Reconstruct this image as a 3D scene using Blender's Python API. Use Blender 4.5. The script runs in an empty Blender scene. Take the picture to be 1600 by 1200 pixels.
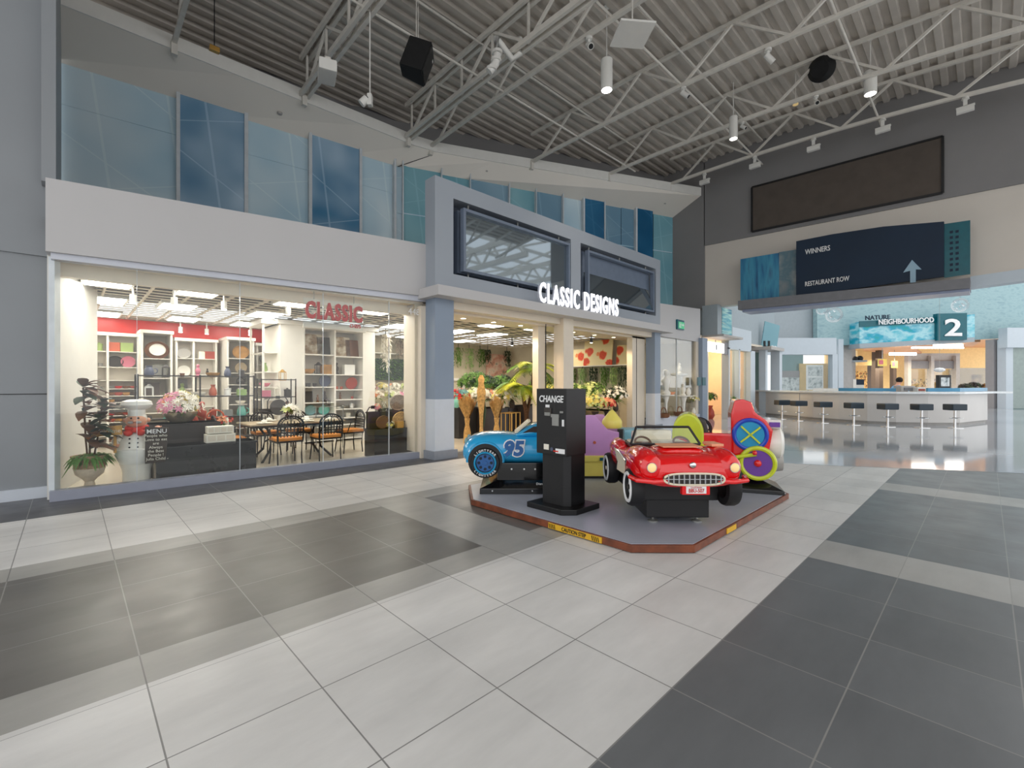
import bpy, bmesh, math, random
from mathutils import Vector, Matrix
C = bpy.context.scene.collection
PI = math.pi
# ---------------------------------------------------------------- camera, world, exposure
F, Y0, TH, H = 716.6, 601.0, 0.8028, 1.45
FX, FY = math.cos(TH), math.sin(TH)          # forward in the tile grid's frame
RX, RY = FY, -FX                             # right
cam = bpy.data.objects.new('camera', bpy.data.cameras.new('camera'))
C.objects.link(cam)
cam.location = (0, 0, H)
cam.rotation_euler = (PI/2, 0, TH - PI/2)
cam.data.sensor_fit = 'HORIZONTAL'; cam.data.sensor_width = 36
cam.data.lens = F/1600*36
cam.data.shift_y = (Y0-600)/1600
cam.data.clip_end = 300; cam.data.clip_start = 0.05
sc = bpy.context.scene
sc.camera = cam
sc.view_settings.view_transform = 'Standard'; sc.view_settings.look = 'None'
sc.view_settings.gamma = 1; sc.view_settings.use_curve_mapping = False
sc.view_settings.exposure = 0.33
w = bpy.data.worlds.new('sky'); sc.world = w; w.use_nodes = True
bg = w.node_tree.nodes['Background']
bg.inputs[0].default_value = (0.97, 0.985, 1.0, 1); bg.inputs[1].default_value = 1.22

def area(name, loc, size, power, col=(1, 1, 1), rot=(0, 0, 0), sy=None):
    l = bpy.data.lights.new(name, 'AREA'); l.energy = power; l.color = col; l.size = size
    if sy: l.shape = 'RECTANGLE'; l.size_y = sy
    o = bpy.data.objects.new(name, l); C.objects.link(o); o.location = loc; o.rotation_euler = rot
    return o
def point(name, loc, power, col=(1, .85, .65), r=.05):
    l = bpy.data.lights.new(name, 'POINT'); l.energy = power; l.color = col; l.shadow_soft_size = r
    o = bpy.data.objects.new(name, l); C.objects.link(o); o.location = loc
    return o
def spot(name, loc, power, col=(1, .9, .75), ang=1.6, rot=(0, 0, 0), blend=.6):
    l = bpy.data.lights.new(name, 'SPOT'); l.energy = power; l.color = col; l.spot_size = ang; l.spot_blend = blend
    l.shadow_soft_size = .06
    o = bpy.data.objects.new(name, l); C.objects.link(o); o.location = loc; o.rotation_euler = rot
    return o
# the shop's ceiling troffers (their glowing lenses are meshes further down)
for i, (x, y) in enumerate([(1.6, 10.0), (1.4, 12.0), (3.4, 9.2), (6.6, 9.8), (7.2, 12.2), (9.6, 10.4), (10.2, 12.6), (12.4, 10.6)]):
    area('shop_troffer_light', (x, y, 2.93), 1.1, 13, (1, .90, .76), sy=.6)
for x in (6.3, 7.2, 8.1, 10.2, 11.2, 12.2): spot('entrance_downlight', (x, 7.95, 2.9), 60, (1, .74, .46), 2.1)
for x in (14.5, 15.9): spot('display_downlight', (x, 8.2, 2.9), 60, (1, .85, .62), 2.0)

# ---------------------------------------------------------------- geometry helpers
def G(px, py, z=0.0):                         # point of the level z seen at a pixel
    d = (H - z)*F/(py - Y0); r = (px-800)/F*d
    return Vector((FX*d+RX*r, FY*d+RY*r, z))
def D(px, py, d):                             # point at depth d
    r = (px-800)/F*d
    return Vector((FX*d+RX*r, FY*d+RY*r, H-(py-Y0)*d/F))
def L(px, py, a, b):                          # point of the vertical plane through ground points a, b
    t = (px-800)/F; dx, dy = FX+RX*t, FY+RY*t
    ex, ey = b[0]-a[0], b[1]-a[1]
    d = (a[0]*ey-a[1]*ex)/(dx*ey-dy*ex)
    return Vector((dx*d, dy*d, H-(py-Y0)*d/F))
def onY(px, py, Y): return L(px, py, (0, Y), (1, Y))
def onX(px, py, X): return L(px, py, (X, 0), (X, 1))

class MB:
    def __init__(s): s.v = []; s.f = []; s.m = Matrix()
    def at(s, x=0, y=0, z=0, rz=0, rx=0, ry=0, sc=1):
        s.m = Matrix.Translation((x, y, z)) @ Matrix.Rotation(rz, 4, 'Z') @ Matrix.Rotation(ry, 4, 'Y') @ Matrix.Rotation(rx, 4, 'X') @ Matrix.Scale(sc, 4)
        return s
    def add(s, vs, fs):
        n = len(s.v); s.v += [s.m @ Vector(v) for v in vs]; s.f += [tuple(i+n for i in f) for f in fs]; return s
    def box(s, x0, x1, y0, y1, z0, z1):
        vs = [(x, y, z) for z in (z0, z1) for y in (y0, y1) for x in (x0, x1)]
        return s.add(vs, [(0, 2, 3, 1), (4, 5, 7, 6), (0, 1, 5, 4), (2, 6, 7, 3), (0, 4, 6, 2), (1, 3, 7, 5)])
    def cbox(s, c, sx, sy, sz): return s.box(c[0]-sx/2, c[0]+sx/2, c[1]-sy/2, c[1]+sy/2, c[2]-sz/2, c[2]+sz/2)
    def wall(s, a, b, z0, z1, t):             # slab between two ground points; z0/z1 number or (at a, at b); t thickness to the left
        a = Vector(a[:2]); b = Vector(b[:2]); n = Vector((-(b-a).y, (b-a).x)).normalized()*t
        za = z0 if isinstance(z0, tuple) else (z0, z0); zb = z1 if isinstance(z1, tuple) else (z1, z1)
        vs = []
        for q, i in ((a, 0), (b, 1), (b+n, 1), (a+n, 0)): vs += [(q.x, q.y, za[i]), (q.x, q.y, zb[i])]
        return s.add(vs, [(0, 2, 3, 1), (2, 4, 5, 3), (4, 6, 7, 5), (6, 0, 1, 7), (0, 6, 4, 2), (1, 3, 5, 7)])
    def slab(s, pts, z0, z1):
        n = len(pts); vs = [(p[0], p[1], z0) for p in pts]+[(p[0], p[1], z1) for p in pts]
        return s.add(vs, [tuple(range(n))[::-1], tuple(range(n, 2*n))]+[(i, (i+1) % n, (i+1) % n+n, i+n) for i in range(n)])
    def tube(s, p0, p1, r0, r1=None, seg=8):
        p0 = Vector(p0); p1 = Vector(p1); r1 = r0 if r1 is None else r1
        q = (p1-p0).to_track_quat('Z', 'Y'); vs = []
        for p, r in ((p0, r0), (p1, r1)):
            for k in range(seg):
                a = 2*PI*k/seg; vs.append(p+q @ Vector((r*math.cos(a), r*math.sin(a), 0)))
        return s.add(vs, [tuple(range(seg))[::-1], tuple(range(seg, 2*seg))]+[(i, (i+1) % seg, (i+1) % seg+seg, i+seg) for i in range(seg)])
    def path(s, pts, r, seg=6, r1=None):
        pts = [Vector(p) for p in pts]; n = len(pts); vs = []
        for i, p in enumerate(pts):
            t = (pts[min(i+1, n-1)]-pts[max(i-1, 0)]).normalized(); q = t.to_track_quat('Z', 'Y')
            rr = r if r1 is None else r+(r1-r)*i/(n-1)
            for k in range(seg):
                a = 2*PI*k/seg; vs.append(p+q @ Vector((rr*math.cos(a), rr*math.sin(a), 0)))
        fs = [tuple(range(seg))[::-1], tuple(range((n-1)*seg, n*seg))]
        for j in range(n-1): fs += [(j*seg+i, j*seg+(i+1) % seg, (j+1)*seg+(i+1) % seg, (j+1)*seg+i) for i in range(seg)]
        return s.add(vs, fs)
    def beam(s, p0, p1, w, h):                # rectangular bar
        p0 = Vector(p0); p1 = Vector(p1); t = (p1-p0).normalized()
        up = Vector((0, 0, 1)) if abs(t.z) < .95 else Vector((0, 1, 0))
        x = t.cross(up).normalized()*w/2; y = x.cross(t).normalized()*h/2; vs = []
        for p in (p0, p1): vs += [p-x-y, p+x-y, p+x+y, p-x+y]
        return s.add(vs, [(3, 2, 1, 0), (4, 5, 6, 7)]+[(i, (i+1) % 4, (i+1) % 4+4, i+4) for i in range(4)])
    def lathe(s, prof, c=(0, 0, 0), seg=20, sx=1, sy=1):
        vs = []; n = len(prof)
        for r, z in prof:
            for k in range(seg):
                a = 2*PI*k/seg; vs.append((c[0]+r*math.cos(a)*sx, c[1]+r*math.sin(a)*sy, c[2]+z))
        fs = [tuple(range(seg))[::-1], tuple(range((n-1)*seg, n*seg))]
        for j in range(n-1): fs += [(j*seg+i, j*seg+(i+1) % seg, (j+1)*seg+(i+1) % seg, (j+1)*seg+i) for i in range(seg)]
        return s.add(vs, fs)
    def ball(s, c, r, sx=1, sy=1, sz=1, seg=16, rings=9):
        prof = [(max(.001, r*math.sin(PI*i/rings)), -r*math.cos(PI*i/rings)*sz) for i in range(rings+1)]
        return s.lathe(prof, c, seg, sx, sy)
    def prism(s, pts, y0, y1):                # outline in (x, z), extruded along y
        n = len(pts); vs = [(p[0], y0, p[1]) for p in pts]+[(p[0], y1, p[1]) for p in pts]
        return s.add(vs, [tuple(range(n)), tuple(range(n, 2*n))[::-1]]+[(i, i+n, (i+1) % n+n, (i+1) % n) for i in range(n)])
    def disc(s, c, r, t, axis='Y', seg=24, r2=None):
        m = {'Y': Vector((0, 1, 0)), 'X': Vector((1, 0, 0)), 'Z': Vector((0, 0, 1))}[axis]*t/2
        return s.tube(Vector(c)-m, Vector(c)+m, r, r2, seg)
    def torus(s, c, R, r, axis='Y', seg=28, ms=8, sx=1, a0=0, a1=2*PI):
        vs = []; full = abs(a1-a0-2*PI) < 1e-6; N = seg if full else seg+1
        for i in range(N):
            a = a0+(a1-a0)*i/seg; ca, sa = math.cos(a), math.sin(a)
            for k in range(ms):
                b = 2*PI*k/ms; q = R+r*math.cos(b); h = r*math.sin(b)
                p = {'Y': (q*ca*sx, h, q*sa), 'X': (h, q*ca*sx, q*sa), 'Z': (q*ca*sx, q*sa, h)}[axis]
                vs.append((c[0]+p[0], c[1]+p[1], c[2]+p[2]))
        fs = []
        for i in range(seg):
            j = (i+1) % N
            fs += [(i*ms+k, i*ms+(k+1) % ms, j*ms+(k+1) % ms, j*ms+k) for k in range(ms)]
        return s.add(vs, fs)
    def loft(s, secs):
        m = len(secs[0]); vs = [p for q in secs for p in q]; n = len(secs)
        fs = [tuple(range(m))[::-1], tuple(range((n-1)*m, n*m))]
        for j in range(n-1): fs += [(j*m+i, j*m+(i+1) % m, (j+1)*m+(i+1) % m, (j+1)*m+i) for i in range(m)]
        return s.add(vs, fs)
    def leaf(s, p, dirv, ln, wd, droop=.2, n=3):
        p = Vector(p); d = Vector(dirv).normalized(); side = d.cross(Vector((0, 0, 1)))
        side = side.normalized() if side.length > .01 else Vector((1, 0, 0))
        vs = []
        for i in range(n+1):
            t = i/n; q = p+d*ln*t+Vector((0, 0, -droop*ln*t*t)); ww = wd*math.sin(PI*min(.97, .08+t*.9))/2
            vs += [q-side*ww, q+side*ww]
        return s.add(vs, [(2*i, 2*i+1, 2*i+3, 2*i+2) for i in range(n)])
    def flower(s, c, r, nrm, k=6):
        c = Vector(c); n = Vector(nrm).normalized(); q = n.to_track_quat('Z', 'Y'); vs = [c]; fs = []
        for i in range(2*k):
            a = PI*i/k; rr = r if i % 2 == 0 else r*.45
            vs.append(c+q @ Vector((rr*math.cos(a), rr*math.sin(a), r*.35 if i % 2 == 0 else 0)))
        for i in range(2*k): fs.append((0, 1+i, 1+(i+1) % (2*k)))
        return s.add(vs, fs)
    def build(s, name, mat, parent=None, smooth=False, world=False, bevel=0, sub=0, kind=None, label=None, cat=None, group=None):
        me = bpy.data.meshes.new(name); me.from_pydata([tuple(v) for v in s.v], [], s.f)
        if parent is not None and world: me.transform(parent.matrix_basis.inverted())
        me.validate(); me.materials.append(mat if not isinstance(mat, str) else M[mat])
        bm = bmesh.new(); bm.from_mesh(me); bmesh.ops.recalc_face_normals(bm, faces=bm.faces)
        if bevel:
            es = [e for e in bm.edges if e.is_manifold and len(e.link_faces) == 2 and e.calc_face_angle(0) > .5]
            try: bmesh.ops.bevel(bm, geom=es, offset=bevel, segments=2, profile=.7, affect='EDGES', clamp_overlap=True)
            except Exception: pass
        bm.to_mesh(me); bm.free()
        if smooth:
            me.polygons.foreach_set('use_smooth', [True]*len(me.polygons))
            try: me.set_sharp_from_angle(angle=.7)
            except Exception: pass
        o = bpy.data.objects.new(name, me); C.objects.link(o)
        if parent is not None: o.parent = parent
        if sub:
            md = o.modifiers.new('sub', 'SUBSURF'); md.levels = sub; md.render_levels = sub
        tag(o, label, cat, group, kind); return o

def tag(o, label=None, cat=None, group=None, kind=None):
    if label: o['label'] = label
    if cat: o['category'] = cat
    if group: o['group'] = group
    if kind: o['kind'] = kind
    return o
def thing(name, label, cat, loc=(0, 0, 0), rz=0, group=None):
    o = bpy.data.objects.new(name, None); C.objects.link(o); o.empty_display_size = .1
    o.matrix_basis = Matrix.Translation(loc) @ Matrix.Rotation(rz, 4, 'Z')
    return tag(o, label, cat, group)
def dup(root, loc, rz=0, label=None, sc=None):
    def cp(o, par):
        c = o.copy(); C.objects.link(c); c.parent = par
        for ch in o.children: cp(ch, c)
        return c
    r = cp(root, None); r.matrix_basis = Matrix.Translation(loc) @ Matrix.Rotation(rz, 4, 'Z')
    if sc: r.scale = sc if isinstance(sc, tuple) else (sc, sc, sc)
    if label: r['label'] = label
    return r
def st(name, mb, mat, **k): return mb.build(name, mat, kind='structure', **k)
def text(body, name, mat, parent, loc, size, rot=(PI/2, 0, 0), depth=.005, bold=0, sx=1, align='CENTER', shear=0, spacing=1, zfit=None):
    cu = bpy.data.curves.new(name, 'FONT'); cu.body = body; cu.size = size; cu.extrude = depth; cu.offset = bold
    cu.align_x = align; cu.align_y = 'CENTER'; cu.shear = shear; cu.space_character = spacing; cu.resolution_u = 3
    tmp = bpy.data.objects.new(name, cu); C.objects.link(tmp)
    bpy.context.view_layer.update()
    me = bpy.data.meshes.new_from_object(tmp.evaluated_get(bpy.context.evaluated_depsgraph_get()))
    bpy.data.objects.remove(tmp); me.materials.clear(); me.materials.append(M[mat])
    o = bpy.data.objects.new(name, me); C.objects.link(o)
    o.location = loc; o.rotation_euler = rot; o.scale = (sx, 1, 1)
    if parent is not None: o.parent = parent
    return o

# ---------------------------------------------------------------- materials
M = {}
def mk(name, col, rough=.5, metal=0, var=.06, scale=6, bump=0, emit=0, coat=0, ecol=None, spec=None, tr=None):
    m = bpy.data.materials.new(name); m.use_nodes = True; nt = m.node_tree; b = nt.nodes['Principled BSDF']
    b.inputs['Roughness'].default_value = rough; b.inputs['Metallic'].default_value = metal
    if coat: b.inputs['Coat Weight'].default_value = coat; b.inputs['Coat Roughness'].default_value = .05
    if spec is not None: b.inputs['Specular IOR Level'].default_value = spec
    c = [x for x in col[:3]]
    tc = nt.nodes.new('ShaderNodeTexCoord'); nz = nt.nodes.new('ShaderNodeTexNoise'); nz.inputs['Scale'].default_value = scale
    nz.inputs['Detail'].default_value = 3
    nt.links.new(tc.outputs['Object'], nz.inputs['Vector'])
    rp = nt.nodes.new('ShaderNodeValToRGB'); rp.color_ramp.elements[0].position = .3; rp.color_ramp.elements[1].position = .7
    rp.color_ramp.elements[0].color = (*[x*(1-var) for x in c], 1); rp.color_ramp.elements[1].color = (*[min(1, x*(1+var)) for x in c], 1)
    nt.links.new(nz.outputs['Fac'], rp.inputs['Fac']); nt.links.new(rp.outputs['Color'], b.inputs['Base Color'])
    if bump:
        bp = nt.nodes.new('ShaderNodeBump'); bp.inputs['Strength'].default_value = bump; bp.inputs['Distance'].default_value = .02
        nt.links.new(nz.outputs['Fac'], bp.inputs['Height']); nt.links.new(bp.outputs['Normal'], b.inputs['Normal'])
    if emit:
        b.inputs['Emission Color'].default_value = (*(ecol or c), 1); b.inputs['Emission Strength'].default_value = emit
    M[name] = m; return m
def S(r, g, b): return tuple((x/255/12.92 if x/255 <= .04045 else ((x/255+.055)/1.055)**2.4) for x in (r, g, b))
def glass(name, tint=(1, 1, 1), refl=.06, rough=0.0, k=1.0):
    m = bpy.data.materials.new(name); m.use_nodes = True; nt = m.node_tree; nt.nodes.clear()
    out = nt.nodes.new('ShaderNodeOutputMaterial'); t = nt.nodes.new('ShaderNodeBsdfTransparent'); g = nt.nodes.new('ShaderNodeBsdfGlossy')
    t.inputs[0].default_value = (*tint, 1); g.inputs['Roughness'].default_value = rough
    fr = nt.nodes.new('ShaderNodeFresnel'); fr.inputs[0].default_value = 1.45
    ml = nt.nodes.new('ShaderNodeMath'); ml.operation = 'MULTIPLY_ADD'; ml.inputs[1].default_value = k; ml.inputs[2].default_value = refl
    mx = nt.nodes.new('ShaderNodeMixShader'); nt.links.new(fr.outputs[0], ml.inputs[0]); nt.links.new(ml.outputs[0], mx.inputs[0])
    nt.links.new(t.outputs[0], mx.inputs[1]); nt.links.new(g.outputs[0], mx.inputs[2]); nt.links.new(mx.outputs[0], out.inputs[0])
    M[name] = m; return m

mk('fascia', S(196, 194, 194), .55, var=.015, scale=1.2)
mk('grey_panel', S(142, 146, 150), .45, var=.03, scale=1.0)
mk('white_metal', S(205, 208, 218), .35, var=.02)
mk('sill_metal', S(150, 154, 168), .3, var=.03)
mk('portal_blue', S(160, 167, 176), .45, var=.03, scale=.8)
mk('frame_blue', S(112, 124, 142), .35)
mk('portal_dark', S(60, 68, 80), .5)
mk('column_blue', S(136, 150, 168), .45, var=.03, scale=1)
mk('column_pale', S(205, 211, 220), .4, var=.02)
mk('skirting', S(140, 145, 155), .35)
mk('ivory', S(226, 214, 196), .5, var=.02)
mk('plaster', S(222, 220, 214), .7, var=.02)
mk('cream_wall', S(214, 204, 180), .7, var=.03)
mk('soffit', S(238, 232, 222), .7, var=.02, scale=.6)
mk('soffit_edge', S(232, 230, 224), .6, var=.02)
mk('red_wall', S(206, 38, 26), .3, var=.04)
mk('shelf_white', S(236, 232, 224), .4, var=.02)
mk('shelf_back', S(216, 208, 196), .6, var=.03)
mk('shop_floor', S(214, 204, 186), .18, var=.06, scale=1.5)
mk('steel', S(222, 217, 208), .5, var=.05)
mk('steel_dark', S(112, 108, 103), .6, var=.08)
mk('deck', S(196, 188, 178), .7, var=.08, scale=2)
mk('end_wall', S(134, 132, 132), .8, var=.05, scale=.7)
mk('brown_board', S(88, 79, 72), .85, var=.08, scale=3)
mk('white_bulk', S(196, 206, 214), .5, var=.015)
mk('pale_grey', S(158, 168, 174), .5, var=.03)
mk('taupe', S(150, 148, 150), .5, var=.03)
mk('navy', S(8, 36, 60), .6, var=.15, scale=.6)
mk('ledge_grey', S(120, 120, 124), .5)
mk('ledge_under', S(140, 150, 176), .35)
mk('black', S(22, 22, 24), .45, var=.1)
mk('black_gloss', S(14, 14, 16), .15, var=.05, coat=.5)
mk('black_metal', S(28, 27, 28), .35, metal=.3)
mk('speaker_black', S(16, 16, 17), .8, bump=.3, scale=80)
mk('white_paint', S(228, 226, 220), .4, var=.02)
mk('text_white', S(240, 240, 240), .5)
mk('lamp', (1, .97, .9), .5, emit=9, ecol=(1, .96, .88))
mk('lamp_warm', (1, .86, .62), .5, emit=9, ecol=(1, .86, .6))
mk('sign_glow', (1, 1, 1), .4, emit=1.25, ecol=(.95, .97, 1))
mk('exit_green', S(40, 130, 90), .4, emit=.5, ecol=S(70, 190, 130))
mk('teal_sign', S(0, 92, 104), .35, var=.08)
mk('teal_bright', S(30, 170, 190), .35, var=.2, scale=2)
mk('seafoam', S(130, 166, 168), .4, var=.05)
mk('sign_red', S(200, 24, 20), .4)
mk('wood_edge', S(118, 62, 38), .45, var=.35, scale=9)
mk('platform_top', S(170, 174, 186), .28, var=.12, scale=1.5)
mk('caution', S(226, 176, 40), .5)
mk('car_blue', S(36, 166, 222), .18, coat=.7, var=.05)
mk('car_blue_dark', S(16, 92, 160), .25, coat=.4)
mk('rubber', S(24, 24, 26), .6)
mk('car_red', S(236, 14, 20), .15, coat=.8, var=.04)
mk('cream', S(238, 226, 200), .35)
mk('chrome', S(225, 225, 225), .12, metal=1)
mk('amber_lamp', S(250, 214, 150), .2, emit=.25)
mk('lime', S(206, 218, 40), .3, coat=.3)
mk('purple', S(112, 62, 160), .35)
mk('royal_blue', S(24, 70, 190), .3, coat=.3)
mk('azure', S(20, 150, 200), .3)
mk('ride_pink', S(204, 150, 204), .35, var=.03)
mk('ride_yellow', S(240, 222, 110), .35, var=.03)
mk('ride_sky', S(130, 190, 212), .35)
mk('ivory_gloss', S(240, 236, 226), .2, coat=.3)
mk('skin_tone', S(232, 170, 140), .45)
mk('scarf_red', S(214, 44, 28), .5)
mk('wood_sign', S(206, 156, 84), .6, var=.2, scale=12)
mk('slate', S(62, 50, 44), .6, var=.15)
mk('urn', S(214, 196, 172), .7, var=.12, scale=14, bump=.5)
mk('urn_band', S(176, 144, 112), .8, var=.3, scale=40, bump=.6)
mk('silver_bowl', S(170, 160, 145), .3, metal=.7, bump=.5, scale=20)
mk('fern', S(96, 140, 66), .6, var=.25, scale=8)
mk('leaf_green', S(92, 128, 50), .55, var=.3, scale=8)
mk('leaf_dark', S(44, 66, 40), .5, var=.3, scale=8)
mk('leaf_bronze', S(112, 74, 48), .5, var=.35, scale=6)
mk('leaf_pale', S(150, 178, 110), .6, var=.2)
mk('palm', S(176, 186, 48), .5, var=.25, scale=5)
mk('bark', S(96, 66, 44), .9, var=.3, bump=.6, scale=30)
mk('petal_white', S(244, 238, 224), .6)
mk('petal_peach', S(244, 170, 130), .6)
mk('petal_pink', S(226, 150, 176), .6)
mk('petal_yellow', S(236, 220, 120), .6)
mk('petal_red', S(206, 48, 44), .6)
mk('petal_lime', S(214, 224, 150), .6)
mk('petal_teal', S(110, 160, 160), .6)
mk('pampas', S(192, 152, 92), .9, var=.3, scale=20)
mk('gold', S(206, 160, 84), .3, metal=.6)
mk('plinth', S(58, 50, 48), .4, var=.08)
mk('plinth_black', S(30, 30, 32), .25, var=.06)
mk('iron', S(34, 30, 28), .45, metal=.2)
mk('cushion', S(206, 132, 58), .7, var=.08)
mk('stone_top', S(176, 158, 130), .35, var=.15)
mk('wicker', S(206, 170, 110), .8, var=.3, scale=30, bump=.6)
mk('grey_wicker', S(150, 132, 112), .8, var=.3, scale=30, bump=.6)
mk('linen', S(240, 234, 220), .7)
mk('brown', S(120, 78, 48), .5, var=.2)
mk('terracotta', S(168, 66, 48), .4, var=.15)
mk('slate_blue', S(84, 90, 112), .4, var=.2)
mk('teal_ware', S(120, 190, 176), .3, var=.1)
mk('pink_ware', S(206, 120, 140), .4)
mk('pewter', S(150, 150, 146), .3, metal=.5)
mk('dark_ware', S(58, 52, 48), .4, var=.2)
mk('white_ware', S(240, 238, 232), .3)
mk('wood_ware', S(176, 130, 70), .5, var=.3, scale=9)
mk('green_ware', S(150, 170, 100), .4)
mk('orange_ware', S(190, 92, 60), .4)
mk('stool_black', S(34, 50, 62), .4, var=.05)
mk('counter_face', S(216, 212, 208), .4, var=.03, scale=1)
mk('counter_top', S(236, 240, 242), .15)
mk('counter_blue', S(70, 140, 176), .3, var=.2, scale=1)
mk('shirt_blue', S(120, 170, 210), .8)
mk('hair', S(30, 26, 24), .8)
mk('warm_wall', S(236, 202, 140), .6, var=.05)
mk('peach', S(236, 200, 168), .5, var=.03)
mk('wood_ceiling', S(196, 140, 100), .5, var=.06)
mk('pillar_brown', S(72, 58, 50), .6)
mk('plenum', S(64, 58, 52), .9)
mk('pane_grey', S(146, 160, 156), .15)
mk('slat_cream', S(236, 228, 212), .6)
mk('gallery_grey', S(176, 172, 168), .5)
mk('sky_pane_plain', S(30, 84, 124), .12)
mk('pane_mid0', S(150, 184, 202), .12, var=.06, scale=.5)
mk('pane_teal0', S(104, 152, 166), .12, var=.08, scale=.5)
mk('pane_navy0', S(34, 84, 120), .12, var=.1, scale=.5)
mk('pane_slate0', S(112, 144, 164), .14, var=.06, scale=.5)
mk('mullion', S(206, 212, 216), .35)
glass('shop_glass', (.97, .985, .98), .015, k=.55)
glass('clear_glass', (.96, .98, .98), .02, k=.8)
glass('bubble_glass', (.97, .99, 1), .05, k=.5)
glass('windscreen', (.88, .93, .95), .06)
# dark reflective billboard glass
m = mk('billboard_glass', S(134, 146, 154), .03, var=.02, spec=1.0); m.node_tree.nodes['Principled BSDF'].inputs['Metallic'].default_value = .75

def nodes(name, rough=.4):
    m = bpy.data.materials.new(name); m.use_nodes = True; nt = m.node_tree; M[name] = m
    b = nt.nodes['Principled BSDF']; b.inputs['Roughness'].default_value = rough
    tc = nt.nodes.new('ShaderNodeTexCoord'); return m, nt, b, tc
def mathn(nt, op, a, b=None, c=None):
    n = nt.nodes.new('ShaderNodeMath'); n.operation = op
    for i, x in enumerate((a, b, c)):
        if x is None: continue
        if isinstance(x, (int, float)): n.inputs[i].default_value = x
        else: nt.links.new(x, n.inputs[i])
    return n.outputs[0]
def mixc(nt, f, a, b):
    n = nt.nodes.new('ShaderNodeMix'); n.data_type = 'RGBA'
    for i, x in ((0, f), (6, a), (7, b)):
        if isinstance(x, (int, float)): n.inputs[i].default_value = x
        elif isinstance(x, tuple): n.inputs[i].default_value = (*x[:3], 1)
        else: nt.links.new(x, n.inputs[i])
    return n.outputs[2]
# mall tile floor: grid of 0.6 m tiles, white lanes, grey borders, charcoal fields
def tile_floor():
    m, nt, b, tc = nodes('mall_tiles', .22)
    sp = nt.nodes.new('ShaderNodeSeparateXYZ'); nt.links.new(tc.outputs['Object'], sp.inputs[0])
    X, Y = sp.outputs[0], sp.outputs[1]
    A, P = .6006, .5813
    u = mathn(nt, 'DIVIDE', mathn(nt, 'SUBTRACT', X, 1.472), A)          # i
    v = mathn(nt, 'DIVIDE', mathn(nt, 'SUBTRACT', Y, 2.208), P)          # -j
    def between(x, a, c): return mathn(nt, 'MULTIPLY', mathn(nt, 'GREATER_THAN', x, a), mathn(nt, 'LESS_THAN', x, c))
    OR = lambda a, c: mathn(nt, 'MAXIMUM', a, c)
    AND = lambda a, c: mathn(nt, 'MULTIPLY', a, c)
    white, grey, dark = S(218, 216, 213), S(164, 162, 157), S(106, 103, 99)
    slate = S(110, 112, 114)
    # charcoal fields
    f1 = AND(between(v, 1.62, 4.82), OR(mathn(nt, 'LESS_THAN', u, 2.0), between(u, 3.0, 7.0)))
    g1 = AND(between(v, 1.07, 5.40), mathn(nt, 'LESS_THAN', u, 8.0))
    f2 = mathn(nt, 'LESS_THAN', v, -2.0)
    band = AND(f2, OR(between(u, 5.0, 6.0), OR(between(u, 11.0, 12.0), between(u, -4.0, -3.0))))
    f3 = mathn(nt, 'GREATER_THAN', v, 8.53)
    # cloudy stone
    n1 = nt.nodes.new('ShaderNodeTexNoise'); n1.inputs['Scale'].default_value = 1.1; n1.inputs['Detail'].default_value = 7; n1.inputs['Roughness'].default_value = .65
    mp = nt.nodes.new('ShaderNodeMapping'); mp.inputs['Scale'].default_value = (.5, 1.6, 1); nt.links.new(tc.outputs['Object'], mp.inputs[0]); nt.links.new(mp.outputs[0], n1.inputs['Vector'])
    # per-tile tone
    wn = nt.nodes.new('ShaderNodeTexWhiteNoise'); wn.noise_dimensions = '2D'; cb = nt.nodes.new('ShaderNodeCombineXYZ')
    nt.links.new(mathn(nt, 'FLOOR', u), cb.inputs[0]); nt.links.new(mathn(nt, 'FLOOR', v), cb.inputs[1]); nt.links.new(cb.outputs[0], wn.inputs['Vector'])
    c = mixc(nt, g1, white, grey); c = mixc(nt, f1, c, dark); c = mixc(nt, f2, c, slate); c = mixc(nt, band, c, S(172, 170, 166)); c = mixc(nt, f3, c, S(80, 80, 84))
    tone = mathn(nt, 'ADD', mathn(nt, 'MULTIPLY', n1.outputs['Fac'], .75), mathn(nt, 'MULTIPLY', wn.outputs['Value'], .10))
    tone = mathn(nt, 'ADD', tone, .56)
    hs = nt.nodes.new('ShaderNodeHueSaturation'); nt.links.new(c, hs.inputs['Color']); nt.links.new(tone, hs.inputs['Value'])
    # grout
    def line(x, w, off=0.0):
        fr = mathn(nt, 'FRACT', mathn(nt, 'ADD', x, off+w/2)); return mathn(nt, 'LESS_THAN', fr, w)
    inner = between(v, -40, 0.99)
    vv = mathn(nt, 'ADD', v, 0.0)
    gx = line(u, .011)
    v2 = mathn(nt, 'SUBTRACT', v, 1.62)
    gy = OR(AND(mathn(nt, 'LESS_THAN', v, 1.0), line(v, .011)), AND(mathn(nt, 'GREATER_THAN', v, 1.3), OR(AND(line(v2, .010), f1), AND(mathn(nt, 'GREATER_THAN', v, 5.4), line(mathn(nt, 'SUBTRACT', v, 5.4), .010)))))
    # far dark tiles have double rows
    gr = OR(gx, gy)
    ismid = OR(f1, OR(f2, f3))
    gcol = mixc(nt, ismid, S(104, 102, 100), S(150, 148, 144))
    c = mixc(nt, mathn(nt, 'MULTIPLY', gr, .8), hs.outputs['Color'], gcol)
    nt.links.new(c, b.inputs['Base Color'])
    n2 = nt.nodes.new('ShaderNodeTexNoise'); n2.inputs['Scale'].default_value = 3; n2.inputs['Detail'].default_value = 4; nt.links.new(tc.outputs['Object'], n2.inputs['Vector'])
    nt.links.new(mathn(nt, 'MULTIPLY_ADD', n2.outputs['Fac'], .25, .22), b.inputs['Roughness'])
tile_floor()
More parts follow.
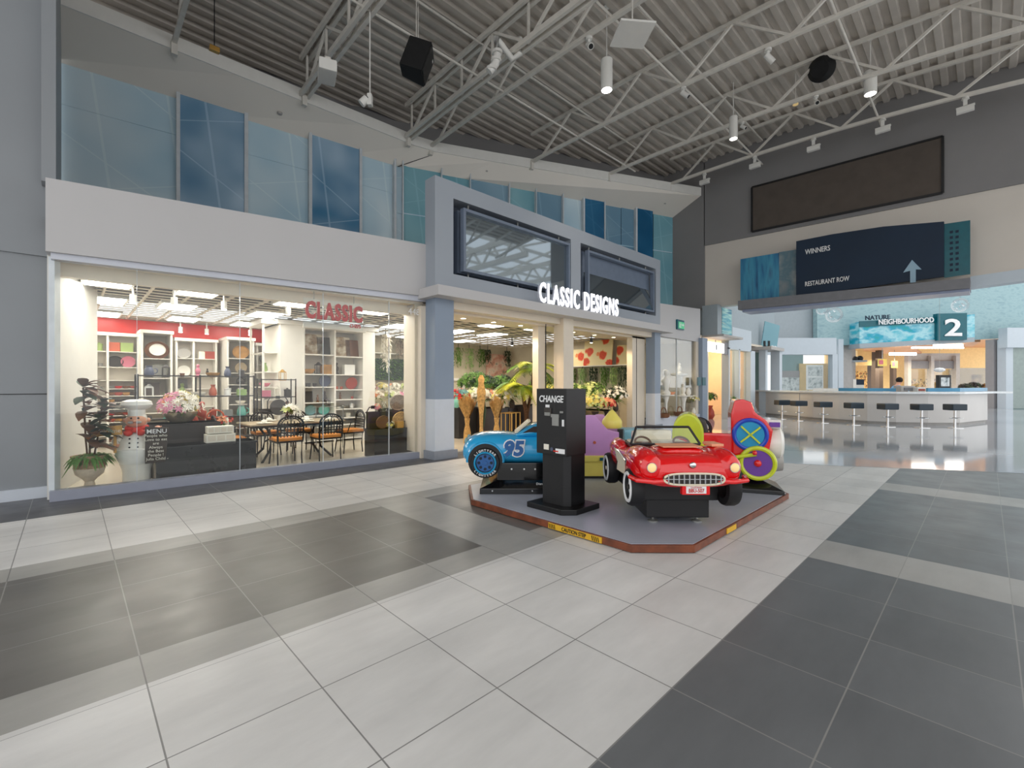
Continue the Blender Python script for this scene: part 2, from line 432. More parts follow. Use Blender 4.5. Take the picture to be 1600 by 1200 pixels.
def gloss_floor():
    m, nt, b, tc = nodes('polished_floor', .06)
    n = nt.nodes.new('ShaderNodeTexVoronoi'); n.inputs['Scale'].default_value = .22; nt.links.new(tc.outputs['Object'], n.inputs['Vector'])
    n.feature = 'F1'
    f = mathn(nt, 'LESS_THAN', n.outputs['Distance'], .42)
    c = mixc(nt, f, S(174, 180, 186), S(158, 165, 172)); nt.links.new(c, b.inputs['Base Color'])
    b.inputs['Roughness'].default_value = .07; b.inputs['Specular IOR Level'].default_value = .8
gloss_floor()
def stripes(name, c1, c2, axis, period, duty=.5, rough=.5, var=0):
    m, nt, b, tc = nodes(name, rough); sp = nt.nodes.new('ShaderNodeSeparateXYZ'); nt.links.new(tc.outputs['Object'], sp.inputs[0])
    f = mathn(nt, 'LESS_THAN', mathn(nt, 'FRACT', mathn(nt, 'DIVIDE', sp.outputs[axis], period)), duty)
    c = mixc(nt, f, c1, c2)
    nt.links.new(c, b.inputs['Base Color']); return m
mk('beige_mural', S(214, 206, 196), .6, var=.03, scale=.7)
def mural(name, cols, scale=(1, 1, 1), kind='noise', rough=.4, tex=2.0, detail=4, contrast=.25):
    m, nt, b, tc = nodes(name, rough); mp = nt.nodes.new('ShaderNodeMapping'); mp.inputs['Scale'].default_value = scale
    nt.links.new(tc.outputs['Object'], mp.inputs[0])
    if kind == 'noise': n = nt.nodes.new('ShaderNodeTexNoise'); n.inputs['Scale'].default_value = tex; n.inputs['Detail'].default_value = detail; out = n.outputs['Fac']
    else: n = nt.nodes.new('ShaderNodeTexVoronoi'); n.inputs['Scale'].default_value = tex; out = n.outputs['Distance']
    nt.links.new(mp.outputs[0], n.inputs['Vector'])
    r = nt.nodes.new('ShaderNodeValToRGB'); nt.links.new(out, r.inputs[0]); e = r.color_ramp.elements
    k = len(cols); lo, hi = (.5-contrast, .5+contrast) if kind == 'noise' else (0, .9)
    e[0].position = lo; e[0].color = (*cols[0], 1); e[1].position = hi; e[1].color = (*cols[-1], 1)
    for i in range(1, k-1): q = e.new(lo+(hi-lo)*i/(k-1)); q.color = (*cols[i], 1)
    nt.links.new(r.outputs[0], b.inputs['Base Color']); return m
mural('teal_texture', [S(134, 166, 174), S(152, 182, 186), S(126, 158, 168)], (1, 1, 2.2), tex=2.5, detail=6)
mural('art_teal', [S(20, 120, 150), S(170, 214, 206), S(60, 160, 180), S(206, 214, 190)], (.4, .4, 4), tex=1.6, detail=2, contrast=.2)
mural('poppies_plain', [S(214, 60, 30), S(226, 96, 50), S(238, 214, 150), S(240, 226, 180)], (1, 1, 1), 'vor', tex=3.2)
mural('grey_abstract', [S(60, 48, 42), S(150, 126, 96), S(206, 196, 176), S(120, 104, 84)], (1, 1, 1), tex=5, detail=5)
mural('floral_print', [S(60, 70, 60), S(236, 214, 196), S(220, 160, 140), S(120, 120, 100)], (1, 1, 1), tex=4)
mural('city_blue', [S(40, 60, 96), S(50, 120, 160), S(70, 150, 180), S(60, 80, 120)], (1, 3, .35), tex=2.2, detail=3)
mural('mountains', [S(20, 160, 150), S(0, 160, 190), S(170, 216, 224), S(60, 180, 200)], (1, .6, 1.6), tex=1.1, detail=4, contrast=.18)
mural('shop_mix', [S(40, 36, 34), S(160, 110, 70), S(230, 190, 120), S(90, 80, 60), S(210, 150, 90)], (1, 1, 1), tex=3.4, detail=3, contrast=.2)
mural('poster', [S(60, 70, 76), S(170, 180, 182), S(222, 226, 226), S(110, 120, 126)], (1, 1, 1), tex=4, detail=3)
mural('photo_grey', [S(150, 150, 148), S(90, 120, 132), S(178, 176, 170)], (1, 1, 1), tex=1.5)
mural('colour_goods', [S(40, 36, 40), S(180, 60, 60), S(220, 200, 180), S(60, 80, 90), S(200, 190, 170)], (1, 1, 1), tex=14, detail=2, contrast=.2)
mural('glare_pane_0', [S(24, 84, 128), S(60, 124, 166), S(160, 184, 210)], (.5, .5, .28), tex=1.0, detail=2, rough=.14, contrast=.22)

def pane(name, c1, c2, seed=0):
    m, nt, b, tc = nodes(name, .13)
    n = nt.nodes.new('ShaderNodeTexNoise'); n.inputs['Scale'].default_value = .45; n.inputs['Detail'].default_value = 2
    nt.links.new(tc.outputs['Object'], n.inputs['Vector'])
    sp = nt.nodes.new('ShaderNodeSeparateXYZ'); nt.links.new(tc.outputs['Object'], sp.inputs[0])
    c = mixc(nt, mathn(nt, 'MULTIPLY_ADD', n.outputs['Fac'], 3.0, -1.0), c1, c2)  # soft noise patches of c2 put sheen into the glass colour
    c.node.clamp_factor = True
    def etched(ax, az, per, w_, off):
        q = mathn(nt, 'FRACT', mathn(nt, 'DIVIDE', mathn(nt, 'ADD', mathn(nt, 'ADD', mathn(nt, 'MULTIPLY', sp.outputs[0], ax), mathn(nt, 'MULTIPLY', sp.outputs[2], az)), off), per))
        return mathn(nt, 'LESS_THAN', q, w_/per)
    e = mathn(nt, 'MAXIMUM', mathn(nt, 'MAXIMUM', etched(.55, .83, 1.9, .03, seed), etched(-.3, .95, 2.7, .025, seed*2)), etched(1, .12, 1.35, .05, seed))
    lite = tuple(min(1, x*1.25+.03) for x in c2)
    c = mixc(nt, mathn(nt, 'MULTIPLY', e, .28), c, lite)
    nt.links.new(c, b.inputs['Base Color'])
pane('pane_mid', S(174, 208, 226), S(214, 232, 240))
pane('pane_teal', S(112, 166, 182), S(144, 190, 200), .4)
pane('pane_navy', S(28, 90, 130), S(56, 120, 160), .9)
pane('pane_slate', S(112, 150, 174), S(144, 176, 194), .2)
pane('glare_pane', S(24, 112, 156), S(190, 214, 232), .6)  # the pale second colour paints glare onto the deep blue glass

def poppies():
    m, nt, b, tc = nodes('poppies', .6)
    nz = nt.nodes.new('ShaderNodeTexNoise'); nz.inputs['Scale'].default_value = 5; nz.inputs['Detail'].default_value = 3; nt.links.new(tc.outputs['Object'], nz.inputs['Vector'])
    vm = nt.nodes.new('ShaderNodeVectorMath'); vm.operation = 'MULTIPLY_ADD'; nt.links.new(nz.outputs['Color'], vm.inputs[0]); vm.inputs[1].default_value = (.22, .22, .22); nt.links.new(tc.outputs['Object'], vm.inputs[2])
    v = nt.nodes.new('ShaderNodeTexVoronoi'); v.inputs['Scale'].default_value = 2.3; nt.links.new(vm.outputs[0], v.inputs['Vector'])
    r = nt.nodes.new('ShaderNodeValToRGB'); e = r.color_ramp.elements; e[0].position = 0; e[0].color = (*S(150, 30, 20), 1); e[1].position = .42; e[1].color = (*S(240, 224, 176), 1)
    for p_, c_ in ((.08, S(222, 80, 40)), (.3, S(214, 70, 44)), (.36, S(240, 150, 90))): q = e.new(p_); q.color = (*c_, 1)
    nt.links.new(v.outputs['Distance'], r.inputs[0]); nt.links.new(r.outputs[0], b.inputs['Base Color'])
poppies()
R = random.Random(7)
# ================================================================ SETTING
gl = [(9.9, 1.75), (11.2, -.41), (12.2, -2.3), (16, -8), (46, -8), (46, 24), (13.95, 24), (13.95, 7.3), (7.6, 7.3), (7.9, 5.6), (9.18, 3.23)]
st('floor', MB().box(-12, 19, -16, 7.9, -.1, 0), 'mall_tiles')
st('floor', MB().box(-12, 3.3, 7.9, 15, -.1, -.001), 'mall_tiles')
st('floor', MB().slab(gl, .001, .006), 'polished_floor')
st('floor', MB().slab([(-.15, 8.1), (5.2, 7.86), (13.6, 7.86), (13.6, 14.2), (-.15, 14.2)], .002, .03), 'shop_floor')
st('floor', MB().slab([(16, -8), (46, -8), (46, 24), (13.95, 24), (13.95, 7.9), (19, 7.9), (19, -8)], -.1, 0), 'polished_floor')

# shop front line (slightly turned from the tile grid)
SA, SB = (-.177, 8.02), (4.96, 7.77)
def SF(px, py, off=0.0):
    n = Vector((-(SB[1]-SA[1]), SB[0]-SA[0])).normalized()*off
    return L(px, py, (SA[0]+n.x, SA[1]+n.y), (SB[0]+n.x, SB[1]+n.y))
p0, p1 = SF(71, 277, -.05), SF(667, 382, -.05); q0, q1 = SF(71, 392, -.05), SF(667, 463, -.05)
st('trim_1', MB().wall(p0, p1, (q0.z, q1.z), (p0.z, p1.z), .5), 'fascia')
h0, h1 = SF(79, 404), SF(668, 472)
st('trim_2', MB().wall(h0, h1, (h0.z, h1.z), (q0.z+.02, q1.z+.02), .15), 'white_metal')
s0, s1 = SF(77, 767), SF(667, 705)
st('trim_3', MB().wall(s0, s1, 0, (.13, .12), .16), 'sill_metal')
# window panes between sill and header
GX = [84, 214, 375, 505, 608, 662]
for i in range(5):
    a, b = SF(GX[i]+.6, 600, .06), SF(GX[i+1]-.6, 600, .06)
    st('window_%d' % (i+1), MB().wall(a, b, .12, h0.z+.06, .012), 'shop_glass')
    if i: st('trim_4', MB().wall(SF(GX[i]-.4, 600, .055), SF(GX[i]+.4, 600, .055), .12, h0.z+.02, .02), 'mullion')
# inner shop header and its side partition
st('ceiling', MB().wall((-.1, 8.35), (5.1, 8.1), 2.86, 3.3, .12), 'ivory')
st('ceiling', MB().wall((-.1, 8.1), (5.1, 7.85), 3.04, 3.1, .3), 'ivory')
st('wall_left', MB().wall((-.16, 8.2), (.34, 10.3), 0, 3.1, .04), 'plaster')
st('wall_left', MB().wall((.34, 10.3), (.3, 14.2), 0, 3.1, .04), 'plaster')
st('trim_5', MB().wall((-.13, 8.1), (-.08, 8.2), .1, 3.05, .06), 'mullion')
# jamb at right end of the window, pale panel
a, b = SF(648, 600, .1), SF(667, 600, .1)
st('trim_6', MB().wall(a, b, .12, 3.08, .45), 'ivory')
# left grey column with skirting and recess
st('wall_left', MB().box(-.62, -.19, 8.45, 8.9, 0, 3.12), 'grey_panel')
st('baseboard_left', MB().box(-.66, -.19, 8.41, 8.95, 0, .14), 'column_pale')
st('trim_7', MB().box(-.621, -.189, 8.443, 8.5, 1.325, 1.335), 'black')
st('wall_left', MB().box(-6, -.19, 8.42, 8.75, 3.1, 9.6), 'grey_panel')
st('wall_left', MB().box(-.25, -.12, 8.2, 13.9, 4.0, 9.6), 'grey_panel')
st('wall_left', MB().box(-4, -.62, 10.3, 10.5, 0, 3.2), 'plaster')
st('baseboard_left', MB().box(-4, -.62, 10.27, 10.3, 0, .14), 'ivory')
st('ceiling', MB().box(-6, -.2, 8.46, 10.5, 3.12, 3.2), 'plaster')
# interior back and side walls, floor slab over the shop
st('wall_back', MB().box(.2, 13.7, 14.1, 14.3, 0, 3.1), 'cream_wall')
st('wall_back', MB().box(.2, 5.2, 14.03, 14.1, 2.62, 2.98), 'red_wall')
st('wall_right', MB().box(13.5, 13.7, 8.2, 14.1, 0, 3.1), 'cream_wall')
st('ceiling', MB().box(-.2, 13.8, 8.2, 14.3, 3.45, 3.6), 'plenum')
st('ceiling', MB().box(-.2, 13.8, 8.5, 14.3, 3.95, 4.0), 'fascia')
# open grid ceiling: main bars and slats
g = MB()
for i in range(24): g.box(.4+i*.56, .43+i*.56, 8.5, 14.1, 2.99, 3.03)
st('ceiling', g, 'ivory')
g = MB()
for i in range(19): g.box(.3, 13.5, 8.6+i*.3, 8.68+i*.3, 3.005, 3.015)
st('ceiling', g, 'slat_cream')

# ---------------- portal of the middle shop front
PY0 = 7.4
g = MB().wall((5.08, PY0), (13.87, PY0), 3.3, 5.5, .32)
def frame(mb, x0, x1, z0, z1, holes, y, t):
    xs = sorted({x0, x1, *[h[0] for h in holes], *[h[1] for h in holes]}); zs = sorted({z0, z1, *[h[2] for h in holes], *[h[3] for h in holes]})
    for i in range(len(xs)-1):
        for k in range(len(zs)-1):
            cx, cz = (xs[i]+xs[i+1])/2, (zs[k]+zs[k+1])/2
            if any(h[0] < cx < h[1] and h[2] < cz < h[3] for h in holes): continue
            mb.box(xs[i], xs[i+1], y, y+t, zs[k], zs[k+1])
    return mb
st('trim_8', frame(MB(), 5.08, 13.87, 3.3, 5.5, [(5.52, 9.24, 3.66, 5.17), (9.65, 13.58, 3.66, 5.17)], PY0, .34), 'portal_blue')
st('trim_9', MB().box(5.3, 13.7, PY0+.33, PY0+.37, 3.5, 5.3), 'portal_dark')
st('trim_10', MB().box(4.93, 14.15, 7.08, 7.8, 3.13, 3.32), 'fascia')
st('trim_11', MB().box(5.3, 13.7, 7.5, 7.95, 2.98, 3.13), 'ivory')
st('ceiling', MB().box(5.3, 13.7, 7.75, 8.5, 2.93, 3.0), 'ivory')
st('wall_front', MB().box(4.9, 13.9, 7.95, 8.2, 3.0, 4.0), 'fascia')
for i, (x0, x1) in enumerate([(5.08, 5.53), (8.95, 9.35), (13.52, 13.88)]):
    g = 'column_blue' if i != 1 else 'ivory'
    st('wall_front', MB().box(x0, x1, 7.4, 7.72, 1.16, 3.14), g)
    st('trim_12', MB().box(x0-.005, x1+.005, 7.395, 7.725, .15, 1.165), 'column_pale' if i != 1 else 'ivory')
    st('baseboard_front', MB().box(x0-.05, x1+.06, 7.35, 7.74, 0, .16), 'skirting')
# inner jambs
for x0, x1, y0 in ((8.5, 8.75, 7.85), (12.75, 13.5, 7.75), (4.97, 5.3, 7.72)):
    st('trim_13', MB().box(x0, x1, y0, y0+.2, 0, 3.0), 'ivory')
st('trim_14', MB().box(12.98, 13.0, 7.74, 7.76, 0, 3.0), 'black')
st('trim_14', MB().box(8.66, 8.68, 7.74, 7.76, 0, 3.0), 'black')

# ---------------- right of the portal: lintel, display window
a, b = onY(1030, 472, 7.5), onY(1091, 484, 7.5)
st('trim_15', MB().wall((13.9, 7.5), (17.1, 7.5), 3.05, (4.13, 4.3), .3), 'fascia')
st('window_6', MB().wall((13.9, 7.55), (16.75, 7.55), .36, 3.05, .012), 'shop_glass')
st('trim_4', MB().box(15.3, 15.32, 7.54, 7.57, .36, 3.05), 'mullion')
st('trim_16', MB().box(13.85, 17.0, 7.45, 7.75, 0, .36), 'white_metal')
st('trim_17', MB().box(16.75, 16.95, 7.5, 7.7, .36, 3.05), 'ivory')
st('wall_front', MB().box(16.95, 17.4, 7.35, 7.8, 0, 3.2), 'column_blue')
st('wall_back', MB().box(13.7, 18, 9.6, 9.8, 0, 3.1), 'cream_wall')
st('wall_right', MB().box(17.0, 17.2, 7.8, 9.6, 0, 3.1), 'cream_wall')
st('floor', MB().box(13.7, 17, 7.76, 9.6, .30, .36), 'black_gloss')
st('ceiling', MB().box(13.7, 17.1, 7.76, 9.6, 3.05, 3.12), 'ivory')

# ---------------- upper glazing on a bent line, soffit above it
K0, K1, K2 = (-.4, 14.02), (7.56, 13.15), (18.2, 9.15)
def GL(px, py, off=0):
    seg = (K0, K1) if px < 620 else (K1, K2)
    n = Vector((-(seg[1][1]-seg[0][1]), seg[1][0]-seg[0][0])).normalized()*off
    return L(px, py, (seg[0][0]+n.x, seg[0][1]+n.y), (seg[1][0]+n.x, seg[1][1]+n.y))
panes = [(82, 277, 'pane_mid', 0), (280, 384, 'glare_pane', -.12), (386, 484, 'pane_mid', 0), (487, 563, 'glare_pane', -.12), (565, 617, 'pane_mid', 0),
         (618.5, 629, 'pane_mid', 0), (631, 690, 'pane_teal', -.03), (691, 735, 'pane_teal', 0), (736, 796, 'pane_slate', -.03), (797, 838, 'pane_teal', 0),
         (839, 880, 'pane_slate', -.03), (881, 912, 'pane_mid', 0), (914, 945, 'pane_navy', -.12), (946, 970, 'pane_slate', 0), (971, 994, 'pane_slate', -.02), (996, 1020, 'pane_navy', -.12), (1021, 1052, 'pane_teal', 0)]
for i, (x0, x1, mt, off) in enumerate(panes):
    st('window_%d' % (10+i), MB().wall(GL(x0, 300, off), GL(x1, 300, off), 3.6, 8.6, .03), mt)
for x, w_ in ((278.5, 3), (385, 3), (485.5, 2.4), (564, 2), (617.8, 1.6), (630, 1), (690.5, .8), (735.5, .6), (796.5, .8), (838.5, .6), (880.5, .8), (913, 1.2), (945.5, .8), (995, 1.2)):
    st('trim_18', MB().wall(GL(x-w_, 300, -.16), GL(x+w_, 300, -.16), 3.6, 8.6, .2), 'mullion')
for z in (7.55,):
    st('trim_19', MB().wall(GL(82, 300, -.02), GL(617, 300, -.02), z, z+.035, .04).wall(GL(621, 300, -.04), GL(1050, 300, -.04), z-.6, z-.57, .04), 'pane_mid')
st('wall_back', MB().wall((-.4, 14.4), (7.6, 13.5), 3.6, 11, .2).wall((7.6, 13.5), (18.3, 9.5), 3.6, 11, .2), 'end_wall')
# soffit: sloping underside with an upstand edge
inner = [(-5, 14.45), K0, K1, K2]
outer = [(-5, 13.0), (-.4, 12.8), (3.0, 12.72), (6.2, 12.62), (7.9, 12.56), (8.6, 12.42), (10.4, 11.6), (18.17, 7.95)]
inn2 = [(-5, 14.45), (-.4, 14.02), (3.0, 13.65), (6.2, 13.3), (7.3, 13.17), (7.7, 13.1), (9.4, 12.46), (18.2, 9.15)]
vs = []; fs = []
for (ix, iy), (ox, oy) in zip(inn2, outer): vs += [(ix, iy, 8.45), (ox, oy, 9.0), (ox, oy, 9.3), (ix, iy, 9.3)]
for i in range(len(outer)-1):
    for k in range(4): fs.append((i*4+k, i*4+(k+1) % 4, (i+1)*4+(k+1) % 4, (i+1)*4+k))
fs += [(3, 2, 1, 0), tuple(range(len(vs)-4, len(vs)))]
st('ceiling', MB().add(vs, fs), 'soffit')
g = MB()
for i in range(len(outer)-1):
    g.wall((outer[i][0], outer[i][1]), (outer[i+1][0], outer[i+1][1]), 9.0, 9.32, -.03)
st('trim_20', g, 'soffit_edge')
st('trim_21', MB().tube((7.58, 13.12, 8.44), (8.62, 12.44, 8.985), .012), 'black')

# ---------------- end wall across the mall
EX = 18.2
st('wall_end', MB().wall((EX, 14), onX(1101, 400, EX), 4.5, 10.6, .5), 'end_wall')
t0, t1 = onX(1100, 384, EX), onX(1640, 278, EX)
st('wall_end', MB().wall(t0, t1, (t0.z, t1.z), 10.6, .5), 'end_wall')
e0, e1 = onX(1100, 481, EX+.05), onX(1640, 424, EX+.05)
st('wall_end', MB().wall(e0, e1, (e0.z, e1.z), 7.4, .4), 'beige_mural')
b0 = [onX(*q, EX-.06) for q in ((1175, 362), (1473, 301), (1473, 213), (1175, 293))]
t = thing('blank_banner_board', 'long dark brown blank board high on the grey end wall', 'board', (0, 0, 0))
MB().add([(p.x, p.y, p.z) for p in b0]+[(p.x+.1, p.y, p.z) for p in b0], [(0, 1, 2, 3), (7, 6, 5, 4), (0, 4, 5, 1), (1, 5, 6, 2), (2, 6, 7, 3), (3, 7, 4, 0)]).build('panel', 'brown_board', t)
g = MB()
for i in range(4): g.beam(b0[i], b0[(i+1) % 4], .06, .06)
g.build('frame', 'black', t)

# ---------------- roof: arched deck on open web joists, skylight bay behind the viewer
def arch(y): return 9.32-.009*(y-6)**2 if y < 6 else 9.32-.004*(y-6)**2
vs = []; fs = []; n = 0; y = 14.6; k = 0
while y > -4.0:
    hi = k % 2 == 0
    for yy in (y, y-.13):
        z = arch(yy)+(1.08 if hi else 1.0); vs += [(-6, yy, z), (18.7, yy, z)]
    y -= .165; k += 1
for i in range(0, len(vs)-2, 2): fs.append((i, i+1, i+3, i+2))
st('ceiling', MB().add(vs, fs), 'deck')
def joist(x, y0, y1, big=False, ph=0, dep=.95):
    j = thing('roof_joist', '', 'roof joist', (x, y0, arch(y0)))
    ys = [y0+(y1-y0)*i/14 for i in range(15)]; w_ = .13 if big else .09
    for nm, dz in (('bottom_chord', 0), ('top_chord', dep)):
        g = MB()
        for i in range(14):
            if big:
                for dx in (-.09, .09): g.beam((x+dx, ys[i], arch(ys[i])+dz), (x+dx, ys[i+1], arch(ys[i+1])+dz), .08, .12)
            else: g.beam((x, ys[i], arch(ys[i])+dz), (x, ys[i+1], arch(ys[i+1])+dz), w_, w_)
        g.build(nm, 'steel', j, world=True)
    step = 1.25; y = y0-ph; k = 0
    while y-step > y1:
        a = (x, y, arch(y)+(0 if k % 2 == 0 else dep)); b = (x, y-step, arch(y-step)+(dep if k % 2 == 0 else 0))
        MB().beam(a, b, .06, .06).build('diagonal', 'steel', j, world=True)
        if big: MB().beam((x, y, arch(y)), (x, y, arch(y)+dep), .05, .05).build('vertical', 'steel', j, world=True)
        y -= step; k += 1
    MB().beam((x, y0, arch(y0)-.28), (x, y0, arch(y0)), .12, .12).build('seat_post', 'steel', j, world=True)
    return j
edge = lambda x: 12.8 if x < 0 else (12.8-.03*x if x < 8 else 12.6-(x-8.3)*.46)
jl = [(1.7, False, 'far left roof joist, mostly behind the curved soffit'), (4.5, True, 'heavy double roof truss meeting the soffit left of the pendant camera'),
      (7.6, True, 'heavy double roof truss landing at the bend of the soffit'), (8.4, False, 'roof joist just right of the truss at the soffit bend'),
      (11.6, False, 'roof joist landing on the soffit above the left billboard'), (14.4, False, 'roof joist landing on the soffit above the right billboard'),
      (16.9, False, 'last roof joist in front of the dark end wall, carrying the floodlights')]
for x, big, lab in jl:
    j = joist(x, edge(x)-.05, -4.0, big, ph=.2 if big else .5); j['label'] = lab; j['group'] = 'roof joists'
# bridging rods between the joists
for i, (y, dz) in enumerate([(9.0, .02), (9.0, .9), (5.6, .04), (5.6, .9), (2.2, .04), (-1.2, .04)]):
    x1 = 17.9 if y < 8.8 else 15
    MB().tube((1.5, y, arch(y)+dz), (x1, y, arch(y)+dz), .028).build('bridging_rod', 'steel', label=['lower bridging rod nearest the soffit', 'upper bridging rod nearest the soffit', 'lower bridging rod across the middle of the roof', 'upper bridging rod across the middle of the roof', 'bridging rod above the cylinder pendants', 'bridging rod farthest from the shop fronts'][i], cat='rod', group='bridging rods')
# skylight bay: lattice beams under the open sky light (seen in the billboard glass)
for i, x in enumerate((2, 8, 14, 20, 26)):
    t = thing('skylight_truss', 'skylight truss %s, mirrored in the billboard glass' % ['at the far left', 'second from the left', 'in the middle', 'second from the right', 'at the far right'][i], 'truss', (x, -4, 9))
    t['group'] = 'skylight trusses'
    MB().beam((x, -4.6, 9.4), (x, -22, 9.4), .28, .3).beam((x, -4.6, 10.6), (x, -22, 10.6), .28, .3).build('chord', 'steel', t, world=True)
    g = MB()
    for k in range(9): g.beam((x, -4.8-2*k, 9.4), (x, -5.8-2*k, 10.6), .12, .12).beam((x, -5.8-2*k, 10.6), (x, -6.8-2*k, 9.4), .12, .12)
    g.build('web', 'steel', t, world=True)
g = MB()
for k in range(7): g.beam((-2, -5.5-2.6*k, 11.1), (34, -5.5-2.6*k, 11.1), .14, .2)
for k in range(7): g.beam((0+5*k, -5, 11.3), (4+5*k, -21, 11.3), .12, .12).beam((4+5*k, -5, 11.3), (0+5*k, -21, 11.3), .12, .12)
st('ceiling', g, 'steel')

# ---------------- mall beyond the end wall
st('wall_front', MB().box(19.86, 22.5, 7.5, 7.8, 2.95, 3.9), 'white_bulk')           # white lintel box of next shop
st('window_30', MB().box(19.98, 21.0, 7.7, 7.72, .1, 2.95), 'shop_glass')
st('window_31', MB().box(21.12, 22.4, 7.7, 7.72, .1, 2.95), 'shop_glass')
for x0, x1 in ((19.86, 19.98), (21.0, 21.12), (22.4, 23.0)): st('trim_22', MB().box(x0, x1, 7.5, 7.8, 0, 3.0), 'white_bulk')
st('wall_back', MB().box(17.3, 26, 10.5, 10.7, 0, 3.3), 'warm_wall')
st('wall_right', MB().box(22.6, 22.7, 7.8, 10.5, 0, 3.3), 'peach')
st('ceiling', MB().box(17.4, 26, 7.8, 10.6, 3.3, 3.4), 'ivory')
st('wall_right', MB().box(26, 26.1, 8.3, 10.6, 0, 3.3), 'seafoam')
st('wall_front', MB().box(18.75, 27.5, 8.0, 8.3, 3.4, 9.5), 'pale_grey')
st('trim_23', MB().box(18.3, 18.55, 7.8, 8.0, 0, 3.0).box(18.8, 19.0, 8.2, 8.4, 0, 3.0), 'ivory')
# second tenant corner with ledge
st('trim_24', MB().box(23.6, 25.6, 7.0, 8.2, 3.1, 3.25), 'gallery_grey')
st('wall_front', MB().box(23.8, 24.1, 7.3, 7.6, 0, 3.1).box(25.2, 25.6, 7.1, 7.5, 0, 3.1), 'white_bulk')
# facing shop across the far hall, perpendicular to the view
def face(px0, px1, d): return D(px0, 600, d), D(px1, 600, d)
a, b = face(1203, 1307, 27)
z = lambda py, d: H-(py-Y0)*d/F
st('trim_25', MB().wall(b, a, z(554, 27), z(528, 27), -.5), 'white_bulk')
a, b = face(1213, 1301, 27.2); st('window_32', MB().wall(b, a, .1, z(553, 27.2), -.02), 'shop_glass')
a, b = face(1301, 1309, 27); st('trim_25', MB().wall(b, a, 0, z(553, 27), -.4), 'white_bulk')
a, b = face(1205, 1255, 29.6); st('wall_back', MB().wall(b, a, 0, 3.6, -.1), 'seafoam')
a, b = face(1250, 1305, 29.4); st('wall_back', MB().wall(b, a, 0, 2.8, -.1), 'warm_wall')
# tall textured bulkhead with an opening beneath
a, b = face(1000, 1277, 28.5); st('wall_back', MB().wall(b, a, z(540, 28.5), 10, -.3), 'pale_grey')
a, b = face(1277, 1720, 28); st('wall_back', MB().wall(b, a, (z(522, 28), z(541, 28)), 10, -.4), 'teal_texture')
a, b = face(1308, 1331, 28.4); st('wall_back', MB().wall(b, a, 0, z(538, 28.4), -.3), 'gallery_grey')
for px0, px1, d, mt in ((1553, 1571, 27.6, 'taupe'), (1572, 1583, 27, 'white_bulk'), (1310, 1318, 27.8, 'white_bulk')):
    a, b = face(px0, px1, d); st('trim_26', MB().wall(b, a, 0, z(530, d), -.5), mt)
a, b = face(1574, 1680, 26.8); st('trim_27', MB().wall(b, a, z(543, 26.8), z(512, 26.8), -.5), 'white_bulk')
a, b = face(1583, 1680, 27); st('window_33', MB().wall(b, a, .05, z(543, 27), -.03), 'pane_grey')
st('wall_back', MB().wall(*face(1583, 1680, 29)[::-1], 0, 4, -.1), 'seafoam')
# deep hall behind: ceiling panels, warm shop fronts
a, b = face(1290, 1590, 44); st('wall_back', MB().wall(b, a, 0, 6, -.2), 'warm_wall')
d0 = [D(1300, 600, 29), D(1590, 600, 29), D(1590, 600, 44), D(1300, 600, 44)]
st('ceiling', MB().slab([(p.x, p.y) for p in d0], 5.0, 5.1), 'wood_ceiling')
d1 = [D(1345, 600, 31), D(1420, 600, 31), D(1440, 600, 40), D(1352, 600, 40)]
st('ceiling', MB().slab([(p.x, p.y) for p in d1], 4.15, 4.3), 'wood_ceiling')
d1 = [D(1420, 600, 30), D(1532, 600, 29.5), D(1520, 600, 33), D(1425, 600, 33)]
st('ceiling', MB().slab([(p.x, p.y) for p in d1], 4.2, 4.35), 'wood_ceiling')
for k, (px0, px1, py0, py1, d) in enumerate([(1391, 1432, 551, 555, 32), (1426, 1506, 542, 544.5, 30), (1460, 1505, 538, 541, 31)]):
    a, b = face(px0, px1, d)
    MB().wall(b, a, z(py1, d), z(py0, d), -.1).build('ceiling_light_strip', 'lamp', label=['short glowing light strip left of the far hall ceiling', 'long glowing light strip under the far wood ceiling', 'upper glowing light strip in the far wood ceiling'][k], cat='light', group='far hall light strips')
for k, (px0, px1, mt, d, zt) in enumerate([(1322, 1327, 'pillar_brown', 33, 4.6), (1361, 1369, 'pillar_brown', 38, 4.4), (1374, 1380, 'pillar_brown', 36, 4.2), (1396, 1401, 'pillar_brown', 40, 3.2), (1330, 1337, 'gallery_grey', 32, 4.6)]):
    a, b = face(px0, px1, d); st('trim_28', MB().wall(b, a, 0, zt, -.4), mt)
a, b = face(1340, 1362, 37); st('wall_back', MB().wall(b, a, 3.0, 4.2, -.2), 'warm_wall')
# grey gallery front with two dark transom panels
a, b = face(1419, 1500, 40); st('trim_29', MB().wall(b, a, z(576, 40), z(552, 40), -.4), 'gallery_grey')
for k, (px0, px1) in enumerate(((1424, 1454), (1460, 1493))):
    a, b = face(px0, px1, 39.8); st('trim_30', MB().wall(b, a, z(576, 39.8), z(564, 39.8), -.1), 'ledge_grey')
for px0, px1 in ((1419, 1424), (1455, 1460), (1494, 1500)):
    a, b = face(px0, px1, 39.6); st('trim_31', MB().wall(b, a, 0, z(556, 39.6), -.4), 'gallery_grey')
st('window_34', MB().wall(*face(1424, 1494, 40.2)[::-1], .1, z(577, 40.2), -.05), 'clear_glass')
st('window_35', MB().wall(*face(1500, 1552, 39.9)[::-1], .1, z(575, 39.9), -.05), 'clear_glass')
area('hall_cove_light', D(1450, 560, 36), 6, 700, (1, .86, .62), (0, 0, 0), 6)
area('hall_cove_light', D(1350, 575, 36), 3, 250, (1, .86, .62), (0, 0, 0), 3)
point('next_shop_light', (20.5, 9.2, 2.6), 120, (1, .85, .6), .2)
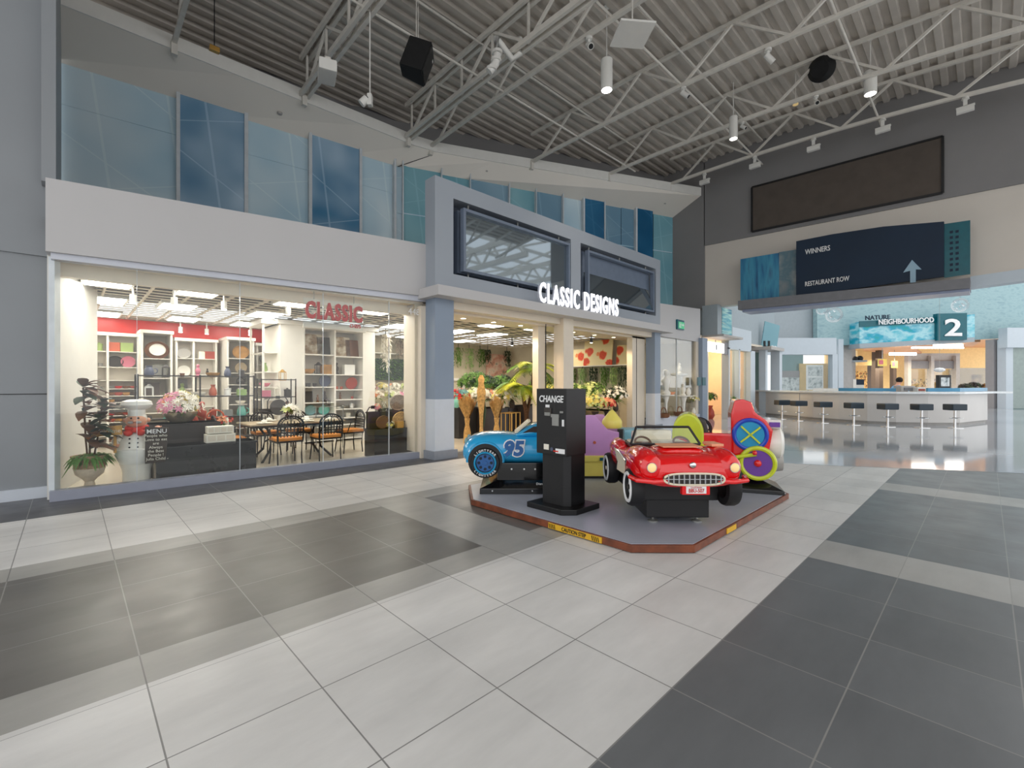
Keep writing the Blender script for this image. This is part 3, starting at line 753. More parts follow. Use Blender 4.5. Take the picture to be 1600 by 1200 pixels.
# ================================================================ KIDDIE RIDE ISLAND
PT = .075
pl = [(3.47, 4.30), (3.47, 2.12), (3.86, 1.74), (6.55, 1.74), (6.86, 2.02), (6.86, 4.6), (6.5, 4.95), (3.95, 4.95)]
t = thing('ride_platform', 'low grey platform with brown wooden edge under the coin rides', 'platform', (5, 3.3, 0))
MB().slab(pl, 0.008, PT-.004).build('wood_edge', 'wood_edge', t, world=True, bevel=.004)
cx, cy = 5.1, 3.3
MB().slab([(cx+(x-cx)*.985, cy+(y-cy)*.985) for x, y in pl], PT-.01, PT).build('deck', 'platform_top', t, world=True)
# caution label on the left face: x = 3.47 plane, reads from the viewer's side
tp = MB().box(3.462, 3.47, 2.42, 3.06, .012, .066)
s_ = tp.build('caution_label', 'caution', t, world=True)
o = text('CAUTION STEP', 'lettering', 'black', s_, (0, 0, 0), .052, depth=.001, bold=.0008, sx=.82)
o.matrix_basis = Matrix.Translation((3.459-5, 2.74-3.3, .038)) @ Matrix.Rotation(-PI/2, 4, 'Z') @ Matrix.Rotation(PI/2, 4, 'X') @ Matrix.Diagonal((.82, 1, 1, 1))
g = MB()
for y0 in (2.99, 2.47):
    for k in range(4): g.beam((3.459, y0+.022*k-.02, .018), (3.459, y0+.022*k-.01, .06), .009, .003)
g.build('hazard_bars', 'black', s_, world=False) if False else g.build('hazard_bars', 'black', t, world=True)
MB().box(4.55, 4.78, 1.733, 1.741, .014, .064).build('front_label', 'caution', t, world=True)

# ---------------- change machine
t = thing('change_machine', 'black change machine on a pedestal at the front of the ride platform', 'change machine', (3.96, 3.3, PT))
MB().slab([(-.25, -.2), (-.13, -.31), (.28, -.31), (.28, .2), (.17, .3), (-.25, .3)], 0, .06).build('base_plate', 'black_metal', t, bevel=.008)
MB().slab([(-.13, -.13), (-.07, -.19), (.17, -.19), (.17, .17), (-.13, .17)], .06, .62).build('pedestal', 'black', t, bevel=.004)
c = MB().box(-.17, .17, -.205, .225, .61, 1.33).build('cabinet', 'black', t, bevel=.006)
def onface(o, par, x, y, z, s, sx=1):
    o.matrix_basis = Matrix.Translation((x, y, z)) @ Matrix.Rotation(-PI/2, 4, 'Z') @ Matrix.Rotation(PI/2, 4, 'X') @ Matrix.Diagonal((sx, 1, 1, 1))
o = text('CHANGE', 'sign_lettering', 'text_white', t, (0, 0, 0), .1, depth=.002, bold=.0025, shear=.12); onface(o, t, -.175, .01, 1.215, 1, .84)
MB().box(-.180, -.17, .0, .105, 1.03, 1.12).build('bill_window', 'dark_ware', t)
MB().box(-.186, -.17, .012, .092, 1.035, 1.07).build('bill_slot', 'pewter', t)
MB().box(-.178, -.17, .03, .085, 1.125, 1.155).build('price_sticker', 'text_white', t)
MB().box(-.185, -.17, -.11, .0, 1.02, 1.055).box(-.18, -.17, -.105, -.012, .93, 1.02).build('coin_tray', 'pewter', t)
MB().box(-.178, -.17, -.165, -.12, 1.07, 1.09).build('slot_plate', 'pewter', t)
MB().box(-.178, -.17, -.175, -.15, .93, 1.0).build('instruction_sticker', 'text_white', t)
MB().box(-.178, -.17, .04, .11, .66, .72).build('info_sticker', 'linen', t)
o = MB().box(-.178, -.17, -.185, -.06, .635, .685).build('brand_sticker', 'text_white', t)
MB().tube((-.179, -.005, .672), (-.17, -.005, .672), .02, seg=16).build('round_sticker', 'slate_blue', t)
MB().box(-.179, -.17, -.1, -.03, .648, .662).build('red_stripe', 'scarf_red', t)
MB().tube((.171, .05, 1.0), (.18, .05, 1.0), .018, seg=16).build('lock', 'pewter', t)

# ---------------- shared wheel builder (axis along local Y)
def wheel(par, c, r, wd, side, tire='rubber', hub='chrome', name='wheel', wall=None, spokes=0, hubr=.62, letters=None):
    t_ = MB()
    prof = [(r*.6, -wd/2), (r*.94, -wd/2), (r, -wd*.28), (r, wd*.28), (r*.94, wd/2), (r*.6, wd/2)]
    for i in range(len(prof)-1): pass
    vs = []; seg = 32; fs = []; n = len(prof)
    for rr, h in prof:
        for k in range(seg): a = 2*PI*k/seg; vs.append((c[0]+rr*math.cos(a), c[1]+h, c[2]+rr*math.sin(a)))
    for j in range(n): 
        jn = (j+1) % n
        fs += [(j*seg+i, j*seg+(i+1) % seg, jn*seg+(i+1) % seg, jn*seg+i) for i in range(seg)]
    o = t_.add(vs, fs).build(name, tire, par, smooth=True)
    y = c[1]+side*wd*.30
    MB().disc((c[0], c[1]+side*wd*.1, c[2]), r*hubr, wd*.5, 'Y', 28).build('rim', hub, o, smooth=True)
    MB().disc((c[0], c[1]+side*wd*.40, c[2]), r*.14, wd*.2, 'Y', 16).build('hub_cap', hub, o, smooth=True)
    if wall: MB().torus((c[0], c[1]+side*wd*.47, c[2]), r*.74, r*.1, 'Y', 32, 6).build('whitewall', wall, o, smooth=True)
    if spokes:
        g = MB()
        for k in range(spokes):
            a = 2*PI*k/spokes
            g.disc((c[0]+math.cos(a)*r*.42, c[1]+side*wd*.36, c[2]+math.sin(a)*r*.42), r*.1, wd*.06, 'Y', 10)
        g.build('rim_holes', 'navy', o)
    return o
def sect(x, hw, zb, zt, n=2.6, k=20, crown=0):
    pts = []
    zc = (zb+zt)/2; hh = (zt-zb)/2
    for i in range(k):
        a = 2*PI*i/k; ca, sa = math.cos(a), math.sin(a)
        y = hw*math.copysign(abs(ca)**(2/n), ca); z_ = zc+hh*math.copysign(abs(sa)**(2/n), sa)
        pts.append((x, y, z_))
    return pts
# ---------------- blue racing car ride: local +X is the nose
RZB = math.atan2(-RY, -RX)                      # nose points to the viewer's left
c0 = D(818, 700, 6.15)
t = thing('blue_car_ride', 'bright blue racing car coin ride with number 95 on its door', 'coin ride', (c0.x, c0.y, PT), RZB)
secs = [sect(.80, .24, .42, .56), sect(.76, .33, .38, .66), sect(.66, .38, .36, .73), sect(.45, .40, .35, .765), sect(.2, .39, .35, .75), sect(0, .385, .345, .73),
        sect(-.25, .385, .345, .735), sect(-.45, .40, .35, .76), sect(-.65, .39, .37, .78), sect(-.76, .33, .42, .77), sect(-.8, .22, .5, .74)]
MB().loft(secs).build('body', 'car_blue', t, smooth=True, sub=1)
# front arch swell and cabin
MB().loft([sect(.14, .26, .70, .72), sect(.02, .28, .68, .80), sect(-.14, .28, .66, .885), sect(-.36, .27, .66, .89), sect(-.55, .25, .68, .83), sect(-.68, .2, .7, .77)]).build('cabin', 'car_blue', t, smooth=True, sub=1)
MB().add([(.12, -.22, .745), (.12, .22, .745), (-.06, .2, .90), (-.06, -.2, .90), (.09, -.21, .745), (.09, .21, .745), (-.09, .19, .9), (-.09, -.19, .9)], [(0, 1, 2, 3), (7, 6, 5, 4), (0, 3, 7, 4), (1, 5, 6, 2), (3, 2, 6, 7), (0, 4, 5, 1)]).build('windshield', 'cream', t)
for s in (-1, 1):
    MB().add([(.02, s*.262, .755), (-.12, s*.288, .84), (-.36, s*.282, .845), (-.5, s*.27, .775)]+[(.02, s*.272, .755), (-.12, s*.296, .84), (-.36, s*.292, .845), (-.5, s*.28, .775)], [(0, 1, 2, 3), (7, 6, 5, 4), (0, 4, 5, 1), (1, 5, 6, 2), (2, 6, 7, 3)]).build('side_window', 'slate', t)
for x in (.49, -.5):
    for s in (-1, 1):
        MB().torus((x, s*.375, .42), .215, .03, 'Y', 28, 6, a0=-.1, a1=PI+.1).build('wheel_arch', 'car_blue', t, smooth=True)
        MB().disc((x, s*.36, .42), .215, .10, 'Y', 28).build('wheel_well', 'black', t)
        wo = wheel(t, (x, s*.39, .40), .185, .12, s, hub='car_blue_dark', spokes=8, hubr=.66)
        MB().torus((x, s*.46, .40), .13, .012, 'Y', 28, 6).build('rim_ring', 'azure', wo, smooth=True)
        if s > 0 and x > 0:
            for k, ch in enumerate('LIGHTYEAR'):
                a = PI*.5-(k-4)*.22
                q = text(ch, 'tyre_letter', 'text_white', wo, (x-.157*math.cos(a)*-1, s*.455, .40+.157*math.sin(a)), .04, depth=.002, bold=.001)
                q.matrix_basis = Matrix.Translation((x-.157*math.cos(a), s*.453, .40+.157*math.sin(a))) @ Matrix.Rotation(PI, 4, 'Z') @ Matrix.Rotation(PI/2, 4, 'X') @ Matrix.Rotation(a-PI/2, 4, 'Z')
                q = text(ch, 'tyre_letter', 'text_white', wo, (0, 0, 0), .04, depth=.002, bold=.001)
                a2 = -PI*.5+(k-4)*.22
                q.matrix_basis = Matrix.Translation((x-.157*math.cos(a2), s*.453, .40+.157*math.sin(a2))) @ Matrix.Rotation(PI, 4, 'Z') @ Matrix.Rotation(PI/2, 4, 'X') @ Matrix.Rotation(a2+PI/2, 4, 'Z')
q = text('95', 'door_number', 'car_blue_dark', t, (0, 0, 0), .25, depth=.004, bold=.012, shear=.15)
q.matrix_basis = Matrix.Translation((.14, .398, .565)) @ Matrix.Rotation(PI, 4, 'Z') @ Matrix.Rotation(PI/2, 4, 'X')
q = text('95', 'number_outline', 'text_white', t, (0, 0, 0), .25, depth=.003, bold=.026, shear=.15)
q.matrix_basis = Matrix.Translation((.14, .392, .565)) @ Matrix.Rotation(PI, 4, 'Z') @ Matrix.Rotation(PI/2, 4, 'X')
for s in (-1, 1): MB().ball((.745, s*.19, .64), .05, sx=.6).build('headlamp', 'seafoam', t, smooth=True)
MB().box(.77, .80, -.16, .16, .47, .52).build('grille', 'black', t, bevel=.01)
MB().box(-.5, .34, -.3, .3, .14, .375).build('base_box', 'black_gloss', t, bevel=.01)
MB().add([(.56, -.36, 0), (.56, .40, 0), (-.62, .40, 0), (-.62, -.36, 0), (.56, -.36, .07), (.56, .40, .07), (-.62, .40, .07), (-.62, -.36, .07), (.34, -.3, .16), (.34, .3, .16), (-.5, .3, .16), (-.5, -.3, .16)],
    [(3, 2, 1, 0), (0, 1, 5, 4), (1, 2, 6, 5), (2, 3, 7, 6), (3, 0, 4, 7), (4, 5, 9, 8), (5, 6, 10, 9), (6, 7, 11, 10), (7, 4, 8, 11), (8, 9, 10, 11)]).build('foot_plate', 'black_gloss', t, bevel=.006)
for x in (.16, .0, -.14): MB().disc((x, .305, .3), .011, .02, 'Y', 10).build('bolt', 'chrome', t)
for x in (.4, -.1): MB().disc((x, .405, .045), .009, .02, 'Y', 10).build('bolt', 'chrome', t)
q = text('Disney PIXAR', 'base_lettering', 'text_white', t, (0, 0, 0), .045, depth=.001)
q.matrix_basis = Matrix.Translation((-.28, .352, .12)) @ Matrix.Rotation(PI, 4, 'Z') @ Matrix.Rotation(math.radians(48), 4, 'X')

# ---------------- red convertible ride: nose toward the viewer
c0 = D(1037, 740, 4.95); RZC = math.atan2(-FY, -FX)
t = thing('red_convertible_ride', 'red 1950s convertible coin ride with white-walled wheels and oval grille', 'coin ride', (c0.x, c0.y, PT), RZC)
hwf = .50
secs = [sect(.80, .36, .45, .62, 3), sect(.76, .46, .43, .69, 3), sect(.66, .50, .42, .73, 3), sect(.45, .51, .41, .745, 3), sect(.2, .50, .40, .735, 3.2), sect(0, .485, .40, .715, 3.2),
        sect(-.25, .475, .40, .70, 3.2), sect(-.45, .48, .40, .705, 3.2), sect(-.65, .46, .42, .70, 3), sect(-.78, .38, .45, .66, 3)]
MB().loft(secs).build('body', 'car_red', t, smooth=True, sub=1)
for s in (-1, 1):
    MB().loft([sect(.79, .05, .55, .64, 2), sect(.76, .10, .5, .73, 2), sect(.6, .12, .5, .775, 2), sect(.3, .11, .5, .765, 2), sect(0, .07, .52, .72, 2)]).at() 
    g = MB(); g.m = Matrix.Translation((0, s*.36, 0)); g.loft([sect(.80, .05, .53, .65, 2), sect(.77, .11, .48, .735, 2), sect(.6, .13, .48, .785, 2), sect(.3, .12, .5, .77, 2), sect(0, .07, .52, .72, 2)]).build('fender', 'car_red', t, smooth=True, sub=1)
    g = MB(); g.m = Matrix.Translation((0, s*.37, 0)); g.loft([sect(-.2, .06, .55, .70, 2), sect(-.4, .10, .5, .755, 2), sect(-.65, .09, .5, .74, 2), sect(-.8, .04, .56, .66, 2)]).build('fender', 'car_red', t, smooth=True, sub=1)
    MB().disc((.80, s*.375, .625), .046, .03, 'X', 20).build('headlamp_bezel', 'chrome', t)
    MB().ball((.81, s*.375, .625), .042, sx=.5).build('headlamp', 'amber_lamp', t, smooth=True)
    # cream cove on the flank with a red outline
    MB().prism([(.30, .47), (.34, .60), (.1, .655), (-.12, .66), (.02, .55), (-.02, .46)], s*.49, s*.502).build('side_cove', 'cream', t)
    MB().path([(.36, s*.50, .47), (.38, s*.505, .62), (.1, s*.503, .67), (-.15, s*.495, .675), (0, s*.50, .55), (-.04, s*.50, .455)], .008).build('cove_trim', 'chrome', t, smooth=True)
    MB().path([(.80, s*.2, .505), (.83, s*.36, .50), (.78, s*.5, .505), (.66, s*.535, .515)], .022, 8).build('bumper', 'car_red', t, smooth=True)
# oval chrome grille
g = MB(); pts = []
for i in range(28):
    a = 2*PI*i/28; pts.append((.27*math.copysign(abs(math.cos(a))**.6, math.cos(a)), .525+.052*math.copysign(abs(math.sin(a))**.8, math.sin(a))))
g.m = Matrix.Rotation(PI/2, 4, 'Z'); g.prism(pts, -.825, -.79).build('grille', 'dark_ware', t)
g = MB()
for k in range(11): g.beam((.835, -.235+.047*k, .485), (.835, -.235+.047*k, .568), .022, .012)
g.beam((.842, -.26, .527), (.842, .26, .527), .012, .008); g.build('grille_teeth', 'chrome', t)
g = MB(); g.path([(.835, p[0], p[1]) for p in pts+pts[:1]], .010, 6).build('grille_surround', 'cream', t, smooth=True)
MB().ball((.80, 0, .645), .032, sx=.5, sz=.9).build('hood_badge', 'chrome', t, smooth=True)
MB().box(.78, .835, -.11, .14, .385, .475).build('plate_holder', 'car_red', t, bevel=.008)
p_ = MB().box(.835, .84, -.075, .105, .398, .462).build('license_plate', 'text_white', t)
q = text('BBU-507', 'plate_number', 'sign_red', t, (0, 0, 0), .048, depth=.001, bold=.0008); q.matrix_basis = Matrix.Translation((.842, .015, .423)) @ Matrix.Rotation(PI/2, 4, 'Z') @ Matrix.Rotation(PI/2, 4, 'X') @ Matrix.Diagonal((.8, 1, 1, 1))
q = text('CALIFORNIA', 'plate_state', 'sign_red', t, (0, 0, 0), .018, depth=.001); q.matrix_basis = Matrix.Translation((.842, .015, .452)) @ Matrix.Rotation(PI/2, 4, 'Z') @ Matrix.Rotation(PI/2, 4, 'X')
# hood scoop, windscreen, cockpit
MB().loft([sect(.58, .20, .70, .75), sect(.5, .23, .70, .775), sect(.2, .22, .70, .765), sect(.12, .2, .69, .74)]).build('hood_scoop', 'car_red', t, smooth=True, sub=1)
MB().box(.30, .56, -.19, .19, .772, .782).build('hood_decal', 'petal_peach', t, bevel=.004)
wp = [(.06, -.37, .74), (-.04, -.285, .915), (-.04, .285, .915), (.06, .37, .74)]
g = MB()
for i in range(3): g.tube(wp[i], wp[i+1], .013, seg=8)
g.tube(wp[3], wp[0], .012); g.build('windscreen_frame', 'black', t, smooth=True)
MB().add([wp[0], wp[1], wp[2], wp[3]], [(0, 1, 2, 3)]).build('windscreen', 'windscreen', t)
MB().box(-.5, .02, -.34, .34, .69, .722).build('cockpit', 'dark_ware', t, bevel=.01)
MB().box(-.50, -.36, -.20, .22, .69, .85).build('seat_back', 'cream', t, bevel=.05)
MB().box(-.4, -.1, -.30, .30, .70, .745).build('seat', 'cream', t, bevel=.02)
MB().box(-.62, -.48, -.2, .2, .70, .83).build('rear_seat', 'ivory_gloss', t, bevel=.05)
for s in (-1, 1):
    w_ = MB(); w_.m = Matrix.Translation((-.05, s*.21, .745)) @ Matrix.Rotation(-.9, 4, 'Y'); w_.torus((0, 0, 0), .085, .012, 'X', 24, 6).box(-.005, .005, -.08, .08, -.008, .008).build('steering_wheel', 'brown', t, smooth=True)
for x in (.5, -.52):
    for s in (-1, 1): wheel(t, (x, s*.455, .385), .18, .12, s, hub='chrome', wall='text_white')
q = MB().box(.28, .5, .30, .42, .772, .80).build('side_decal', 'petal_peach', t, bevel=.01)
MB().box(-.5, .46, -.38, .38, .24, .44).build('base_box', 'black', t, bevel=.012)
MB().box(-.44, .42, -.31, .31, .06, .25).build('lower_box', 'black', t, bevel=.012)
for x in (.33, -.38):
    for s in (-1, 1): MB().lathe([(.05, 0), (.05, .012), (.02, .02), (.012, .03), (.012, .08)], (x, s*.22, 0), 14).build('levelling_foot', 'pewter', t, smooth=True)
MB().box(.0, .07, -.275, -.27, .1, .2).build('coin_label', 'text_white', t)

# ---------------- red train ride with lime wheels
c0 = D(1137, 700, 6.18); RZT = math.atan2(RY*.93-FY*.36, RX*.93-FX*.36)
t = thing('train_ride', 'red toy locomotive coin ride with lime and purple wheels at the platform corner', 'coin ride', (c0.x, c0.y, PT), RZT)
# local +X runs to the engine's front (viewer's right), -Y faces the viewer
MB().box(-.40, .10, -.26, .26, .44, .74).build('body', 'car_red', t, bevel=.03)
MB().prism([(.02, .48), (.02, 1.0), (.06, 1.17), (.16, 1.19), (.26, 1.15), (.30, 1.02), (.42, .93), (.50, .80), (.46, .55), (.34, .44), (.14, .40)], -.27, .27).build('cab', 'car_red', t, bevel=.03)
MB().prism([(.17, 1.17), (.20, 1.05), (.28, 1.0), (.36, 1.0), (.30, 1.12)], -.16, .16).build('clear_hood', 'clear_glass', t)
MB().box(-.56, .0, -.19, .19, .42, .5).build('seat', 'brown', t, bevel=.02)
for y in (-.285, .285):
    w_ = MB().torus((.24, y, .74), .185, .028, 'Y', 32, 8).build('round_window', 'royal_blue', t, smooth=True)
    MB().disc((.24, y, .74), .17, .02, 'Y', 32).build('window_disc', 'azure', w_)
    g = MB()
    for a in (.72, -.78): g.beam((.24-.15*math.cos(a), y+(-.02 if y < 0 else .02), .74-.15*math.sin(a)), (.24+.15*math.cos(a), y+(-.02 if y < 0 else .02), .74+.15*math.sin(a)), .025, .02)
    g.build('cross_bars', 'lime', w_)
    o = MB().torus((.32, y*1.1, .385), .19, .03, 'Y', 32, 8).build('drive_wheel', 'lime', t, smooth=True)
    MB().disc((.32, y*1.08, .385), .175, .03, 'Y', 32).build('wheel_disc', 'purple', o)
    MB().ball((.32, y*1.16, .385), .045, sy=.7).build('hub_cap', 'car_red', o, smooth=True)
    o = MB().torus((-.19, y*1.1, .385), .10, .026, 'Y', 28, 8).build('small_wheel', 'lime', t, smooth=True)
    MB().disc((-.19, y*1.08, .385), .09, .03, 'Y', 28).build('wheel_disc', 'brown', o)
    s = -1 if y < 0 else 1
    MB().path([(.30, y+s*.06, .50), (.1, y+s*.06, .46), (-.05, y+s*.06, .42), (-.19, y+s*.06, .45), (-.34, y+s*.06, .43), (-.45, y+s*.06, .37)], .024, 8).build('coupling_rod', 'lime', t, smooth=True)
    MB().ball((.28, y+s*.08, .52), .03).build('rod_knob', 'car_red', t, smooth=True)
# lime arch at the rear with a spoked ring
g = MB(); n = 18; vs = []
for i in range(n+1):
    a = PI*i/n; x_ = -.17*math.cos(a)*1.0; z_ = .62+.30*math.sin(a)
    for y in (-.24, .10): pass
pts = [(-.70, .36)]+[(-.50-.20*math.cos(PI*k/12), .72+.27*math.sin(PI*k/12)) for k in range(13)]+[(-.30, .36)]
MB().prism(pts, -.27, .22).build('rear_arch', 'lime', t, bevel=.03)
g = MB(); g.m = Matrix.Translation((-.40, -.03, .72)) @ Matrix.Rotation(.25, 4, 'Y'); g.lathe([(.20, 0), (.22, .0), (.22, .14), (.17, .14)], (0, 0, 0), 24, .55, 1)
MB().prism([(-.42, .52), (-.42, .80), (-.38, .93), (-.28, .9), (-.24, .74), (-.24, .52)], -.2, .17).build('arch_lining', 'dark_ware', t, bevel=.03)
g = MB().torus((-.36, -.0, .76), .15, .02, 'Y', 24, 6)
for k in range(3): a = PI*k/3; g.beam((-.36-.14*math.cos(a), 0, .76-.14*math.sin(a)), (-.36+.14*math.cos(a), 0, .76+.14*math.sin(a)), .02, .02)
g.build('steering_wheel', 'black', t, smooth=True)
MB().box(-.66, -.52, -.2, .22, .5, .78).build('rear_step', 'ivory_gloss', t, bevel=.04)
# pale boiler front with printed stripes
MB().m; g = MB(); g.m = Matrix.Translation((.5, 0, .62)) @ Matrix.Rotation(PI/2, 4, 'Y'); g.lathe([(.2, -.06), (.22, 0), (.22, .1), (.17, .14)], (0, 0, 0), 24).build('boiler_front', 'ivory_gloss', t, smooth=True)
MB().box(.40, .60, -.22, .24, .82, .93).build('front_panel', 'ivory_gloss', t, bevel=.02)
g = MB(); g.m = Matrix.Translation((.54, 0, .38)) @ Matrix.Rotation(PI/2, 4, 'Y'); g.lathe([(.12, -.1), (.14, 0), (.12, .1)], (0, 0, 0), 20).build('buffer', 'gallery_grey', t, smooth=True)
MB().box(.46, .58, -.24, -.225, .84, .9).build('printed_badge', 'purple', t)
MB().box(-.24, .36, -.2, .2, .15, .46).build('base_box', 'black_gloss', t, bevel=.012)
MB().add([(.62, -.30, 0), (.62, .30, 0), (-.45, .30, 0), (-.45, -.30, 0), (.62, -.30, .05), (.62, .30, .05), (-.45, .30, .05), (-.45, -.30, .05), (.36, -.2, .17), (.36, .2, .17), (-.24, .2, .17), (-.24, -.2, .17)],
    [(3, 2, 1, 0), (0, 1, 5, 4), (1, 2, 6, 5), (2, 3, 7, 6), (3, 0, 4, 7), (4, 5, 9, 8), (5, 6, 10, 9), (6, 7, 11, 10), (7, 4, 8, 11), (8, 9, 10, 11)]).build('foot_plate', 'black_gloss', t, bevel=.006)
q = text('Disney', 'base_lettering', 'text_white', t, (0, 0, 0), .06, depth=.001)
q.matrix_basis = Matrix.Translation((-.1, -.262, .1)) @ Matrix.Rotation(math.radians(50), 4, 'X')

# ---------------- pink and yellow carousel-style ride behind the change machine
c0 = D(950, 700, 7.0)
t = thing('pink_seat_ride', 'pink and yellow coin ride with rounded seat shells behind the change machine', 'coin ride', (c0.x, c0.y, PT), TH-PI/2)
MB().box(-.52, .32, -.30, .42, .03, .33).build('yellow_base', 'ride_yellow', t, bevel=.04)
MB().box(-.50, .30, -.28, .40, .0, .04).build('foot_rail', 'black', t)
MB().box(-.56, .35, -.33, .44, .25, .34).build('base_rim', 'ride_yellow', t, bevel=.02)
def shell(y0, y1, mt, nm, dx=0, h=.93, w0=-.46, w1=.10):
    pts = [(w0+dx, .33), (w0+dx, h-.12)]
    for k in range(9): a = PI-PI*.5*k/8; pts.append((w0+.12+dx+.12*math.cos(a), h-.12+.12*math.sin(a)))
    pts += [(w0+.2+dx, h), (w1-.16+dx, h-.22), (w1+dx, h-.25), (w1+dx, .33)]
    return MB().prism(pts, y0, y1).build(nm, mt, t, bevel=.02)
shell(-.30, -.22, 'ride_pink', 'near_seat_shell'); shell(.30, .38, 'ride_pink', 'far_seat_shell', dx=.25, h=.90)
MB().box(-.42, .0, -.22, .30, .40, .5).build('seat', 'ride_yellow', t, bevel=.03)
MB().box(.22, .55, -.1, .3, .33, .70).build('sky_block', 'ride_sky', t, bevel=.04)
MB().box(.10, .17, -.25, -.18, .33, .72).build('dark_post', 'black', t, bevel=.01)
MB().lathe([(.135, 0), (.15, .02), (.15, .10), (.135, .13), (.05, .24), (.02, .27), (.001, .275)], (.05, -.05, .72), 24).build('yellow_canopy', 'ride_yellow', t, smooth=True)
MB().box(-.19, -.09, -.345, -.335, .27, .315).build('teal_badge', 'teal_sign', t)
MB().disc((-.26, -.305, .53), .022, .01, 'Y', 14).build('flower_decal', 'orange_ware', t)

# ================================================================ OVERHEAD THINGS
def pend(px, py0, py1, d, w_, lab, lit=True, group='cylinder pendants'):
    p = D(px, py0, d); q = D(px, py1, d)
    t = thing('cylinder_pendant', lab, 'light', (p.x, p.y, p.z), 0, group)
    r = w_/2*d/F; h = p.z-q.z
    MB().lathe([(r, -h), (r, 0), (r*.9, .01)], (0, 0, 0), 24).build('shade', 'white_paint', t, smooth=True)
    MB().lathe([(r*.86, -h-.004), (r*.86, -h+.01)], (0, 0, 0), 24).build('lens', 'lamp', t)
    top = arch(p.y)+1.06
    MB().tube((0, 0, 0), (0, 0, max(.12, top-p.z)), .012).build('stem', 'white_paint', t)
    MB().lathe([(r*.55, 0), (r*.45, .05)], (0, 0, max(.12, top-p.z)-.05), 16).build('canopy', 'white_paint', t, smooth=True)
    spot('pendant_beam', (p.x, p.y, q.z-.05), 120, (1, .9, .78), 1.2)
pend(948, 94, 141, 10.8, 18, 'white cylinder pendant with lit opening, nearest the viewer')
pend(1146, 183, 217, 13.45, 12, 'small white cylinder pendant between two joists, beside a track spot')
pend(1360, 112, 147, 11.6, 17, 'white cylinder pendant with bright lens in front of the end wall')
def trackspot(px, py, JX, lab, s=1, yaw=0):
    p = onX(px, py, JX); p.z = arch(p.y)-.045-.19*s; t = thing('track_spotlight', lab, 'spotlight', (p.x, p.y, p.z), yaw, 'white track spotlights')
    MB().lathe([(.07*s, .12*s), (.07*s, .17*s), (.03*s, .19*s)], (0, 0, 0), 16).build('mount', 'white_paint', t, smooth=True)
    MB().tube((0, 0, .15*s), (0, 0, -.02*s), .028*s).build('arm', 'white_paint', t, smooth=True)
    MB().tube((.05*s, 0, .05*s), (-.12*s, 0, -.10*s), .055*s, .062*s, 16).build('barrel', 'white_paint', t, smooth=True)
    MB().tube((-.12*s, 0, -.10*s), (-.124*s, 0, -.104*s), .048*s, seg=14).build('lens', 'black', t)
for px, py, d, lab, s, yw in [(920, 88, 8.4, 'white track spotlight hanging left of the nearest cylinder pendant', 1.1, 1), (1068, 150, 11.6, 'white track spotlight in the middle of the roof', 1, 2),
        (1200, 92, 11.6, 'white track spotlight near the top right of the nearest joist', 1.1, 2.5), (1160, 190, 14.4, 'white track spotlight right beside the small cylinder pendant', .8, 1.5),
        (1275, 150, 14.4, 'white track spotlight left of the pendant by the end wall', .9, .5)]: trackspot(px, py, d, lab, s, yw)
# pendant spotlight on a long rod
p = D(578, 155, 9.6); t = thing('rod_spotlight', 'white spotlight on a long thin rod hanging before the blue glazing', 'spotlight', (p.x, p.y, p.z), TH)
MB().tube((0, 0, .05), (0, 0, arch(p.y)+1.05-p.z), .014).build('rod', 'white_paint', t)
MB().box(-.06, .06, -.045, .045, -.14, .1).build('gear_box', 'white_paint', t, bevel=.012)
MB().tube((-.02, .06, .0), (-.04, .17, -.12), .078, .082, 20).build('barrel', 'white_paint', t, smooth=True)
MB().tube((-.015, .05, .012), (-.018, .058, .004), .06, seg=18).build('back_cap', 'black', t)
# floodlights under the last joist
for i, (px, py, d, lab) in enumerate([(1098, 264, 16.6, 'smallest white floodlight, farthest along the end wall'), (1177, 233, 14.9, 'white floodlight above the left end of the blank board'), (1269, 201, 13.6, 'third white floodlight from the shop front, under the last joist'),
        (1378, 172, 12.5, 'white floodlight above the right half of the blank board'), (1508, 145, 11.3, 'largest white floodlight at the far right')]):
    p = onX(px, py, 16.75); p.x = 16.9; p.z = arch(p.y)-.045-.27; t = thing('floodlight', lab, 'floodlight', (p.x, p.y, p.z), PI/2, 'white floodlights along the last joist')
    s = .2
    MB().box(-s*.85, s*.85, -.06, .06, -.13, .02).build('housing', 'white_paint', t, bevel=.01)
    MB().box(-s*.9, s*.9, -.09, .0, .02, .05).build('hood', 'white_paint', t, bevel=.01)
    MB().box(-.04, .04, -.03, .03, .04, .22).lathe([(.08, .2), (.06, .27)], (0, 0, 0), 12).build('bracket', 'white_paint', t)
# loudspeakers
p = D(652, 95, 10.4); t = thing('hanging_loudspeaker', 'big black box loudspeaker hung in front of the roof trusses', 'loudspeaker', (p.x, p.y, p.z), .9)
g = MB(); g.m = Matrix.Rotation(.35, 4, 'X'); 
g.add([(-.30, -.25, -.34), (.30, -.25, -.34), (.22, .27, -.34), (-.22, .27, -.34), (-.30, -.25, .34), (.30, -.25, .34), (.22, .27, .34), (-.22, .27, .34)], [(3, 2, 1, 0), (4, 5, 6, 7), (0, 1, 5, 4), (1, 2, 6, 5), (2, 3, 7, 6), (3, 0, 4, 7)]).build('cabinet', 'speaker_black', t, bevel=.02)
g = MB(); g.m = Matrix.Rotation(.35, 4, 'X'); g.box(-.27, .27, -.27, -.25, -.31, .31).build('grille', 'black', t)
g = MB(); g.m = Matrix.Rotation(.35, 4, 'X'); g.box(.12, .2, -.275, -.268, .2, .25).build('badge', 'white_paint', t)
HZ = arch(p.y)+1.05-p.z; MB().tube((-.2, 0, .3), (-.2, 0, HZ), .012).tube((.2, 0, .3), (.2, 0, HZ), .012).build('hanger', 'steel', t)
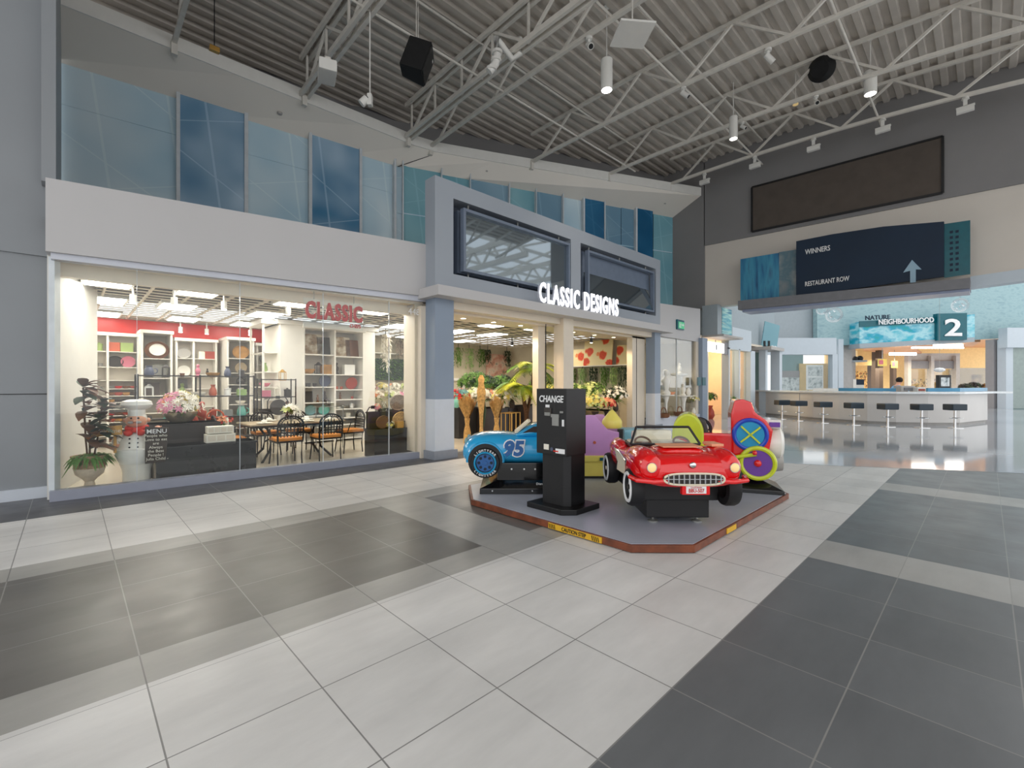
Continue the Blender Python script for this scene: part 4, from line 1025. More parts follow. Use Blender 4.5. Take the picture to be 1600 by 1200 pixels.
p = D(1283, 108, 12.3); t = thing('hanging_loudspeaker', 'round black loudspeaker hung among the roof joists', 'loudspeaker', (p.x, p.y, p.z), 1.6)
g = MB(); g.m = Matrix.Rotation(PI/2-.5, 4, 'X'); g.lathe([(.2, -.2), (.31, -.02), (.32, .12), (.28, .15)], (0, 0, 0), 24).build('horn', 'speaker_black', t, smooth=True)
HZ = arch(p.y)+1.05-p.z; MB().tube((-.28, 0, 0), (-.28, 0, HZ), .012).tube((.28, 0, 0), (.28, 0, HZ), .012).build('hanger', 'steel', t)
# long white box beam fixture on the left truss
a, b = D(512, 116, 9.4), D(530, 86, 9.2); t = thing('projector_box', 'white rounded fixture box fixed to the left roof truss', 'fixture', tuple(a), 1.25)
MB().box(-.27, .27, -.16, .18, -.07, .16).build('housing', 'white_paint', t, bevel=.03)
MB().box(-.16, .2, -.17, -.02, .0, .16).build('lid', 'soffit_edge', t, bevel=.02)
MB().box(-.1, .1, -.05, .05, .12, .3).build('bracket', 'steel', t)
p = D(988, 52, 9.2); t = thing('acoustic_baffle', 'pale square panel hanging at the top edge of the view', 'baffle', tuple(p), .9)
MB().box(-.35, .35, -.35, .35, -.04, .0).build('panel', 'soffit_edge', t); MB().tube((0, 0, 0), (0, 0, arch(p.y)+1.05-p.z), .015).build('hanger', 'steel', t)
p = D(335, 77, 9.6); t = thing('sprinkler_alarm', 'small yellow alarm sounder at the edge of the left soffit', 'alarm', tuple(p)); MB().box(-.09, .09, -.05, .05, -.05, .05).build('body', 'gold', t, bevel=.01); MB().tube((0, 0, .04), (0, 0, arch(p.y)+1.05-p.z), .01).build('cable', 'black', t)
p = D(1243, 161, 13); t = thing('ceiling_beacon', 'small amber lamp between the joists above the end wall', 'light', tuple(p)); MB().lathe([(.07, -.05), (.07, .05)], (0, 0, 0), 14).build('lamp', 'amber_lamp', t); MB().tube((0, 0, .04), (0, 0, arch(p.y)+1.05-p.z), .01).build('cable', 'steel', t)
# white pipework
t = thing('white_pipe', 'white painted sprinkler pipe with flanged elbow near the top of the roof', 'pipe', tuple(D(778, 90, 10.5)))
MB().path([D(776, 60, 10.5), D(777, 85, 10.5), D(774, 100, 10.5), D(764, 112, 10.5)], .09, 12).build('run', 'white_paint', t, world=True, smooth=True)
MB().path([D(776, 60, 10.5), D(800, 92, 10.8), D(812, 84, 10.8), D(812, 60, 10.8)], .07, 12).build('branch', 'white_paint', t, world=True, smooth=True)
g = MB()
for q in ((777, 82), (775, 94), (768, 108)): p = D(*q, 10.5); g.lathe([(.12, -.03), (.12, .03)], tuple(p), 14)
g.build('flanges', 'white_paint', t, world=True)
for i, (px, py) in enumerate([(437, 177), (760, 268), (935, 298), (1038, 318)]):
    for d_ in [8+.02*k for k in range(700)]:
        p = D(px, py, d_)
        def li(pts, x): 
            for (x0, y0), (x1, y1) in zip(pts, pts[1:]):
                if x0 <= x <= x1: return y0+(y1-y0)*(x-x0)/(x1-x0)
            return 99
        yi, yo = li(inn2, p.x), li(outer, p.x)
        if yo < p.y < yi and p.z >= 8.45+.55*(yi-p.y)/(yi-yo): break
    q = MB().lathe([(.05, 0), (.07, .02), (.07, .05)], (p.x, p.y, p.z-.03), 12).build('soffit_sensor', 'gallery_grey', label=['small round sensor on the left soffit', 'small round sensor on the soffit above the left billboard', 'small round sensor on the soffit above the right billboard', 'small round sensor near the far end of the soffit'][i], cat='sensor', group='soffit sensors')

# ================================================================ SHOP FRONT SIGNS
for i, (x0, x1, lab) in enumerate([(5.72, 9.12, 'larger glazed billboard box over the left entrance, mirroring roof trusses'), (9.88, 13.35, 'smaller-looking glazed billboard box over the right entrance')]):
    t = thing('billboard_box', lab, 'billboard', ((x0+x1)/2, 7.4, 4.4), 0, 'glazed billboard boxes')
    w_ = (x1-x0)/2
    frame(MB(), -w_, w_, -.66, .62, [(-w_+.06, w_-.06, -.60, .56)], -.08, .12).build('frame', 'frame_blue', t, bevel=.006)
    MB().box(-w_, w_, .12, .30, -.66, .62).build('case', 'frame_blue', t)
    g = MB(); g.m = Matrix.Translation((0, 0 if i == 0 else .1, 0)) @ Matrix.Rotation(-.0 if i == 0 else -.27, 4, 'X'); g.box(-w_+.05, w_-.05, -.0, .02, -.61, .57).build('glass', 'billboard_glass', t)
    for x in (-w_+.25, 0, w_-.25):
        MB().tube((x, .1, .60), (x, .1, .80), .02).build('standoff', 'pewter', t); MB().tube((x, .1, -.64), (x, .1, -.76), .02).build('standoff', 'pewter', t)
t = thing('shop_sign', 'illuminated white lettering reading CLASSIC DESIGNS on the entrance ledge', 'sign', (9.5, 7.12, 3.3))
a_, b_ = onY(843, 470, 7.1), onY(966, 485, 7.1)
q = text('CLASSIC DESIGNS', 'lit_letters', 'sign_glow', t, (0, 0, 0), 1, depth=.012, bold=.018, spacing=1.22)
me = q.data; xs = [v.co.x for v in me.vertices]; zs = [v.co.y for v in me.vertices]; wd, ht = max(xs)-min(xs), max(zs)-min(zs)
W_ = b_.x-a_.x; H_ = .47
q.matrix_basis = Matrix.Translation(((a_.x+b_.x)/2-9.5, -.02, .04+H_/2)) @ Matrix.Rotation(PI/2, 4, 'X') @ Matrix.Diagonal((W_/wd, H_/ht, 1, 1)) @ Matrix.Translation((-(max(xs)+min(xs))/2, -(max(zs)+min(zs))/2, 0))
bk = bpy.data.objects.new('letter_returns', q.data.copy()); C.objects.link(bk); bk.parent = t; bk.data.materials.clear(); bk.data.materials.append(M['white_metal'])
bk.matrix_basis = Matrix.Translation((0, .035, 0)) @ q.matrix_basis @ Matrix.Diagonal((1, 1, 2.6, 1))
MB().box(-(W_/2), W_/2, .0, .04, .02, .045).build('mounting_rail', 'fascia', t)
for i in range(1): pass
sp_ = onY(1070, 507, 7.3)
t = thing('exit_sign', 'green running-man exit sign on the wall right of the entrance', 'sign', (sp_.x, 7.5, sp_.z))
MB().box(-.26, .26, -.06, .0, -.17, .17).build('case', 'teal_sign', t, bevel=.01)
MB().box(-.18, .24, -.07, -.06, -.13, .1).build('panel', 'exit_green', t)
MB().box(-.13, .0, -.075, -.07, -.1, .07).build('door_symbol', 'text_white', t)
MB().prism([(.04, .015), (.12, .015), (.12, .06), (.2, 0), (.12, -.06), (.12, -.015), (.04, -.015)], -.075, -.07).build('arrow', 'text_white', t)
MB().ball((-.07, -.08, .045), .02).path([(-.07, -.08, .02), (-.08, -.08, -.03), (-.05, -.08, -.08)], .01).build('running_figure', 'exit_green', t)
# number 4460-style unit lettering high on the window's right end

for k, x in enumerate((6.3, 7.2, 8.1, 10.2, 11.2, 12.2)):
    t = thing('recessed_downlight', 'small warm recessed downlight over the %s entrance, %s' % ('left' if k < 3 else 'right', ['nearest the viewer', 'middle one', 'farthest one'][k % 3]), 'light', (x, 8.08, 2.93), 0, 'entrance downlights')
    MB().lathe([(.055, -.012), (.075, -.012), (.08, 0)], (0, 0, 0), 18).build('trim_ring', 'white_paint', t, smooth=True); MB().lathe([(.054, -.014), (.054, -.006)], (0, 0, 0), 16).build('lens', 'lamp_warm', t)
# ================================================================ SHOP INTERIOR
SFZ = .03
# ---- ceiling light panels
cl = [(170, 441, 'by the left partition, nearest the window'), (165, 470, 'by the left partition, second row'), (161, 491, 'by the left partition, farthest row'),
      (311, 457, 'nearest the window before the red band'), (277, 480, 'second row before the red band'), (287, 499, 'third row before the red band'),
      (415, 492, 'left of the white pillar shelving'), (385, 507, 'farthest left of the pillar shelving'), (462, 474, 'left of the red CLASSIC lettering'),
      (592, 487, 'right of the red CLASSIC lettering'), (622, 510, 'behind the window right end, second row'), (640, 526, 'behind the window right end, far row'),
      (775, 508, 'nearest in the left entrance'), (769, 523, 'second in the left entrance'), (722, 533, 'farthest left in the left entrance'), (846, 514, 'at the right of the left entrance'), (716, 518, 'left edge of the left entrance')]
for px, py, lab in cl:
    p = G(px, py, 2.97)
    t = thing('ceiling_light_panel', 'white ceiling light panel '+lab, 'light', (p.x, p.y, 2.97), 0, 'shop ceiling light panels')
    MB().box(-.26, .26, -.42, .42, -.01, .0).build('lens', 'lamp', t)
    MB().box(-.30, .30, -.46, .46, .0, .05).build('housing', 'white_paint', t)
# ---- small spotlights on the shop ceiling
for px, py, d, lab in [(208, 433, 7.2, 'lit cylinder spotlight above the chef statue'), (272, 440, 7.4, 'dark-bodied spotlight second from the left in the window header'), (350, 448, 7.8, 'spotlight third from the left in the window header'),
        (450, 461, 8.4, 'glowing spotlight left of the red lettering'), (282, 513, 11.2, 'small track lamp before the red wall band, left'), (323, 512, 11.6, 'small track lamp before the red wall band, middle'), (391, 518, 11.9, 'small track lamp before the red wall band, right'),
        (800, 530, 15, 'small black spotlight deep in the left entrance'), (924, 522, 14, 'small black spotlight in the right entrance')]:
    p = D(px, py, d); t = thing('shop_spotlight', lab, 'spotlight', (p.x, p.y, 2.86), 0, 'shop spotlights')
    mt = 'black' if 'black' in lab else 'white_paint'
    MB().tube((0, 0, -.13), (0, 0, .0), .045, seg=14).build('barrel', mt, t, smooth=True)
    MB().tube((0, 0, -.137), (0, 0, -.13), .038, seg=14).build('lens', 'lamp', t)
    MB().tube((0, 0, .0), (0, 0, .16), .015).build('stem', mt, t)
# ---- red lettering on the glass
a_, b_ = SF(477, 482, .10), SF(566, 492, .10)
t = thing('window_sign', 'translucent panel with big red CLASSIC and small CHEFS lettering hung inside the window', 'sign', ((a_.x+b_.x)/2, (a_.y+b_.y)/2, 0), math.atan2(SB[1]-SA[1], SB[0]-SA[0]))
W_ = (b_-a_).length; zt, zb = SF(477, 469, .1).z, SF(477, 497, .1).z
q = text('CLASSIC', 'big_lettering', 'sign_red', t, (0, 0, 0), 1, depth=.015, bold=.045, spacing=1.15)
xs = [v.co.x for v in q.data.vertices]; ys = [v.co.y for v in q.data.vertices]
q.matrix_basis = Matrix.Translation((0, 0, (zt+zb)/2)) @ Matrix.Rotation(PI/2, 4, 'X') @ Matrix.Diagonal((W_/(max(xs)-min(xs)), (zt-zb)/(max(ys)-min(ys)), 1, 1)) @ Matrix.Translation((-(max(xs)+min(xs))/2, -(max(ys)+min(ys))/2, 0))
q = text('CHEFS', 'small_lettering', 'sign_red', t, (0, 0, 0), .09, depth=.006, bold=.002); q.matrix_basis = Matrix.Translation((W_/2-.13, 0, SF(555, 510, .1).z)) @ Matrix.Rotation(PI/2, 4, 'X') @ Matrix.Diagonal((.8, 1, 1, 1))
MB().box(-W_/2-.03, W_/2+.02, .02, .026, zb-.14, zt+.05).build('clear_panel', 'clear_glass', t)
for x in (-W_*.35, W_*.35): MB().tube((x, .02, zt+.04), (x, .02, 3.06), .006).build('wire', 'pewter', t)
t = thing('unit_number', 'small white unit number 4480 at the top right of the shop window', 'number', tuple(SF(650, 488, .03)), math.atan2(SB[1]-SA[1], SB[0]-SA[0]))
q = text('4480', 'digits', 'text_white', t, (0, 0, 0), .17, depth=.002); q.rotation_euler = (PI/2, 0, 0)

# ---- merchandise makers (all built around a base point, local coordinates)
def ware(kind, mt, s=1.0, name=None):
    """one shelf item as a mesh; origin at its base"""
    g = MB()
    if kind == 'plate': g.m = Matrix.Translation((0, 0, .14*s)) @ Matrix.Rotation(PI/2+.2, 4, 'X'); g.lathe([(.02*s, 0), (.09*s, .004), (.14*s, .022*s), (.136*s, .03*s), (.08*s, .012*s), (.001, .01*s)], (0, 0, 0), 24)
    elif kind == 'bowl': g.lathe([(.05*s, 0), (.09*s, .02*s), (.13*s, .08*s), (.135*s, .1*s), (.12*s, .095*s), (.07*s, .03*s), (.001, .02*s)], (0, 0, 0), 20)
    elif kind == 'vase': g.lathe([(.04*s, 0), (.07*s, .06*s), (.06*s, .14*s), (.03*s, .2*s), (.045*s, .24*s), (.035*s, .24*s)], (0, 0, 0), 16)
    elif kind == 'pitcher': g.lathe([(.06*s, 0), (.085*s, .05*s), (.075*s, .14*s), (.05*s, .19*s), (.06*s, .22*s), (.05*s, .22*s)], (0, 0, 0), 16).torus((.085*s, 0, .12*s), .05*s, .01*s, 'Y', 14, 6, a0=-PI/2, a1=PI/2)
    elif kind == 'canister': g.lathe([(.06*s, 0), (.06*s, .14*s), (.065*s, .145*s), (.065*s, .165*s), (.02*s, .175*s), (.015*s, .195*s)], (0, 0, 0), 16)
    elif kind == 'box': g.box(-.08*s, .08*s, -.05*s, .05*s, 0, .15*s)
    elif kind == 'frame': g.m = Matrix.Rotation(-.15, 4, 'X'); g.box(-.13*s, .13*s, -.012, .012, 0, .3*s)
    elif kind == 'figure': g.lathe([(.05*s, 0), (.055*s, .02*s), (.03*s, .05*s), (.045*s, .1*s), (.05*s, .15*s), (.025*s, .19*s), (.02*s, .2*s), (.032*s, .225*s), (.03*s, .255*s), (.005, .27*s)], (0, 0, 0), 14)
    elif kind == 'basket': g.lathe([(.09*s, 0), (.12*s, .02*s), (.14*s, .1*s), (.13*s, .1*s), (.1*s, .03*s), (.001, .02*s)], (0, 0, 0), 18).torus((0, 0, .1*s), .12*s, .012*s, 'Y', 18, 6, a0=0, a1=PI)
    elif kind == 'lantern':
        g.box(-.06*s, .06*s, -.06*s, .06*s, 0, .02*s).box(-.06*s, .06*s, -.06*s, .06*s, .18*s, .2*s).lathe([(.06*s, .2*s), (.015*s, .25*s)], (0, 0, 0), 4)
        for a in (-1, 1):
            for b in (-1, 1): g.box(a*.055*s-.006, a*.055*s+.006, b*.055*s-.006, b*.055*s+.006, .02*s, .18*s)
    elif kind == 'wheel_tray': g.m = Matrix.Translation((0, 0, .17*s)) @ Matrix.Rotation(PI/2+.12, 4, 'X'); g.lathe([(.001, 0), (.16*s, 0), (.17*s, .02*s), (.16*s, .035*s), (.14*s, .012*s), (.001, .012*s)], (0, 0, 0), 26, 1.15, 1)
    elif kind == 'cup': g.lathe([(.03*s, 0), (.04*s, .02*s), (.045*s, .08*s), (.038*s, .08*s), (.03*s, .02*s)], (0, 0, 0), 14)
    return g
def put(kind, mt, loc, s, label, cat, name=None, rz=0, group=None):
    g = ware(kind, mt, s); o = g.build(name or {'wheel_tray': 'round_tray', 'frame': 'picture_frame', 'figure': 'figurine', 'box': 'gift_box'}.get(kind, kind), mt, smooth=kind not in ('box', 'frame', 'lantern'))
    o.location = loc; o.rotation_euler = (0, 0, rz)
    return tag(o, label, cat, group)
def shelfunit(name, label, x0, x1, yf, yb, z0, z1, cols, levels, crown=True, parent=None):
    """bookcase with uprights and shelves facing -Y; levels: list of lists of shelf heights per bay"""
    t = thing(name, label, 'shelving', ((x0+x1)/2, yb, SFZ))
    g = MB().box(x0, x1, yb-.03, yb, z0, z1); g.build('back_panel', 'shelf_back', t, world=True)
    ws = [x0+(x1-x0)*c for c in cols]
    for x in ws: MB().box(x-.02, x+.02, yf, yb-.03, z0, z1).build('upright', 'shelf_white', t, world=True)
    for i, lv in enumerate(levels):
        for z_ in lv: MB().box(ws[i]+.02, ws[i+1]-.02, yf+.01, yb-.03, z_-.015, z_).build('shelf', 'shelf_white', t, world=True)
    MB().box(x0-.04, x1+.04, yf-.05, yb, z1, z1+.07).build('crown', 'shelf_white', t, world=True)
    return t
# ---- pillar shelving in the middle
PYF = 11.3
t = thing('pillar_shelving', 'tall white pillar shelving under the red window lettering, two bays of decor', 'shelving', (4.7, 11.6, SFZ))
MB().box(3.5, 4.02, PYF, 12.6, SFZ, 2.95).box(5.52, 5.85, PYF, 12.6, SFZ, 2.95).box(4.02, 5.52, 11.85, 12.6, SFZ, 2.95).build('case', 'shelf_white', t, world=True)
MB().box(4.02, 5.52, 11.82, 11.85, SFZ, 2.9).build('back_panel', 'shelf_back', t, world=True)
for x in (4.0, 4.75, 5.5): MB().box(x, x+.04, PYF-.02, 11.82, SFZ, 2.84).build('upright', 'shelf_white', t, world=True)
MB().box(3.42, 5.93, PYF-.06, 12.6, 2.85, 2.95).box(3.98, 5.56, PYF-.1, 11.8, 2.80, 2.9).build('crown', 'shelf_white', t, world=True)
LL = [.10, .42, .70, 1.02, 1.40, 1.71, 2.19]; LR = [.10, .45, .62, .84, 1.08, 1.33, 1.71, 2.17]
for z_ in LL: MB().box(4.04, 4.75, PYF, 11.82, z_-.025, z_).build('shelf', 'shelf_white', t, world=True)
for z_ in LR: MB().box(4.79, 5.5, PYF, 11.82, z_-.025, z_).build('shelf', 'shelf_white', t, world=True)
# side shelves of the pillar unit (face the left)
for z_ in (.4, .75, 1.1, 1.4, 1.75, 2.2): MB().box(3.2, 3.5, 11.5, 12.5, z_-.02, z_).build('side_shelf', 'shelf_white', t, world=True)
MB().box(3.18, 3.22, 11.5, 11.54, SFZ, 2.85).box(3.18, 3.22, 12.5, 12.54, SFZ, 2.85).box(3.14, 3.5, 11.42, 12.6, 2.85, 2.95).build('side_frame', 'shelf_white', t, world=True)
PI_ = [  # x, level, kind, mat, size, label
 (4.35, 2.19, 'frame', 'grey_abstract', 1.7, 'framed grey and brown picture on the top left shelf of the pillar unit', 'picture'),
 (4.62, 2.19, 'frame', 'dark_ware', 1.5, 'dark framed picture behind the top left one in the pillar unit', 'picture'),
 (5.05, 2.17, 'frame', 'grey_abstract', 1.7, 'tan floral picture on the top right shelf of the pillar unit', 'picture'),
 (5.35, 2.17, 'frame', 'brown', 1.5, 'brown framed picture at the far right of the top pillar shelf', 'picture'),
 (4.2, 1.71, 'bowl', 'wood_ware', 1.2, 'amber wooden bowl on the second left shelf of the pillar unit', 'bowl'),
 (4.45, 1.71, 'lantern', 'dark_ware', 1.2, 'dark lantern on the second left shelf of the pillar unit', 'lantern'),
 (4.64, 1.71, 'box', 'wood_ware', 1.6, 'tall tan box on the second left shelf of the pillar unit', 'box'),
 (4.9, 1.71, 'figure', 'slate', 1.15, 'dark figurine with a pale head on the second right shelf of the pillar unit', 'figurine'),
 (5.22, 1.71, 'box', 'white_ware', 1.7, 'white oblong casket on the second right shelf of the pillar unit', 'box'),
 (4.2, 1.40, 'box', 'dark_ware', .6, 'low dark box on the third left shelf of the pillar unit', 'box'),
 (4.36, 1.40, 'cup', 'dark_ware', 1.1, 'dark cup beside the low dark box in the pillar unit', 'cup'),
 (4.6, 1.40, 'plate', 'slate_blue', 1.05, 'slate blue plate on the third left shelf of the pillar unit', 'plate'),
 (4.9, 1.33, 'box', 'orange_ware', .5, 'low red box on the third right shelf of the pillar unit', 'box'),
 (5.03, 1.33, 'cup', 'orange_ware', .9, 'red cup on the third right shelf of the pillar unit', 'cup'),
 (5.29, 1.33, 'plate', 'terracotta', 1.15, 'red round plate on the third right shelf of the pillar unit', 'plate'),
 (4.2, 1.02, 'frame', 'dark_ware', .9, 'dark slanted platter on the fourth left shelf of the pillar unit', 'platter'),
 (4.43, 1.02, 'figure', 'brown', .7, 'small brown figurine on the fourth left shelf of the pillar unit', 'figurine'),
 (4.6, 1.02, 'figure', 'slate', 1.0, 'black and white chef figurine on the fourth left shelf of the pillar unit', 'figurine'),
 (5.0, 1.08, 'figure', 'brown', .65, 'pair-like brown figurine on the fourth right shelf of the pillar unit', 'figurine'),
 (5.32, 1.08, 'cup', 'terracotta', .8, 'small terracotta cup on the fourth right shelf of the pillar unit', 'cup'),
 (4.25, .70, 'wheel_tray', 'seafoam', .75, 'pale blue shallow dish on the fifth left shelf of the pillar unit', 'dish'),
 (4.58, .70, 'wheel_tray', 'teal_ware', .72, 'teal shell dish on the fifth left shelf of the pillar unit', 'dish'),
 (4.95, .84, 'bowl', 'white_ware', .6, 'small white bowl on the fifth right shelf of the pillar unit', 'bowl'),
 (5.3, .84, 'pitcher', 'white_ware', .6, 'small white pitcher on the fifth right shelf of the pillar unit', 'pitcher'),
 (5.2, .62, 'box', 'linen', .7, 'cream box on the lowest visible right shelf of the pillar unit', 'box')]
for x, z_, k, mt, s, lab, cat in PI_: put(k, mt, (x, 11.52, z_), s, lab, cat)
for k, (z_, mt, kd, lab, cat) in enumerate([(1.75, 'leaf_pale', 'vase', 'pale green vase on the side shelves of the pillar unit', 'vase'), (1.4, 'pink_ware', 'bowl', 'rosy bowl on the side shelves of the pillar unit', 'bowl'), (1.1, 'pewter', 'bowl', 'grey bowl on the side shelves of the pillar unit', 'bowl'), (.75, 'terracotta', 'bowl', 'red bowl on the side shelves of the pillar unit', 'bowl')]):
    put(kd, mt, (3.34, 11.9, z_), .9, lab, cat)
# ---- wall shelving at the back: recessed and projecting bays
def bx(px, Y=13.7): return onY(px, 600, Y).x
xA0, xA1 = bx(140, 13.66), bx(216, 13.66)
lv = [.15, .30, .45, .60, .75, .90, 1.05, 1.2, 1.36, 1.55, 1.85, 2.2]
shelfunit('wall_shelving', 'white wall shelving left of the projecting bay with the oval mirror tray', xA0, xA1, 13.66, 14.0, SFZ, 2.55, (0, .36, 1), [[.3, .6, .9, 1.2, 1.55, 1.85, 2.2], lv])
xB0, xB1 = bx(222, 13.2), bx(268, 13.2)
shelfunit('wall_shelving', 'projecting white shelving bay holding the oval mirror tray', xB0, xB1, 13.2, 14.0, SFZ, 2.62, (0, 1), [[.4, .8, 1.2, 1.6, 2.05]])
xC0, xC1 = bx(276, 13.66), bx(338, 13.66)
shelfunit('wall_shelving', 'white wall shelving between the two projecting bays', xC0, xC1, 13.66, 14.0, SFZ, 2.52, (0, .42, 1), [[.4, .9, 1.35, 1.65, 2.1], [.4, .9, 1.35, 1.7, 2.1]])
xD0, xD1 = bx(356, 13.2), bx(396, 13.2)
shelfunit('wall_shelving', 'projecting white shelving bay holding the round wooden board', xD0, xD1, 13.2, 14.0, SFZ, 2.58, (0, 1), [[.35, .65, .95, 1.25, 1.45, 1.75, 2.12]])
xE0, xE1 = bx(402, 13.66), bx(452, 13.66)
shelfunit('wall_shelving', 'white wall shelving behind the pillar unit with the grey round platter', xE0, xE1, 13.66, 14.0, SFZ, 2.5, (0, .5, 1), [[.6, 1.1, 1.5, 2.0], [.6, 1.1, 1.5, 2.0]])
def on(px, yy, z_, *a, **k): return put(a[0], a[1], (bx(px, yy), yy, z_), *a[2:], **k)
on(155, 13.8, 2.2, 'canister', 'green_ware', 1.0, 'yellow-green patterned tin at the left end of the top wall shelf', 'tin')
on(177, 13.8, 2.2, 'box', 'orange_ware', 1.4, 'orange patterned gift tin on the top wall shelf', 'tin')
on(198, 13.8, 2.2, 'box', 'green_ware', 1.4, 'lime patterned gift tin on the top wall shelf', 'tin')
on(180, 13.8, 1.85, 'wheel_tray', 'dark_ware', .75, 'dark oval dish on the second wall shelf', 'dish')
on(200, 13.8, 1.85, 'plate', 'pink_ware', .95, 'pink heart-like plate on the second wall shelf', 'plate')
on(157, 13.8, 1.85, 'cup', 'pewter', 1, 'small grey cup on the second wall shelf, far left', 'cup')
on(245, 13.4, 2.05, 'wheel_tray', 'brown', 1.2, 'large oval brown tray in the projecting bay', 'tray')
on(246, 13.34, 2.12, 'wheel_tray', 'white_ware', .8, 'bright oval mirror before the large brown tray', 'mirror')
on(246, 13.4, 1.6, 'wheel_tray', 'pewter', 1.0, 'grey shell platter under the oval mirror tray', 'platter')
on(239, 13.4, 1.2, 'frame', 'slate', 1.0, 'small black board in the projecting bay under the shell platter', 'board')
on(287, 13.8, 2.1, 'wheel_tray', 'gallery_grey', .8, 'pale ghost-white platter between the projecting bays', 'platter')
on(287, 13.8, 1.65, 'plate', 'white_ware', 1.0, 'white rimmed plate with dark centre on a stand', 'plate')
on(317, 13.8, 2.1, 'box', 'linen', 1.2, 'cream box beside a dark red book box', 'box')
on(327, 13.8, 2.1, 'box', 'terracotta', 1.3, 'dark red book-like box at the end of the shelf', 'box')
on(309, 13.8, 1.7, 'figure', 'dark_ware', .7, 'small dark figurine left of its twin between the bays', 'figurine')
on(324, 13.8, 1.7, 'figure', 'dark_ware', .6, 'small dark figurine right of its twin between the bays', 'figurine')
on(285, 13.8, 1.35, 'frame', 'dark_ware', .8, 'dark small frame under the white rimmed plate', 'frame')
on(376, 13.4, 2.12, 'wheel_tray', 'wood_ware', 1.0, 'round wooden board in the right projecting bay', 'board')
on(376, 13.4, 1.75, 'plate', 'stone_top', 1.0, 'pale stone plate under the round wooden board', 'plate')
on(376, 13.4, 1.45, 'basket', 'dark_ware', .8, 'dark wire basket in the right projecting bay', 'basket')
on(376, 13.4, .95, 'bowl', 'linen', .9, 'cream bowl low in the right projecting bay', 'bowl')
on(376, 13.4, 1.25, 'box', 'linen', .8, 'cream oblong dish in the right projecting bay', 'dish')
on(417, 13.8, 2.0, 'wheel_tray', 'pewter', 1.0, 'grey round platter left of the pillar unit', 'platter')
on(417, 13.8, 1.5, 'basket', 'wicker', 1.0, 'straw basket left of the pillar unit', 'basket')
# rows of small trays in the recessed shelving
cols_ = ['brown', 'dark_ware', 'terracotta', 'pewter', 'wood_ware', 'sign_red', 'slate']
rown = ['lowest', 'second lowest', 'third lowest', 'fourth lowest', 'fifth lowest', 'sixth lowest', 'seventh', 'eighth', 'ninth']
for i, z_ in enumerate(lv[:9]):
    for k, px in enumerate((173, 185, 197, 208)):
        mt = cols_[(i*3+k*2) % 7]
        put('bowl', mt, (bx(px, 13.8), 13.8, z_), .75 if i % 2 else .6, '%s small serving bowl, %s in the %s row of the left wall shelving' % ({'brown': 'brown', 'dark_ware': 'dark', 'terracotta': 'rust', 'pewter': 'grey', 'wood_ware': 'tan', 'sign_red': 'red', 'slate': 'umber'}[mt], ['first', 'second', 'third', 'fourth'][k], rown[i]), 'bowl', group='bowls in the left wall shelving')

# ---- urn planter with leafy plant
c0 = Vector((.20, 8.40, SFZ))
t = thing('urn_planter', 'cream pedestal urn with bronze-leaved plant at the left end of the window', 'planter', tuple(c0))
MB().lathe([(.11, 0), (.11, .03), (.06, .06), (.05, .12), (.08, .16), (.145, .22), (.165, .30)], (0, 0, 0), 26).build('urn', 'urn', t, smooth=True)
MB().lathe([(.16, .29), (.165, .40), (.19, .44), (.195, .47), (.17, .47), (.15, .44)], (0, 0, 0), 26).build('urn_rim', 'urn_band', t, smooth=True)
g = MB()
for k, (dx, dy, h) in enumerate([(-.04, 0, 1.38), (.08, .02, 1.15), (.0, -.05, .95)]): g.path([(dx*.5, dy, .42), (dx, dy, .7), (dx*1.6, dy, h)], .012)
g.build('stems', 'bark', t)
g = MB(); g2 = MB()
for k in range(95):
    s_ = R.choice([(-.06, 0, 1.38), (.13, .02, 1.15), (.0, -.05, .95)]); z_ = s_[2]-R.random()*.45+.05; a = R.random()*2*PI
    if math.cos(a) < -.2 : a = R.uniform(-1.7, 1.7)-.4
    (g if k % 3 else g2).leaf((s_[0], s_[1], z_), (math.cos(a), math.sin(a), R.uniform(-.1, 1.0)), R.uniform(.24, .38), .12, .35, 4)
g.build('bronze_leaves', 'leaf_bronze', t); g2.build('dark_leaves', 'leaf_dark', t)
g = MB()
for k in range(130):
    a = R.uniform(-2.6, 1.9); r_ = R.uniform(.02, .12); g.leaf((r_*math.cos(a), r_*math.sin(a), .46), (math.cos(a), math.sin(a), R.uniform(.1, .9)), R.uniform(.12, .30), .035, .9, 4)
g.build('fern', 'fern', t)
g = MB()
for k in range(30):
    a = R.uniform(0, 2*PI); r_ = R.uniform(.0, .13); g.leaf((r_*math.cos(a), r_*math.sin(a)-.03, .47), (math.cos(a), math.sin(a), 1.2), .06, .03, .3, 2)
g.build('silver_leaves', 'leaf_pale', t)

# ---- chef statue with menu board and welcome sign
c0 = Vector((.70, 8.50, SFZ)); RZS = -.25
t = thing('chef_statue', 'plump chef statue in tall white hat and red scarf with a WELCOME arrow sign', 'statue', tuple(c0), RZS)
MB().lathe([(.15, 0), (.16, .03), (.165, .2), (.20, .32), (.235, .42), (.225, .52), (.20, .60), (.17, .70), (.12, .77), (.08, .79), (.10, .82), (.125, .87), (.13, .92), (.11, .98), (.09, 1.0)], (0, 0, 0), 28, 1, .82).build('body', 'ivory_gloss', t, smooth=True)
MB().lathe([(.19, .30), (.245, .42), (.232, .5), (.2, .52)], (0, -.01, 0), 28, 1, .84).build('apron', 'white_ware', t, smooth=True)
MB().ball((0, -.02, .90), .125, sz=.82, sy=.9, seg=24, rings=14).build('face', 'skin_tone', t, smooth=True)
MB().lathe([(.10, .96), (.10, 1.06), (.16, 1.09), (.185, 1.13), (.17, 1.18), (.10, 1.205), (.01, 1.21)], (0, 0, 0), 26).build('hat', 'white_ware', t, smooth=True)
